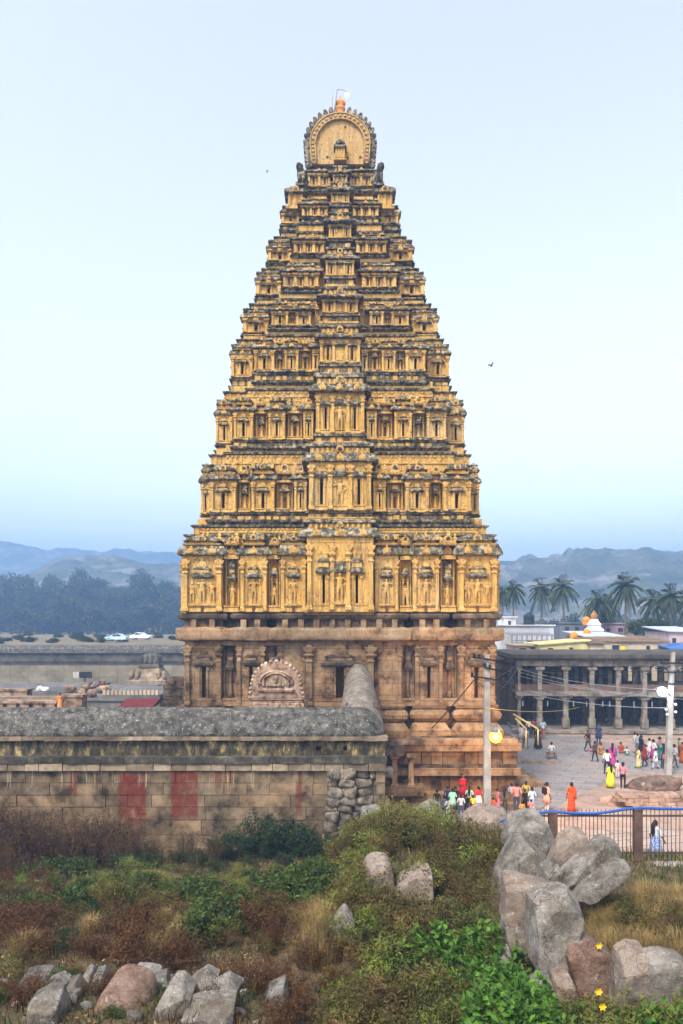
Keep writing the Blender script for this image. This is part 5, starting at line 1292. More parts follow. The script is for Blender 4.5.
def skirt_mesh(kind, seed=1):
    """wrapped or flared garment from the waist down (also a tunic over trousers)"""
    mb = MB(); n = 20; rings = []
    prof = {'sari': [(1.10, .150, .112), (1.0, .185, .142), (.9, .205, .16), (.6, .20, .165), (.3, .215, .18), (.06, .24, .20)],
            'gown': [(1.10, .150, .112), (1.0, .18, .142), (.85, .22, .18), (.5, .27, .24), (.12, .32, .30)],
            'tunic': [(1.28, .185, .132), (1.1, .160, .122), (.98, .19, .15), (.8, .225, .18), (.55, .25, .21)],
            'skirt': [(1.06, .155, .118), (.95, .20, .16), (.7, .25, .21), (.38, .29, .25)]}[kind]
    for j, (z, a, b) in enumerate(prof):
        f = j/(len(prof)-1)*.10
        rings.append([((a*(1+f*math.sin(6*2*math.pi*i/n+seed)))*math.cos(2*math.pi*i/n), (b*(1+f*math.sin(5*2*math.pi*i/n+seed)))*math.sin(2*math.pi*i/n), z) for i in range(n)])
    mb.loft(rings, 0, True)
    if kind == 'sari':   # the loose end over the shoulder
        mb.loft([[(.05, -.13, 1.12), (.15, -.12, 1.10), (.15, -.14, 1.10), (.05, -.15, 1.12)], [(-.02, -.135, 1.26), (.12, -.125, 1.22), (.12, -.145, 1.22), (-.02, -.155, 1.26)], [(-.16, -.08, 1.42), (-.06, -.10, 1.44), (-.06, -.12, 1.45), (-.17, -.10, 1.43)], [(-.17, .06, 1.44), (-.07, .07, 1.46), (-.07, .09, 1.46), (-.17, .08, 1.44)], [(-.2, .14, 1.2), (-.04, .15, 1.2), (-.04, .17, 1.2), (-.2, .16, 1.2)], [(-.22, .17, .8), (-.02, .18, .8), (-.02, .2, .8), (-.22, .19, .8)]], 0, True)
    return mb.mesh('garment', [None])
SKIRT = {k: skirt_mesh(k) for k in ('sari', 'gown', 'tunic', 'skirt')}
def setmats(o, mats):
    for i, m in enumerate(mats):
        o.material_slots[i].link = 'OBJECT'; o.material_slots[i].material = m
def person(px, head, feet, pose, face, top, low, label, garment=None, gcol=None, hair='short', z=0.0, Y=None, skin=0, group='visitors on the square', h=None, bag=None, pat=None):
    arms, legs = pose
    if Y is None: Y = (EH-z)*F/(feet-HY)
    s = Y/F
    x = (px-CX)*s
    gz = ground_z(x, Y) if z == 0 else z
    H = h or max(1.0, min(1.76, (feet-head)*s))
    if legs == 'sit': H = h or 1.62
    k = H/1.72
    me = body(arms, legs)
    o = put('person', me, None, (x, Y, gz+.004), R(face), (k*1.04, k*1.04, k))
    tag(o, label, 'person', group)
    setmats(o, [SKINS[skin], cl(top), cl(low), SHOE])
    hz = -.77 if legs == 'sit' else 0
    hr = put('hair', HAIRM[hair], o, (0, 0, hz)); setmats(hr, [HAIR])
    if garment: g = put({'sari': 'sari', 'gown': 'dress', 'tunic': 'tunic', 'skirt': 'skirt'}[garment], SKIRT[garment], o); setmats(g, [pat or cl(gcol or top)])
    if bag:
        mb = MB(); mb.rl(0, .17, [(1.05, .13, .06), (1.1, .15, .08), (1.38, .14, .07), (1.43, .08, .04)]); b = mb.build('backpack', [cl(bag)], o)
    return o
D_, W_, B_, PH = ('down', 'stand'), ('swing', 'walk'), ('bent', 'stand'), (('down', 'phone'), 'stand')
HP, RS, SIT = (('hip', 'down'), 'stand'), (('raise', 'down'), 'stand'), ('bent', 'sit')
blk, nav, wht, jean = (.012, .012, .014), (.02, .03, .07), (.62, .62, .62), (.05, .075, .14)
GA = 'people gathered around the utility pole'
# the cluster left of the pole
person(437, 789, 815, D_, 150, blk, blk, 'person all in black at the left end of the group, beside the pale slab', group=GA)
person(463, 774, 802, (('bent', 'bent'), 'stand'), 20, (.34, .012, .02), (.3, .012, .02), 'person in a long crimson robe raised above the group on the plinth step', 'tunic', (.34, .012, .02), z=.35, Y=40.9, h=1.66, group=GA)
person(444, 795, 820, D_, 170, (.06, .08, .13), (.03, .04, .07), 'person in slate blue checked shirt with dark trousers, left end of the group', group=GA)
person(448, 797, 820, D_, 200, (.5, .5, .52), wht, 'person in pale shirt and white trousers beside the slate blue shirt', group=GA)
person(452.5, 788, 814, B_, 185, (.26, .55, .44), (.10, .09, .07), 'person in a mint green shirt seen from behind, in the left group', 'tunic', (.26, .55, .44), group=GA)
person(447.5, 786, 809, D_, 160, nav, blk, 'person in dark navy standing behind the mint green shirt', group=GA)
person(455.5, 786, 811, D_, 210, blk, blk, 'person in black just right of the mint green shirt', group=GA)
person(461, 794, 819, B_, 170, (.45, .50, .56), jean, 'person in white and blue shirt with blue jeans below the crimson robe', group=GA)
person(466.5, 794, 817, D_, 190, blk, nav, 'person in dark blue and black, between blue jeans and yellow top', group=GA)
person(469.5, 786, 812, B_, 160, (.35, .50, .48), blk, 'long haired person in pale teal top near the crimson robe', hair='long', group=GA)
person(473, 795, 815, D_, 180, (.62, .55, .04), (.12, .03, .03), 'child in a bright yellow top in front of the white skirt', group=GA)
person(478.5, 786, 812, B_, 200, (.55, .03, .05), wht, 'person in scarlet top and white skirt nearest the left of the pole', 'gown', (.62, .60, .52), hair='bun', group=GA)
# the cluster right of the pole
person(493.5, 797, 817, D_, 120, (.5, .10, .05), blk, 'small child in red and black just right of the pole, behind the rock', group=GA)
person(498, 788, 812, B_, 100, (.42, .16, .20), (.25, .1, .14), 'person in a dusty pink sari beside the pole', 'sari', (.42, .16, .20), hair='bun', group=GA)
person(505, 788, 813, D_, 150, (.10, .14, .13), (.05, .06, .06), 'person in dark grey green clothes left of the pink shirt', hair='long', group=GA)
person(511.5, 783, 806, D_, 190, (.30, .38, .58), nav, 'person in light blue shirt at the back of the right group', group=GA)
person(516.5, 785, 814, B_, 180, (.70, .24, .24), jean, 'person in salmon pink shirt and jeans seen from behind', h=1.74, group=GA)
person(526, 781, 806, B_, 160, (.42, .34, .06), (.12, .12, .05), 'person in mustard patterned clothes behind the black one', hair='bun', group=GA)
person(525, 789, 812, D_, 200, blk, blk, 'person in black between salmon pink and sky blue shirts', group=GA)
person(532, 787, 813, B_, 185, (.42, .58, .76), (.4, .45, .5), 'person in sky blue shirt seen from behind at the group edge', group=GA)
person(522, 804, 820, D_, 180, (.62, .26, .05), blk, 'smallest child in orange just behind the blue pipe', group=GA)
person(531, 801, 818, B_, 170, (.68, .22, .26), (.3, .1, .1), 'child in pink top in front of the sky blue shirt', group=GA)
person(547, 782, 812, PH, 110, (.66, .30, .22), (.6, .5, .45), 'person in peach tunic with black backpack looking at a phone', 'tunic', (.66, .30, .22), hair='bun', bag=blk)
person(571.5, 782, 812, D_, 185, (.75, .07, .015), (.7, .07, .015), 'person in a bright orange red dress standing alone on the grey slabs', 'sari', (.75, .07, .015), hair='bun')
# by the plinth corner
GC = 'people walking past the plinth corner'
person(521, 722, 745, W_, 200, (.58, .46, .46), (.35, .1, .12), 'person in pinkish white at the foot of the handrails', 'tunic', (.58, .46, .46), group=GC)
person(525.5, 724, 749, W_, 190, (.56, .50, .34), (.12, .12, .10), 'person in cream shirt just right of the handrails', group=GC)
person(529, 717, 738, D_, 10, wht, nav, 'person in white shirt and navy trousers, farthest of the corner group', group=GC)
person(533, 718, 738, D_, 20, (.38, .07, .09), blk, 'person in red checked shirt beside the white shirt', group=GC)
person(543, 718, 739, W_, 330, (.48, .58, .66), (.42, .10, .10), 'person in pale blue shirt and red trousers by the corner', group=GC)
person(538, 726, 749, D_, 0, (.02, .02, .025), blk, 'person in a long black dress with pale front near the corner', 'gown', (.03, .035, .045), hair='long', group=GC)
o = person(551.5, 748, 757, ('bent', 'sit'), 180, wht, (.3, .3, .3), 'person in white top sitting on a brown stool with back turned', h=1.55, z=.42, Y=56.0)
st = thing('stool', 'brown wooden stool carrying the seated person in white', 'stool', (o.location.x, 56.0, 0))
M['wood'] = m_plain('brown_wood', (.20, .09, .05), .7)
mb = MB(); mb.box(-.34, .34, -.3, .3, .40, .45); mb.build('seat', [M['wood']], st)
for a in (-1, 1):
    for b in (-1, 1): mb = MB(); mb.tube([(a*.3, b*.26, 0), (a*.27, b*.23, .40)], .035, 6); mb.build('leg', [M['wood']], st)
# the middle of the square
person(588, 730, 752, (('hip', 'down'), 'walk'), 30, (.03, .03, .035), (.05, .05, .07), 'person in black jacket walking with a white shirt front, left of the vendors')
person(598.5, 722, 745, D_, 0, (.025, .035, .10), (.02, .03, .08), 'person in a long navy coat standing before the hall step', 'tunic', (.025, .035, .10))
person(595, 741, 762, W_, 200, (.09, .05, .06), (.02, .02, .025), 'person in dark maroon shirt and shorts walking past seated vendors')
GV = 'vendors seated on the ground'
person(601, 742, 754, SIT, 10, (.50, .22, .03), (.45, .2, .03), 'seated vendor in an ochre orange sari beside the maroon shirt', hair='bun', group=GV)
person(621, 742, 753, SIT, 20, (.52, .08, .03), (.45, .07, .03), 'seated vendor in a red sari with white cloth beside', hair='bun', group=GV)
person(627, 745, 755, SIT, 340, (.52, .6, .55), (.06, .25, .18), 'seated person in white and green next to the red sari', group=GV, h=1.2)
person(591.5, 744, 754, SIT, 30, (.6, .16, .22), (.5, .3, .3), 'small seated person in pink left of the maroon shirt', group=GV, h=1.1)
person(607, 747, 775, W_, 175, (.72, .71, .66), nav, 'person in white shirt and navy trousers walking away in the middle of the square')
person(612.5, 743, 767, W_, 160, (.42, .05, .24), (.38, .05, .22), 'person in a magenta sari right of the white shirt', 'sari', (.42, .05, .24), hair='long')
person(610.5, 763, 788, D_, 180, (.66, .68, .04), (.6, .62, .05), 'person in a lemon yellow dress with long dark hair', 'gown', (.66, .68, .04), hair='long')
person(617.5, 760, 778, D_, 190, (.66, .52, .52), (.6, .5, .5), 'child in white and pink between the yellow dress and black trousers')
person(623, 762, 789, B_, 150, (.60, .22, .27), blk, 'person in pink top and straight black trousers', hair='bun')
# the crowd before the hall
GD = 'crowd walking before the hall'
person(635, 732, 753, W_, 90, (.60, .60, .62), (.3, .3, .32), 'person in white shirt at the left of the crowd', group=GD)
person(637.5, 733, 755, W_, 95, (.42, .43, .46), (.10, .1, .12), 'person in grey shirt right behind the white shirt', group=GD)
person(641.5, 735, 757, W_, 90, blk, blk, 'person in black clothes in the left part of the crowd', 'tunic', blk, hair='long', group=GD)
person(638.5, 747, 768, W_, 260, (.56, .48, .22), (.55, .47, .25), 'person in a pale yellow sari at the front left of the crowd', 'sari', (.58, .50, .24), hair='bun', group=GD)
person(644.5, 744, 767, W_, 270, (.20, .025, .03), blk, 'person in dark red tunic and black trousers in the crowd', 'tunic', (.20, .025, .03), hair='bun', group=GD)
person(649.5, 738, 759, W_, 90, (.66, .56, .56), (.3, .1, .15), 'person in pinkish white tunic in the middle of the crowd', 'tunic', (.66, .56, .56), group=GD)
person(653.5, 737, 763, W_, 100, (.60, .58, .58), (.28, .07, .20), 'person in white shirt with a plum skirt in the crowd', 'skirt', (.28, .07, .20), group=GD)
person(655.5, 748, 769, W_, 240, (.62, .62, .64), (.62, .62, .62), 'person in plain white dhoti at the front of the crowd', 'tunic', (.62, .62, .64), group=GD)
person(660, 736, 760, W_, 100, (.62, .17, .12), (.05, .2, .2), 'person in coral top with orange headscarf in the crowd', 'sari', (.08, .28, .28), hair='bun', group=GD)
person(663.5, 741, 768, D_, 180, (.02, .09, .11), (.02, .05, .07), 'person in dark teal clothes left of the right pole', hair='long', group=GD)
person(664.5, 752, 769, D_, 200, (.58, .10, .18), nav, 'child in pink top and navy trousers at the front of the crowd', group=GD)
person(667.5, 733, 757, W_, 90, (.66, .62, .62), (.03, .03, .12), 'person in white shirt with a dark blue skirt behind the pole', 'skirt', (.03, .03, .12), group=GD)
person(674.5, 744, 768, W_, 80, (.56, .58, .56), (.09, .09, .09), 'person in white shirt and grey trousers right of the pole', group=GD)
person(682, 742, 763, B_, 270, (.45, .10, .02), (.4, .08, .02), 'person in a russet orange sari at the right edge', 'sari', (.45, .10, .02), hair='bun', group=GD)
person(679, 738, 757, D_, 250, (.12, .3, .08), blk, 'person in green top behind the russet sari', group=GD)
person(608.5, 720, 727, SIT, 0, wht, (.3, .3, .32), 'person in white sitting inside the hall between two columns', z=.35, Y=72.0, h=1.5, group=GV)
m, t, b = nt('blue_print_cloth'); vv = t.nodes.new('ShaderNodeTexVoronoi'); vv.inputs['Scale'].default_value = 22
t.links.new(coords(t, 'obj'), vv.inputs['Vector']); t.links.new(ramp(t, vv.outputs['Distance'], [(.25, (.62, .66, .72)), (.42, (.10, .17, .36))]), b.inputs['Base Color']); b.inputs['Roughness'].default_value = .9
person(655.5, 820, 861, W_, 110, (.5, .52, .56), (.4, .42, .5), 'person with long black hair in a blue and white print dress behind the fence', 'gown', None, hair='long', Y=31.2, h=1.76, pat=m)
# a person in orange seen far left beyond the wall
person(60, 698, 712, D_, 30, (.68, .26, .08), (.6, .22, .06), 'person in orange standing by the pink parapet between the walls', 'sari', (.68, .26, .08), z=10.5-92*57/F, Y=57, h=1.5, group='visitors in the court')
sb = thing('roof_walk', 'narrow stone walk behind the near wall under the person in orange', 'walkway', at(50, 712, 57)); zz0 = sb.location.z; mb = MB(.01); mb.box(-9, 2, -.6, .9, -zz0, -.0); mb.build('walk', [M['terrace']], sb)

# ---- relief figures on the lowest plaster storey
sme = {}
def statue_mesh(arms, legs):
    k = (str(arms), legs)
    if k not in sme:
        me = body(arms, legs).copy(); me.name = 'statue'
        me.materials.clear(); me.materials.append(M['plaster']); me.polygons.foreach_set('material_index', [0]*len(me.polygons)); sme[k] = me
    return sme[k]
def statue(storey, x, y, z, h, arms, legs='stand'):
    o = put('statue', statue_mesh(arms, legs), storey, (x, y, z), 0, (h/1.72*1.15, h/1.72*.9, h/1.72))
    mb = None; return o
rng = random.Random(6)
for kind, u, w, rc, zb0, Hh, sto in STATUE_SPOTS:
    if kind == 'S':
        n = 1 if w < 1.7 else 3
        yy = rc - .83
        for i in range(n):
            x = u + (0 if n == 1 else (i-1)*w*.25)
            big = (n == 1 or i == 1)
            statue(sto, x, yy-.06, zb0+.15*Hh, Hh*(.44 if big else .37), rng.choice((('hip', 'raise'), ('raise', 'hip'), 'bent')) if big else rng.choice(('bent', ('down', 'raise'), ('hip', 'down'))))
    elif kind in 'RJ':
        statue(sto, u, rc-.46, zb0+.12*Hh, Hh*.36, rng.choice(('bent', 'down')))
c1 = TIERS[0]; D1 = 52.4/(1+161/740.0)
sto0 = STATUE_SPOTS[0][6]
Z1 = lambda py: EH-(py-HY)*D1/F
statue(sto0, 0, T(D1)-.66, Z1(603), 1.75, ('raise', 'hip'))
for q in (-.45, .45): statue(sto0, q, T(D1)-.62, Z1(603), .8, 'bent')
# relief figures in the middle bays of two upper storeys
for ti in (1, 2):
    td = TIERS[ti]; Dq = 52.4/(1+td['sil']/740.0); zq = lambda py: EH-(py-HY)*Dq/F
    ck, chw, cb, cwt, cet, ctop = td['c']
    sto = [o for o in TOWER.children if o.name.startswith('storey')][ti]
    statue(sto, 0, T(Dq)-.62, zq(cb)+.15, (zq(cwt)-zq(cb))*.6, ('raise', 'hip'))
# ================================================================ rocks in the foreground
M['rock'] = m_ramp('granite_grey', [(.34, (.05, .045, .04)), (.46, (.17, .155, .14)), (.58, (.24, .225, .20)), (.74, (.36, .345, .32))], 7.0, 9, bs=1.0, bd=.04, nrough=.75, orr=.12, big=.25, bscale=9)
M['rockwarm'] = m_ramp('granite_warm', [(.34, (.06, .043, .033)), (.46, (.22, .16, .12)), (.58, (.27, .215, .17)), (.74, (.38, .33, .28))], 6.0, 9, bs=1.0, bd=.04, nrough=.75, orr=.12, big=.25, bscale=9)
M['rock'] = m_rock('granite_grey', [(.36, (.075, .066, .056)), (.5, (.165, .148, .127)), (.64, (.27, .25, .22))], (.15, .11, .078))
M['rockwarm'] = m_rock('granite_warm', [(.34, (.11, .08, .062)), (.5, (.205, .155, .12)), (.66, (.30, .245, .20))], (.17, .16, .145))
M['rockred'] = m_rock('granite_red', [(.34, (.075, .045, .033)), (.5, (.17, .105, .075)), (.66, (.26, .18, .14))], (.24, .20, .17), .5)
def poly_rock(label, poly, Y, dep, mat, seed, rough=.03, sharp=16, tilt=.12, name='rock', cat='rock', top=.15):
    """convex outline in pixels -> solid stone at distance Y with its own depth"""
    s = Y/F; cx = sum(p[0] for p in poly)/len(poly); cy = sum(p[1] for p in poly)/len(poly)
    P = [((x-cx)*s, -(y-cy)*s) for x, y in poly]
    ar = sum(P[i][0]*P[(i+1) % len(P)][1]-P[(i+1) % len(P)][0]*P[i][1] for i in range(len(P)))
    if ar < 0: P.reverse()
    rng = random.Random(seed*13+1); pl = []
    for i in range(len(P)):
        a, b = P[i], P[(i+1) % len(P)]; ex, ez = b[0]-a[0], b[1]-a[1]; L = math.hypot(ex, ez)
        if L < 1e-4: continue
        n = Vector((ez/L, rng.uniform(-tilt, tilt) - (top if ez/L*0 - ex/L > .5 else 0), -ex/L)); r = (n.x*a[0]+n.z*a[1])
        ln = n.length; pl.append((n/ln, max(.02, r/ln)))
    for sg in (-1, 1):
        n = Vector((rng.uniform(-.25, .25), sg, rng.uniform(-.1, .25) if sg < 0 else .1)).normalized(); pl.append((n, dep/2*.92))
    if sharp > 20:                                     # the weathered upper face, tipped towards the hillside
        for tx, tz, kk in ((rng.uniform(-.25, .25), rng.uniform(.75, 1.1), .70), (rng.choice((-1, 1))*rng.uniform(.6, .9), rng.uniform(.0, .4), .78)):
            n = Vector((tx, -.75, tz)).normalized(); sup = max(n.x*p[0]+n.z*p[1] for p in P) + abs(n.y)*dep/2; pl.append((n, sup*kk))
    for _ in range(4):
        n = Vector((rng.uniform(-1, 1), rng.choice((-1, 1))*rng.uniform(.5, 1), rng.uniform(-1, 1))).normalized()
        sup = max(n.x*p[0]+n.z*p[1] for p in P) + abs(n.y)*dep/2; pl.append((n, sup*rng.uniform(.80, .95)))
    p = at(cx, cy, Y)
    me_ = rock_mesh(name, pl, mat, seed, 6 if (max(p[0] for p in P)*2 > .7) else 5, rough, sharp, rough*.35)
    if sharp > 20: me_.polygons.foreach_set('use_smooth', [False]*len(me_.polygons)); me_.update()
    o = put(name, me_, None, (p.x, Y+dep*.3, p.z)); return tag(o, label, cat)
RK, RW, RR = M['rock'], M['rockwarm'], M['rockred']
PR = [
 ('slab of pale granite at the left of the group, half hidden by scrub', [(410, 836), (412, 816), (432, 805), (442, 809), (445, 836)], 26, 1.2, RK),
 ('broad buff boulder just below the utility pole', [(462, 846), (476, 824), (490, 813), (508, 815), (522, 832), (520, 848)], 24.5, 1.6, RW),
 ('upper grey boulder against the left fence post', [(506, 848), (511, 830), (530, 820), (546, 820), (556, 848), (530, 862)], 19.4, 1.2, RK),
 ('large flat sided grey boulder sloping left below the fence', [(486, 903), (502, 874), (520, 845), (530, 846), (556, 868), (544, 905)], 17.6, 1.3, RK),
 ('pointed pinkish slab leaning right of the big grey boulder', [(551, 868), (560, 847), (577, 834), (588, 836), (592, 850), (568, 872), (554, 880)], 17.4, .8, RW),
 ('long buff slab lying diagonally below the fence', [(555, 893), (559, 882), (596, 850), (606, 841), (620, 846), (625, 856), (588, 882), (562, 897)], 16.4, .75, RK),
 ('thin grey slab lying diagonally, lowest of the three leaning slabs', [(574, 901), (582, 889), (620, 866), (632, 868), (628, 878), (598, 897)], 15.9, .7, RK),
 ('short buff block with flat top left of the cubic block', [(505, 926), (507, 886), (520, 881), (546, 887), (558, 892), (556, 924), (530, 932)], 14.6, .8, RW),
 ('big cubic grey granite block in the lower right', [(536, 970), (535, 905), (546, 898), (572, 897), (586, 916), (570, 965), (549, 973)], 13.6, .9, RK),
 ('grey block under the short buff one', [(505, 985), (507, 928), (536, 926), (545, 980), (525, 990)], 14.4, .8, RK),
 ('dark brown block right of the cubic block', [(567, 962), (572, 946), (592, 943), (618, 962), (622, 1012), (578, 1014)], 13.3, .9, RR),
 ('left pale upright stone at the right edge', [(619, 1046), (622, 960), (634, 953), (650, 955), (657, 1046)], 12.3, .7, RW),
 ('rounded grey stone at the right edge beside the upright one', [(649, 1046), (650, 964), (664, 955), (690, 960), (702, 1046)], 12.1, .8, RK),
 ('small brown stone under the cubic block', [(553, 1026), (556, 982), (572, 978), (578, 1000), (574, 1026)], 12.9, .6, RW),
 ('narrow grey stone at the bottom under the cubic block', [(530, 1030), (534, 985), (552, 978), (556, 1030)], 13.0, .6, RK),
 ('low grey stone at the foot of the stacked blocks', [(498, 1010), (500, 965), (512, 955), (524, 990), (520, 1015)], 13.8, .7, RK),
 ('small grey stone tucked between big boulder and buff block', [(540, 892), (545, 872), (560, 866), (566, 884), (556, 894)], 16.2, .7, RK),
 ('upright rounded pale boulder amid the scrub', [(362, 905), (363, 874), (374, 862), (390, 862), (396, 880), (392, 908)], 17.5, .9, RW),
 ('brown topped slab amid the scrub, right of the upright boulder', [(396, 898), (400, 884), (418, 872), (431, 871), (432, 898)], 17.0, .8, RW),
 ('leaning grey slab at the left edge of the scrub slope', [(318, 955), (330, 930), (345, 915), (354, 922), (354, 950), (330, 962)], 15.2, .7, RK),
 ('small grey stone low on the scrub slope', [(262, 1010), (268, 994), (284, 986), (288, 1008)], 12.5, .5, RK),
 ('small pale stone on the top of the slope by the wall end', [(360, 826), (363, 812), (380, 808), (392, 814), (392, 828)], 27, .7, RK),
 ('reddish brown rounded boulder at the bottom left', [(82, 1040), (86, 1010), (97, 990), (114, 984), (135, 990), (152, 1008), (150, 1040)], 11.9, 1.1, RR),
 ('white grey square block in the bottom left corner', [(22, 1040), (23, 1003), (36, 997), (58, 999), (62, 1012), (60, 1040)], 11.4, .7, RK),
 ('pale flat stone above the white square block', [(38, 996), (42, 986), (56, 980), (66, 987), (64, 996)], 12.8, .5, RK),
 ('grey stone right of the pale flat stone', [(62, 1004), (64, 986), (74, 982), (82, 994), (80, 1006)], 12.6, .5, RK),
 ('dark angular stone behind the reddish boulder, left one', [(78, 994), (80, 976), (90, 972), (96, 990), (90, 998)], 13.2, .5, RK),
 ('light angular stone behind the reddish boulder, right one', [(90, 986), (92, 974), (102, 973), (108, 984), (102, 994)], 13.2, .5, RK),
 ('big light grey slab in the pile right of the reddish boulder', [(140, 1040), (152, 1010), (166, 986), (182, 984), (194, 996), (186, 1022), (168, 1042)], 11.6, .8, RK),
 ('pale slab on top of the pile right of the reddish boulder', [(174, 1002), (182, 990), (206, 974), (220, 980), (214, 992), (190, 1006)], 12.2, .6, RK),
 ('long pale slab at the right of the pile', [(190, 1012), (200, 998), (228, 986), (240, 994), (226, 1006)], 11.9, .6, RK),
 ('lower grey slab of the pile, at the bottom edge', [(168, 1040), (178, 1016), (206, 1006), (238, 1006), (236, 1022), (204, 1040)], 11.3, .7, RK),
 ('thin flat slab lying on the ground at the far left', [(17, 981), (20, 976), (48, 976), (51, 981), (40, 985)], 13.4, .5, RK),
 ('grey fragment at the top of the rubble, left of centre', [(128, 984), (132, 972), (148, 970), (160, 976), (154, 984)], 13.3, .5, RK),
 ('small light fragment right of the rubble top', [(148, 990), (153, 978), (166, 976), (170, 986), (160, 992)], 13.0, .45, RK),
]
for i, (lab, poly, Y, dep, mt) in enumerate(PR):
    if 0 < sum(p[0] for p in poly)/len(poly) < 250 and min(p[1] for p in poly) > 900:
        qx, qy = sum(p[0] for p in poly)/len(poly), max(p[1] for p in poly); poly = [(qx+(a-qx)*.86, qy+(b-qy)*.92) for a, b in poly]
    poly_rock(lab, poly, Y, dep, mt, i+1, rough=.018 if mt is not RR else .025, sharp=80 if 'round' not in lab else 9)
rng = random.Random(91)
for k in range(46):
    px = rng.uniform(-20, 260); py = rng.uniform(962, 1018); Y = interp(py, [(960, 14), (1024, 11.2)]); x = (px-CX)*Y/F; w = rng.uniform(.07, .24)
    tag(put('stone', rock_mesh('stone', rand_planes(rng, w/2, w*.4, w*.3, .3, 5), rng.choice((RK, RK, RW)), k+60, 3, .05, 14), None, (x, Y, ground_z(x, Y)+w*.15)), 'small broken stone lying in the rubble at the bottom left', 'stone', 'broken stones in the rubble at the bottom left')
# bits of litter
for lab, px, py, c, w in (('blue plastic scrap lying on the earth at the left', 29, 967, (.03, .10, .45), .14), ('white plastic scrap lying on the brown earth', 66, 965, (.7, .72, .74), .10), ('small pale blue plastic scrap among the stones', 163, 983, (.25, .5, .55), .10), ('white paper scrap on the green patch below the wall', 275, 876, (.7, .7, .66), .16)):
    Y = interp(py, [(876, 24), (960, 14), (1024, 11.2)]); x = (px-CX)*Y/F
    mb = MB(.02); mb.rl(0, 0, [(0, w*.5, w*.4), (.03, w*.55, w*.4), (.09, w*.3, w*.25), (.11, w*.1, w*.1)])
    tag(mb.build('litter', [m_plain('plastic_scrap', c, .5)], None, (x, Y, ground_z(x, Y)+.05), rng.uniform(0, 3)), lab, 'litter')

# ================================================================ plants
L_ = {'dry': m_leaf('dry_brown_leaf', (0.045, 0.023, 0.011), (0.112, 0.066, 0.030), None, .4, .2),
      'rust': m_leaf('rust_leaf', (0.050, 0.022, 0.008), (0.112, 0.050, 0.016), None, .4, .2),
      'green': m_leaf('weed_leaf', (0.019, 0.041, 0.007), (0.081, 0.113, 0.022), None, .4, .25),
      'olive': m_leaf('olive_leaf', (0.028, 0.034, 0.008), (0.135, 0.130, 0.028), (0.120, 0.075, 0.026), .5, .25),
      'bright': m_leaf('bright_broad_leaf', (0.026, 0.075, 0.012), (0.116, 0.243, 0.030), None, .3, .3),
      'lime': m_leaf('lime_leaf', (0.106, 0.150, 0.023), (0.213, 0.237, 0.044), (0.150, 0.125, 0.038), .35, .3),
      'straw': m_leaf('straw_blade', (.17, .115, .042), (.40, .29, .12), None, .35, .25),
      'dark': m_leaf('dark_green_leaf', (0.014, 0.030, 0.009), (0.034, 0.056, 0.016), None, .4, .2)}
M['stem'] = m_plain('brown_stem', (.075, .042, .024), .8); M['stemgreen'] = m_plain('green_stem', (.06, .075, .025), .8)
def leaf_quad(mb, p, d, n, L, w, m=0):
    """pointed leaf folded along its midrib"""
    d = d.normalized(); sd = d.cross(n)
    if sd.length < 1e-3: sd = d.cross(Vector((1, 0, 0)))
    sd.normalize(); up = sd.cross(d)
    a = p; b = p + d*L*.5 + sd*w/2 + up*w*.15; c = p + d*L; e = p + d*L*.5 - sd*w/2 + up*w*.15
    mb._add([a, b, c, e], [(0, 1, 2, 3)], m)
def bush_mesh(seed, H, Rr, nst, nleaf, leaf, wid, stem_m, leaf_m, spread=.6, droop=.0, low=.15, stem_r=.006, twig=True):
    rng = random.Random(seed); mb = MB(); mbl = MB(); tips = []
    for i in range(nst):
        an = rng.uniform(0, 2*math.pi); rad = rng.uniform(.0, 1)**.6
        base = Vector((math.cos(an)*rad*Rr*.35, math.sin(an)*rad*Rr*.35, -.08))
        top = Vector((math.cos(an)*rad*Rr, math.sin(an)*rad*Rr, H*rng.uniform(.55, 1.0)*(1-.35*rad*rad)))
        mid = base.lerp(top, .55) + Vector((rng.uniform(-.1, .1), rng.uniform(-.1, .1), H*.10))
        pts = [base, base.lerp(mid, .5), mid, mid.lerp(top, .55)+Vector((0, 0, .03)), top - Vector((0, 0, droop*H))]
        if i % 2 == 0 or not twig: mb.tube(pts, [stem_r*1.5, stem_r*1.3, stem_r, stem_r*.8, stem_r*.4], 3)
        for _ in range(max(1, nleaf//nst)):
            t = rng.uniform(low, 1)**.8; k = t*4; j = min(3, int(k)); p = pts[j].lerp(pts[j+1], k-j)
            p = p + Vector((rng.gauss(0, .07), rng.gauss(0, .07), rng.gauss(0, .06)))*spread*Rr*1.6
            if p.z < 0: p.z = abs(p.z)*.5
            d = Vector((rng.gauss(0, 1), rng.gauss(0, 1), rng.gauss(.35, .7)))
            leaf_quad(mbl, p, d, Vector((rng.gauss(0, .5), rng.gauss(0, .5), 1)), leaf*rng.uniform(.6, 1.35), wid*rng.uniform(.7, 1.3))
    return fast(mb, 'stems', stem_m), fast(mbl, 'leaves', leaf_m)
def fast(mb, name, mat):
    me = bpy.data.meshes.new(name); me.from_pydata(mb.v, [], mb.f); me.materials.append(mat); me.update(); return me
BK = {}
def kinds(name, n, **kw): BK[name] = [bush_mesh(100*len(BK)+i, **kw) for i in range(n)]
kinds('dry', 3, H=1.7, Rr=.75, nst=46, nleaf=1000, leaf=.085, wid=.024, stem_m=M['stem'], leaf_m=L_['dry'], spread=.6, stem_r=.007, low=.25)
kinds('rust', 2, H=.8, Rr=.6, nst=40, nleaf=1300, leaf=.075, wid=.024, stem_m=M['stem'], leaf_m=L_['rust'], spread=.7, stem_r=.004)
kinds('weed', 3, H=.75, Rr=.65, nst=34, nleaf=1200, leaf=.10, wid=.048, stem_m=M['stemgreen'], leaf_m=L_['green'], spread=.7, stem_r=.004)
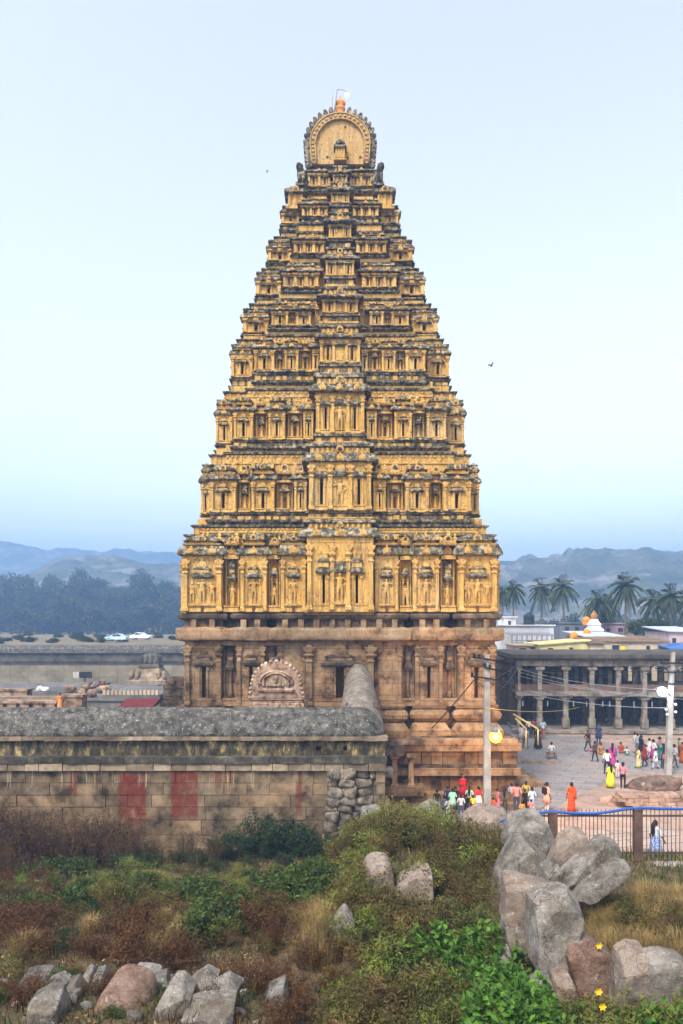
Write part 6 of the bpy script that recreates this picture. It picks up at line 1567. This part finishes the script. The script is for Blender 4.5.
kinds('olive', 4, H=.95, Rr=.7, nst=44, nleaf=1700, leaf=.066, wid=.027, stem_m=M['stem'], leaf_m=L_['olive'], spread=.7, stem_r=.004)
kinds('bright', 2, H=.55, Rr=.5, nst=26, nleaf=700, leaf=.085, wid=.06, stem_m=M['stemgreen'], leaf_m=L_['bright'], spread=.6, stem_r=.004)
kinds('lime', 2, H=1.0, Rr=.7, nst=36, nleaf=1300, leaf=.10, wid=.034, stem_m=M['stemgreen'], leaf_m=L_['lime'], spread=.7, stem_r=.004)
kinds('dark', 2, H=1.1, Rr=.9, nst=36, nleaf=2200, leaf=.085, wid=.042, stem_m=M['stem'], leaf_m=L_['dark'], spread=.8, stem_r=.006)
def grass_mesh(seed, H, Rr, n, w, mat):
    rng = random.Random(seed); mb = MB()
    for i in range(n):
        an = rng.uniform(0, 2*math.pi); r = Rr*rng.uniform(0, 1)**.7*.55; p = Vector((r*math.cos(an), r*math.sin(an), -.04))
        h = H*rng.uniform(.5, 1.05); o = Vector((math.cos(an+rng.gauss(0, .8)), math.sin(an+rng.gauss(0, .8)), 0))*Rr*rng.uniform(.2, 1.0)*.8
        sd = Vector((-o.y, o.x, 0)).normalized()*w*rng.uniform(.6, 1.3)
        q = p + o*.35 + Vector((0, 0, h*.65)); e = p + o + Vector((0, 0, h*rng.uniform(.7, 1)))
        mb._add([p-sd, p+sd, q+sd*.8, q-sd*.8, e], [(0, 1, 2, 3), (3, 2, 4)], 0)
    return fast(mb, 'blades', mat)
BK['straw'] = [(None, grass_mesh(5+i, .75, .55, 520, .004, L_['straw'])) for i in range(2)]
META = {'dry': ('dry_shrub', 'tall dry brown shrub with thin bare stems, one of those along the wall foot', 'shrub', 'tall dry shrubs along the wall foot'),
        'rust': ('rust_shrub', 'low rust brown withered shrub among the scrub', 'shrub', 'rust brown withered shrubs'),
        'weed': ('green_weed', 'low green leafy weed clump on the waste ground', 'weed', 'green weed clumps'),
        'olive': ('scrub_bush', 'fine leaved olive brown scrub bush on the slope', 'bush', 'olive scrub bushes on the slope'),
        'bright': ('broadleaf_weed', 'fresh bright green broad leaved weed low in front', 'weed', 'bright broad leaved weeds'),
        'lime': ('lime_bush', 'yellow green bush on top of the slope', 'bush', 'yellow green bushes'),
        'dark': ('dark_bush', 'dark green bush growing at the wall foot', 'bush', 'dark green bushes by the wall'),
        'straw': ('straw_tuft', 'tuft of dry straw coloured grass among the rocks', 'grass tuft', 'straw grass tufts')}
GR = random.Random(404)
def plant(kind, x, y, sc=1.0, dz=0.0, label=None):
    st, lf = GR.choice(BK[kind]); nm, lab, cat, grp = META[kind]
    s = sc*GR.uniform(.8, 1.25)
    o = thing(nm, label or lab, cat, (x, y, ground_z(x, y)+dz), GR.uniform(0, 6.28), grp); o.scale = (s, s, s*GR.uniform(.85, 1.15))
    if st: put('stems', st, o)
    put('leaves' if kind != 'straw' else 'blades', lf, o); return o
def scatter(kind, n, region, sc=(.8, 1.2), mind=.3, dz=0.0):
    """region: (px0, px1, Y0, Y1); x is spread in real metres between the two sight lines"""
    pts = []; tries = 0
    while len(pts) < n and tries < n*20:
        tries += 1; Y = GR.uniform(region[2], region[3]); x = (GR.uniform(region[0], region[1])-CX)*Y/F
        if all((x-a)**2+(Y-b)**2 > mind**2 for a, b in pts): pts.append((x, Y)); plant(kind, x, Y, GR.uniform(*sc), dz)
# along the wall, left
scatter('dry', 44, (-40, 135, 29.0, 32.8), (.95, 1.5), .45)
scatter('dry', 9, (-30, 110, 26, 29.5), (.6, .9), .6)
scatter('dark', 9, (225, 322, 31.0, 33.2), (.7, 1.05), .6)
scatter('dry', 8, (140, 235, 30, 32.8), (.5, .85), .5)
scatter('dark', 4, (120, 230, 30.0, 32.5), (.4, .6), .6)
scatter('dark', 3, (262, 300, 32.4, 33.3), (1.2, 1.5), .3)
scatter('dark', 7, (60, 330, 27, 30), (.45, .7), .8)
scatter('dark', 14, (320, 500, 12, 25), (.35, .6), .6)
scatter('dark', 8, (0, 320, 15, 25), (.3, .5), .8)
# green and brown of the hollow
scatter('weed', 34, (-30, 330, 18, 27), (.55, 1.0), .5)
scatter('weed', 20, (190, 330, 16, 24), (.8, 1.25), .4)
scatter('lime', 30, (-20, 325, 20, 28), (.35, .7), .6)
scatter('rust', 26, (-30, 320, 13.5, 21), (.6, 1.05), .4)
scatter('rust', 14, (-30, 60, 16, 26), (.7, 1.1), .5)
scatter('olive', 22, (-30, 330, 14, 24), (.5, .9), .5)
scatter('rust', 8, (190, 300, 11.3, 13.4), (.5, .9), .3)
scatter('rust', 14, (-10, 250, 11.6, 13.6), (.3, .5), .3)
scatter('weed', 8, (-10, 250, 11.4, 13.6), (.25, .45), .3)
# slope in the middle
scatter('lime', 24, (350, 440, 21.5, 27.4), (.95, 1.4), .4)
scatter('weed', 8, (325, 440, 20, 25), (.7, 1.1), .4)
scatter('lime', 16, (330, 500, 14, 22), (.6, .95), .5)
scatter('straw', 26, (0, 320, 15, 27), (.6, 1.0), .5)
scatter('olive', 22, (330, 505, 20, 26), (.8, 1.2), .45)
scatter('olive', 46, (345, 500, 11.0, 20), (.65, 1.05), .32)
scatter('lime', 12, (330, 500, 11.5, 19), (.4, .7), .4)
scatter('weed', 12, (330, 500, 11.0, 18), (.5, .85), .4)
scatter('rust', 9, (330, 500, 12, 23), (.45, .8), .5)
scatter('lime', 14, (330, 480, 11.8, 16), (.45, .75), .4)
scatter('bright', 30, (432, 503, 12.2, 15.2), (.9, 1.35), .2)
scatter('olive', 16, (405, 510, 11.8, 15), (.55, .9), .3)
scatter('straw', 8, (300, 335, 14.5, 17), (.8, 1.1), .25)
scatter('straw', 10, (430, 510, 20, 25), (.8, 1.2), .3)
# right, among and in front of the rocks
scatter('straw', 30, (585, 720, 13.4, 17.6), (.7, 1.1), .25)
scatter('straw', 14, (574, 680, 13.6, 15.2), (.8, 1.15), .2)
scatter('olive', 14, (590, 720, 13.6, 18.6), (.5, .85), .35)
scatter('rust', 9, (585, 650, 12.4, 14.4), (.4, .65), .25)
scatter('bright', 18, (612, 740, 11.0, 11.8), (1.05, 1.45), .2)
scatter('lime', 8, (600, 740, 11.0, 11.9), (.75, 1.0), .25)
scatter('olive', 8, (495, 610, 11.4, 12.3), (.6, .9), .2)
scatter('bright', 12, (498, 550, 11.3, 12.6), (1.1, 1.6), .2)
scatter('lime', 8, (600, 720, 11.2, 13.0), (.35, .6), .3)
scatter('weed', 7, (490, 620, 11.0, 12.6), (.5, .8), .3)
scatter('olive', 26, (720, 1150, 11, 20), (.6, 1.1), .6)
scatter('straw', 20, (720, 1150, 11, 20), (.7, 1.1), .5)
scatter('rust', 10, (720, 1150, 11, 20), (.5, .9), .5)
# two small yellow flowers
M['petal'] = m_plain('yellow_petal', (.75, .45, .01), .6)
for k, (px, py) in enumerate(((598, 991), (602, 1006), (598.5, 945))):
    p = at(px, py, 11.6 if k < 2 else 13.2); o = thing('yellow_flower', ['upper yellow flower on a thin stem under the dark brown block', 'lower and larger yellow flower on a thin stem near the bottom edge', 'small yellow flower in the straw grass'][k], 'flower', p)
    mb = MB()
    for q in range(6):
        a = q*math.pi/3; leaf_quad(mb, Vector((0, 0, 0)), Vector((math.cos(a), -.5, math.sin(a))), Vector((0, -1, .2)), .075, .06)
    put('petals', fast(mb, 'petals', M['petal']), o)
    mb = MB(); mb.tube([(0, .01, 0), (.03, .05, -.2), (.05, .1, -.5)], .006, 4); mb.build('stem', [M['stemgreen']], o)
# ground cover of low grass and dead leaves: uncountable
def cover(name, n, fn, mats, kind='blade', seed=1):
    rng = random.Random(seed); V = []; Fc = []; MI = []
    k = 0
    while k < n:
        x, y = fn(rng); z = ground_z(x, y) - .01; h = rng.uniform(.05, .24)*(1 if kind == 'blade' else .3); a = rng.uniform(0, 6.28)
        w = rng.uniform(.006, .014) if kind == 'blade' else rng.uniform(.02, .04)
        ln = Vector((rng.gauss(0, .5), rng.gauss(0, .5), 1)).normalized()*h if kind == 'blade' else Vector((math.cos(a+1), math.sin(a+1), rng.uniform(-.1, .5)))*h*1.2
        b = len(V); sx, sy = math.cos(a)*w, math.sin(a)*w; zz = z if kind == 'blade' else z+.025
        V += [(x-sx, y-sy, zz), (x+sx, y+sy, zz), (x+ln.x+sx*.3, y+ln.y+sy*.3, zz+ln.z), (x+ln.x-sx*.3, y+ln.y-sy*.3, zz+ln.z)]
        Fc.append((b, b+1, b+2, b+3)); g = fbm(x*.5, y*.5, 2.0)+rng.gauss(0, .22); MI.append(0 if g > .12 else (1 if g > -.12 else 2)); k += 1
    me = bpy.data.meshes.new(name); me.from_pydata(V, [], Fc)
    for mt in mats: me.materials.append(mt)
    me.polygons.foreach_set('material_index', MI); me.update(); return tag(put(name, me), kind='stuff')
def f_left(r): Y = r.uniform(3.4**2*0+120, 33.4**2)**.5; return ((r.uniform(-60, 345)-CX)*Y/F, Y)
def f_right(r): Y = r.uniform(100, 26**2)**.5; return ((r.uniform(320, 720)-CX)*Y/F, Y)
cover('grass', 42000, f_left, [L_['green'], L_['dry'], L_['rust']], seed=2)
tag(bpy.data.objects['grass'], 'low mixed green and withered grass of the hollow')
tag(cover('grass', 30000, f_right, [L_['olive'], L_['straw'], L_['green']], seed=3), 'thin grass between the scrub and rocks of the slope')
tag(cover('dead_leaves', 14000, f_left, [L_['dry'], L_['rust'], L_['straw']], 'flat', 4), 'dead leaves strewn over the hollow')
# ================================================================ far trees, palms, cars, hills, air, light
def clump_crown(seed, W, H, n, leaf, mat, lobes=9):
    """crown of separate leaf clumps spread through an uneven volume"""
    rng = random.Random(seed); mb = MB(); lob = []
    for i in range(lobes):
        an = rng.uniform(0, 6.28); r = W*rng.uniform(.1, .62); z = H*rng.uniform(.30, .88)
        lob.append((Vector((r*math.cos(an), r*math.sin(an), z)), W*rng.uniform(.22, .42), H*rng.uniform(.12, .24)))
    lob.append((Vector((0, 0, H*.8)), W*.35, H*.2))
    for i in range(n):
        c, a, b = rng.choice(lob); d = Vector((rng.gauss(0, 1), rng.gauss(0, 1), rng.gauss(0, 1))).normalized()*rng.uniform(.55, 1.05)
        p = c + Vector((d.x*a, d.y*a, d.z*b))
        for _ in range(2):
            leaf_quad(mb, p+Vector((rng.gauss(0, leaf*.4), rng.gauss(0, leaf*.4), rng.gauss(0, leaf*.4))), Vector((rng.gauss(0, 1), rng.gauss(0, 1), rng.gauss(-.1, .7))), Vector((rng.gauss(0, .6), rng.gauss(0, .6), 1)), leaf*rng.uniform(.6, 1.4), leaf*rng.uniform(.45, .9))
    t = MB(); t.tube([(0, 0, -1), (W*.03, 0, H*.2), (-W*.02, 0, H*.45), (0, 0, H*.75)], [W*.07, W*.055, W*.04, W*.015], 6)
    for c, a, b in lob[:5]: t.tube([(0, 0, H*.3), Vector((c.x*.5, c.y*.5, lerp(H*.35, c.z, .5))), c], [W*.035, W*.025, W*.01], 5)
    return fast(mb, 'crown', mat), t.mesh('trunk', [M['stem']])
L_['tree'] = m_leaf('far_tree_leaf', (.022, .042, .014), (.055, .075, .022), None, .45, .15)
L_['tree2'] = m_leaf('far_tree_leaf_dry', (.035, .05, .018), (.085, .085, .03), None, .4, .15)
TV = [clump_crown(500+i, 7.5, (13, 15, 17, 12)[i], 1100, 1.0, L_['tree'] if i % 2 else L_['tree2'], 11) for i in range(4)]
def tree(v, p, sc, label, group, rz=0, name='broad_tree'):
    o = thing(name, label, 'tree', p, rz, group); o.scale = sc if hasattr(sc, '__len__') else (sc,)*3
    put('crown', TV[v][0], o); put('trunk', TV[v][1], o); return o
TRG = random.Random(55)
for k in range(78):
    row = k % 3; Y = (290, 330, 372)[row] + TRG.uniform(-12, 12); px = -60 + (k//3)*11.5 + TRG.uniform(-7, 7)
    x = (px-CX)*Y/F; g = ground_z(x, Y)
    toprow = interp(px, [(-60, 580), (0, 578), (30, 574), (58, 580), (70, 568), (88, 571), (100, 580), (125, 584), (135, 571), (150, 570), (160, 577), (175, 586), (190, 588), (250, 585)]) + (0 if row == 2 else (9 if row == 1 else 30)) + TRG.uniform(-4, 4)
    h = EH-(toprow-HY)*Y/F - g; v = TRG.randrange(4); hh = (13, 15, 17, 12)[v]
    tree(v, (x, Y, g-.5), (TRG.uniform(.9, 1.25), TRG.uniform(.9, 1.25), max(.4, h/hh)), 'bluish broad leaved tree in the hazy wood beyond the far wall', 'trees of the hazy wood', TRG.uniform(0, 6.28))
for k in range(26):                                # low bushes on the bank before the wood
    px = TRG.uniform(-30, 186); Y = TRG.uniform(128, 190); x = (px-CX)*Y/F
    tree(TRG.randrange(4), (x, Y, ground_z(x, Y)-.3), (.2, .2, .09), 'low roadside bush on the grassy bank beyond the far wall', 'low bushes on the bank', TRG.uniform(0, 6), 'roadside_bush')
for k in range(24):                                # greenery behind the palms on the right
    px = 500 + k*9 + TRG.uniform(-6, 6); Y = TRG.uniform(190, 260); x = (px-CX)*Y/F
    tree(TRG.randrange(4), (x, Y, ground_z(x, Y)-.5), (.9, .9, TRG.uniform(.5, .85)), 'hazy broad leaved tree behind the palms on the right', 'hazy trees behind the palms', TRG.uniform(0, 6))
for k, (px, py, Y, sx, sz) in enumerate(((595, 606, 122, .45, .9), (603, 612, 120, .4, .75))):
    x = (px-CX)*Y/F; h = EH-(py-HY-7)*Y/F
    tree(k, (x, Y, 0), (sx, sx, h/14), ['dark tree standing right behind the white spire', 'lower dark tree right of the white spire'][k], None, k*2.0)
o = thing('hedge', 'dark green clipped hedge tree with tiny yellow flowers behind the cream house', 'hedge', at(648, 634, 106)); s = 106/F
mb = MB(); rng = random.Random(8)
for i in range(2600):
    u = rng.uniform(-1, 1); top = 15.5*s*(1-.35*u*u) ; p = Vector((u*19*s, rng.gauss(0, .9), top*rng.uniform(.1, 1.0)))
    leaf_quad(mb, p, Vector((rng.gauss(0, 1), rng.gauss(0, 1), rng.gauss(0, .8))), Vector((rng.gauss(0, .6), rng.gauss(0, .6), 1)), .34, .2)
put('leaves', fast(mb, 'leaves', m_leaf('hedge_leaf', (.03, .05, .012), (.06, .085, .02), None, .4, .15)), o)
mb = MB()
for q in (-12, -4, 5, 13): mb.tube([(q*s, 0, -o.location.z), (q*s, 0, 4*s)], .12, 6)
mb.build('trunk', [M['stem']], o)

# ---- palms
L_['palm'] = m_leaf('palm_leaf', (.028, .05, .018), (.07, .09, .032), None, .35, .15)
def palm(px, ctr, Y, lean, seed, label, rad=3.4, z0=0.0):
    rng = random.Random(seed); s = Y/F; x = (px-CX)*s; zc = EH-(ctr-HY)*s; b = Vector((x-lean, Y, z0))
    o = thing('palm_tree', label, 'palm tree', b); top = Vector((lean, 0, zc-z0))
    pts = [Vector((0, 0, -.2)), Vector((lean*.25, 0, top.z*.3)), Vector((lean*.7, 0, top.z*.7)), top]
    mb = MB(); mb.tube(pts, [.30, .20, .17, .15], 8)
    mb.build('trunk', [m_plain('palm_trunk', (.15, .12, .09), .9) if 'pt' not in M else M['pt']], o)
    mb = MB()
    for i in range(40):
        an = 6.283*i/40*2.4*1.6 + rng.uniform(-.3, .3); el = lerp(-1.1, 1.35, (i+.5)/40) + rng.uniform(-.15, .15); L = rad*rng.uniform(.8, 1.1)
        h = Vector((math.cos(an), math.sin(an), 0)); spine = []
        for j in range(9):
            u = j/8; spine.append(top + h*(L*u*math.cos(el)*(1-.18*u)) + Vector((0, 0, L*(math.sin(el)*u - (.38+.20*math.cos(el))*u*u))))
        for j in range(8):
            p, q = spine[j], spine[j+1]; d = (q-p); sd = h.cross(Vector((0, 0, 1))).normalized()
            for sgn in (-1, 1):
                for f in (0, .33, .66):
                    pp = p.lerp(q, f); u = (j+f)/8
                    ll = L*.26*(1-.6*abs(u-.45)) * rng.uniform(.8, 1.1)
                    dd = (sd*sgn*.62 + d.normalized()*.6 + Vector((0, 0, -.50))).normalized()
                    leaf_quad(mb, pp, dd, Vector((0, 0, 1)), ll, .13)
        mb.tube([spine[0], spine[3], spine[6], spine[8]], [.04, .03, .02, .01], 3)
    put('crown', fast(mb, 'crown', L_['palm']), o); return o
M['pt'] = m_plain('palm_trunk', (.15, .12, .09), .9)
for a in ((503, 592, 138, .5, 1, 'palm half hidden by the temple tower, leftmost of the row', 2.7), (514, 588, 128, .4, 2, 'palm just right of the temple tower edge', 2.7), (542, 588, 130, .3, 3, 'slender palm above the white flat roofed house'), (563, 586, 124, -.4, 4, 'palm with drooping fronds right of the slender one'),
          (599, 600, 118, .4, 5, 'lower bushy palm directly behind the white spire'), (626, 585, 108, .3, 6, 'tallest and fullest palm in the middle of the row'), (654, 600, 112, -.3, 7, 'palm behind the hedge, left of the last palm'), (672, 596, 106, .5, 8, 'last palm of the row at the right edge'), (690, 602, 116, .3, 9, 'palm cut by the right edge of the picture'), (610, 604, 132, -.3, 10, 'small distant palm between the bushy one and the tallest', 2.6)):
    palm(*a[:6], **({'rad': a[6]} if len(a) > 6 else {}))

# ---- two cars on the bank
def car(px, py, Y, paint, label, rz):
    x = (px-CX)*Y/F; z = EH-(py-HY)*Y/F; o = thing('parked_car', label, 'car', (x, Y, z), rz)
    prof = [(-2.05, .35), (-2.08, .62), (-1.95, .84), (-1.0, .92), (-.45, 1.36), (.65, 1.40), (1.35, .98), (1.95, .92), (2.08, .7), (2.05, .35)]
    mb = MB()
    rings = []
    for y, k in ((-.84, .97), (-.80, 1.0), (.80, 1.0), (.84, .97)): rings.append([(a*k, y if b < .95 else y*.82, .35+(b-.35)*k) for a, b in prof])
    mb.loft(rings); mb.build('body', [paint], o)
    for sg in (-1, 1):
        mb = MB(); y = sg*.69
        mb.loft([[(-.88, y*1.12, .94), (-.40, y*1.015, 1.30), (.08, y*1.0, 1.32), (.08, y*1.12, .95)], [(-.88, y*1.16, .94), (-.40, y*1.05, 1.30), (.08, y*1.04, 1.32), (.08, y*1.16, .95)]]); mb.build('side_window', [M['windowdark']], o)
        mb = MB(); mb.loft([[(.16, y*1.12, .95), (.16, y*1.0, 1.32), (.62, y*1.01, 1.33), (1.15, y*1.12, .98)], [(.16, y*1.16, .95), (.16, y*1.04, 1.32), (.62, y*1.05, 1.33), (1.15, y*1.16, .98)]]); mb.build('side_window', [M['windowdark']], o)
        for xx in (-1.28, 1.28):
            mb = MB(); mb.M = Matrix.Translation((xx, sg*.74, .31)) @ Matrix.Rotation(R(90), 4, 'X'); mb.lathe(0, 0, [(.2, -.1), (.31, -.09), (.31, .09), (.2, .1)], 16); w = mb.build('wheel', [M['black']], o)
            mb = MB(); mb.M = Matrix.Translation((xx, sg*.74, .31)) @ Matrix.Rotation(R(90), 4, 'X'); mb.lathe(0, 0, [(.05, -.115), (.19, -.11), (.19, .11), (.05, .115)], 10); mb.build('rim', [M['paletarp']], w)
    for yy in (-.6, .6):
        mb = MB(); mb.box(-2.1, -2.0, yy-.16, yy+.16, .62, .74); mb.build('headlight', [M['white']], o)
        mb = MB(); mb.box(2.0, 2.1, yy-.12, yy+.12, .7, .84); mb.build('tail_light', [m_plain('red_lens', (.4, .02, .02), .3)], o)
    return o
car(117, 641.2, 138, m_plain('pale_blue_paint', (.38, .58, .70), .3, .05, spec=.5), 'pale blue car parked on the bank beyond the far wall', R(-6))
car(141, 639.6, 146, m_plain('white_car_paint', (.70, .71, .73), .3, .05, spec=.5), 'white car parked on the bank right of the blue one', R(172))
o = thing('parked_motorcycle', 'dark motorcycle standing just left of the pale blue car', 'motorcycle', at(105, 641.2, 138)); mb = MB(); mb.tube([(-.8, 0, .5), (-.3, 0, .8), (.3, 0, .75), (.8, 0, .9)], [.08, .18, .16, .06], 6); mb.tube([(-.7, -.3, 1.05), (-.7, .3, 1.05)], .03, 5); mb.tube([(-.8, 0, .3), (-.65, 0, 1.05)], .04, 5); mb.build('frame', [M['black']], o)
for xx in (-.8, .7):
    mb = MB(); mb.M = Matrix.Translation((xx, 0, .3)) @ Matrix.Rotation(R(90), 4, 'X'); mb.lathe(0, 0, [(.2, -.05), (.3, -.04), (.3, .04), (.2, .05)], 12); mb.build('wheel', [M['black']], o)

# ---- hills
def m_hill():
    m, t, b = nt('rocky_hill'); v = coords(t)
    rockc = ramp(t, nz(t, v, .05, 8, .7), [(.35, (.11, .10, .085)), (.65, (.25, .225, .20))])
    veg = ramp(t, nz(t, v, .035, 8, .75, 3.0), [(.4, (.03, .045, .016)), (.65, (.10, .095, .04))])
    c = mix(t, ramp(t, nz(t, v, .03, 8, .75, 9.0), [(.52, 0.0), (.60, 1.0)]), veg, rockc)
    t.links.new(c, b.inputs['Base Color']); b.inputs['Roughness'].default_value = 1; bump(t, b, nz(t, v, .08, 6, .7), 1.0, 3.0); return m
HM = m_hill()
def hill(name, Y0, Yr, Y1, prof, seed, amp, px0, px1, boul=0.0, base=0.0):
    """ridge prof: (pixel column, pixel row of the skyline) seen from the hill opposite"""
    nxh, nyh = 240, 70; V = []
    for j in range(nyh+1):
        Y = lerp(Y0, Y1, j/nyh); u = (Y-Y0)/(Yr-Y0) if Y < Yr else 1-(Y-Yr)/(Y1-Yr)
        for i in range(nxh+1):
            px = lerp(px0, px1, i/nxh); x = (px-CX)*Yr/F
            top = EH-(interp(px, prof)-HY)*Yr/F
            f = sstep(0, 1, u)*.45+.55*u
            n = fbm(x*.012+seed, Y*.012, seed, 7)*amp*1.5*min(1, u*1.5) + max(0, fbm(x*.06+seed, Y*.06, 1.3, 3))*boul*min(1, u*2) 
            r = abs(mnoise.noise(Vector((x*.1+seed, Y*.1, 0))))*boul*.6
            V.append((x, Y, base-2 + (top-base+2)*f + n + r*u))
    fs = [(j*(nxh+1)+i, j*(nxh+1)+i+1, (j+1)*(nxh+1)+i+1, (j+1)*(nxh+1)+i) for j in range(nyh) for i in range(nxh)]
    me = bpy.data.meshes.new(name); me.from_pydata(V, [], fs); me.materials.append(HM); me.polygons.foreach_set('use_smooth', [False]*len(fs)); me.update()
    return tag(put(name, me), kind='structure')
hill('wooded_hill', 430, 640, 820, [(-260, 590), (0, 582), (30, 575), (55, 566), (80, 561), (110, 558), (150, 562), (185, 566), (250, 575), (340, 590)], 3.3, 5, -260, 420, 2.5)
hill('far_hill', 860, 1120, 1330, [(-200, 552), (0, 546), (30, 545), (60, 548), (110, 553), (150, 551), (200, 556), (300, 565), (420, 572)], 8.1, 8, -220, 460, 3)
hill('rocky_hill', 340, 620, 900, [(380, 590), (470, 574), (500, 566), (530, 560), (558, 559), (563, 553), (575, 550), (590, 551), (605, 549), (632, 550), (640, 556), (655, 559), (672, 556), (683, 552), (740, 548), (860, 560), (960, 575)], 5.7, 4.5, 380, 960, 6.5)
hill('farther_hill', 900, 1100, 1300, [(420, 575), (560, 562), (630, 552), (660, 550), (683, 552), (760, 556), (960, 570)], 1.9, 6, 420, 980, 3)

# ---- a kite gliding beside the tower and a far smaller one
for px, py, Y, w, lab in ((491, 366, 70, .42, 'dark bird gliding right of the temple tower'), (267, 172, 95, .2, 'tiny distant bird left of the tower top')):
    o = tag(None or thing('bird', lab, 'bird', at(px, py, Y), .6), lab, 'bird'); mb = MB()
    mb.loft([[(-w*.5+.0, -.02+0, 0), (-w*.45, .0, .03), (-w*.45, 0, -.03)], [(-w*.2, -.06, .0), (-w*.2, 0, .09), (-w*.2, .06, 0)], [(w*.25, -.07, 0), (w*.25, 0, .08), (w*.25, .07, 0)], [(w*.5, -.02, 0), (w*.5, 0, .02), (w*.5, .02, 0)]], 0, True)
    for sg in (-1, 1): mb.loft([[(-w*.1, sg*.03, .02), (w*.18, sg*.03, .02), (w*.18, sg*.03, .05), (-w*.1, sg*.03, .05)], [(-w*.12, sg*w*.5, .2), (w*.16, sg*w*.5, .2), (w*.16, sg*w*.5, .22), (-w*.12, sg*w*.5, .22)], [(w*.15, sg*w*1.0, .12), (w*.25, sg*w*1.0, .12), (w*.25, sg*w*1.0, .13), (w*.15, sg*w*1.0, .13)]])
    b = mb.build('body', [M['black']], o); b.scale = (1.2, 1.2, 1.2)

# ---- air
HZ = bpy.data.materials.new('haze_air'); HZ.use_nodes = True; t = HZ.node_tree; t.nodes.clear()
out = t.nodes.new('ShaderNodeOutputMaterial'); pv = t.nodes.new('ShaderNodeVolumePrincipled')
pv.inputs['Color'].default_value = (.27, .47, .82, 1); pv.inputs['Density'].default_value = HAZE; pv.inputs['Anisotropy'].default_value = .1
t.links.new(pv.outputs[0], out.inputs['Volume'])
mb = MB(); mb.box(-1500, 1500, -120, 1450, -4.5, 150); hz = mb.build('haze', [HZ]); tag(hz, kind='stuff'); hz['label'] = 'pale blue evening haze'

# ---- sky and sun
wd = bpy.data.worlds.new('World'); SC.world = wd; wd.use_nodes = True; t = wd.node_tree; t.nodes.clear()
sk = t.nodes.new('ShaderNodeTexSky'); sk.sky_type = 'NISHITA'; sk.sun_disc = False
sk.sun_elevation = R(SUN_EL); sk.sun_rotation = R(SUN_AZ); sk.altitude = 100; sk.air_density = 1.0; sk.dust_density = 3.0; sk.ozone_density = 1.2
hs = t.nodes.new('ShaderNodeHueSaturation'); hs.inputs['Saturation'].default_value = SKY_SAT; t.links.new(sk.outputs[0], hs.inputs['Color'])
bg = t.nodes.new('ShaderNodeBackground'); bg.inputs['Strength'].default_value = SKY_ST; wo = t.nodes.new('ShaderNodeOutputWorld')
t.links.new(hs.outputs[0], bg.inputs['Color']); t.links.new(bg.outputs[0], wo.inputs['Surface'])
sl = bpy.data.lights.new('sun', 'SUN'); sl.energy = SUN_E; sl.angle = R(11); sl.color = (1.0, .90, .74)
so = bpy.data.objects.new('sun', sl); COL.objects.link(so)
d = Vector((math.sin(R(SUN_AZ))*math.cos(R(SUN_EL)), math.cos(R(SUN_AZ))*math.cos(R(SUN_EL)), math.sin(R(SUN_EL))))   # towards the sun
so.rotation_euler = d.to_track_quat('Z', 'Y').to_euler()

# ---- camera: level, on the boulder hill, shifted upwards like a corrected photograph
cam = bpy.data.cameras.new('camera'); co = bpy.data.objects.new('camera', cam); COL.objects.link(co)
cam.sensor_fit = 'VERTICAL'; cam.sensor_height = 36; cam.sensor_width = 24; cam.lens = F*36/1024; cam.shift_y = (HY-512)/1024; cam.shift_x = 0
cam.clip_end = 6000; cam.clip_start = .1
co.location = (0, 0, EH); co.rotation_euler = (R(90), 0, 0); SC.camera = co
SC.view_settings.view_transform = 'Standard'; SC.view_settings.look = 'None'; SC.view_settings.exposure = EXPO; SC.view_settings.gamma = 1
SC.cycles.max_bounces = 6; SC.cycles.diffuse_bounces = 3; SC.cycles.volume_bounces = 1; SC.cycles.transparent_max_bounces = 8
SC.cycles.use_denoising = True; SC.cycles.sample_clamp_indirect = 6.0
try: SC.cycles.denoiser = 'OPENIMAGEDENOISE'
except Exception: pass
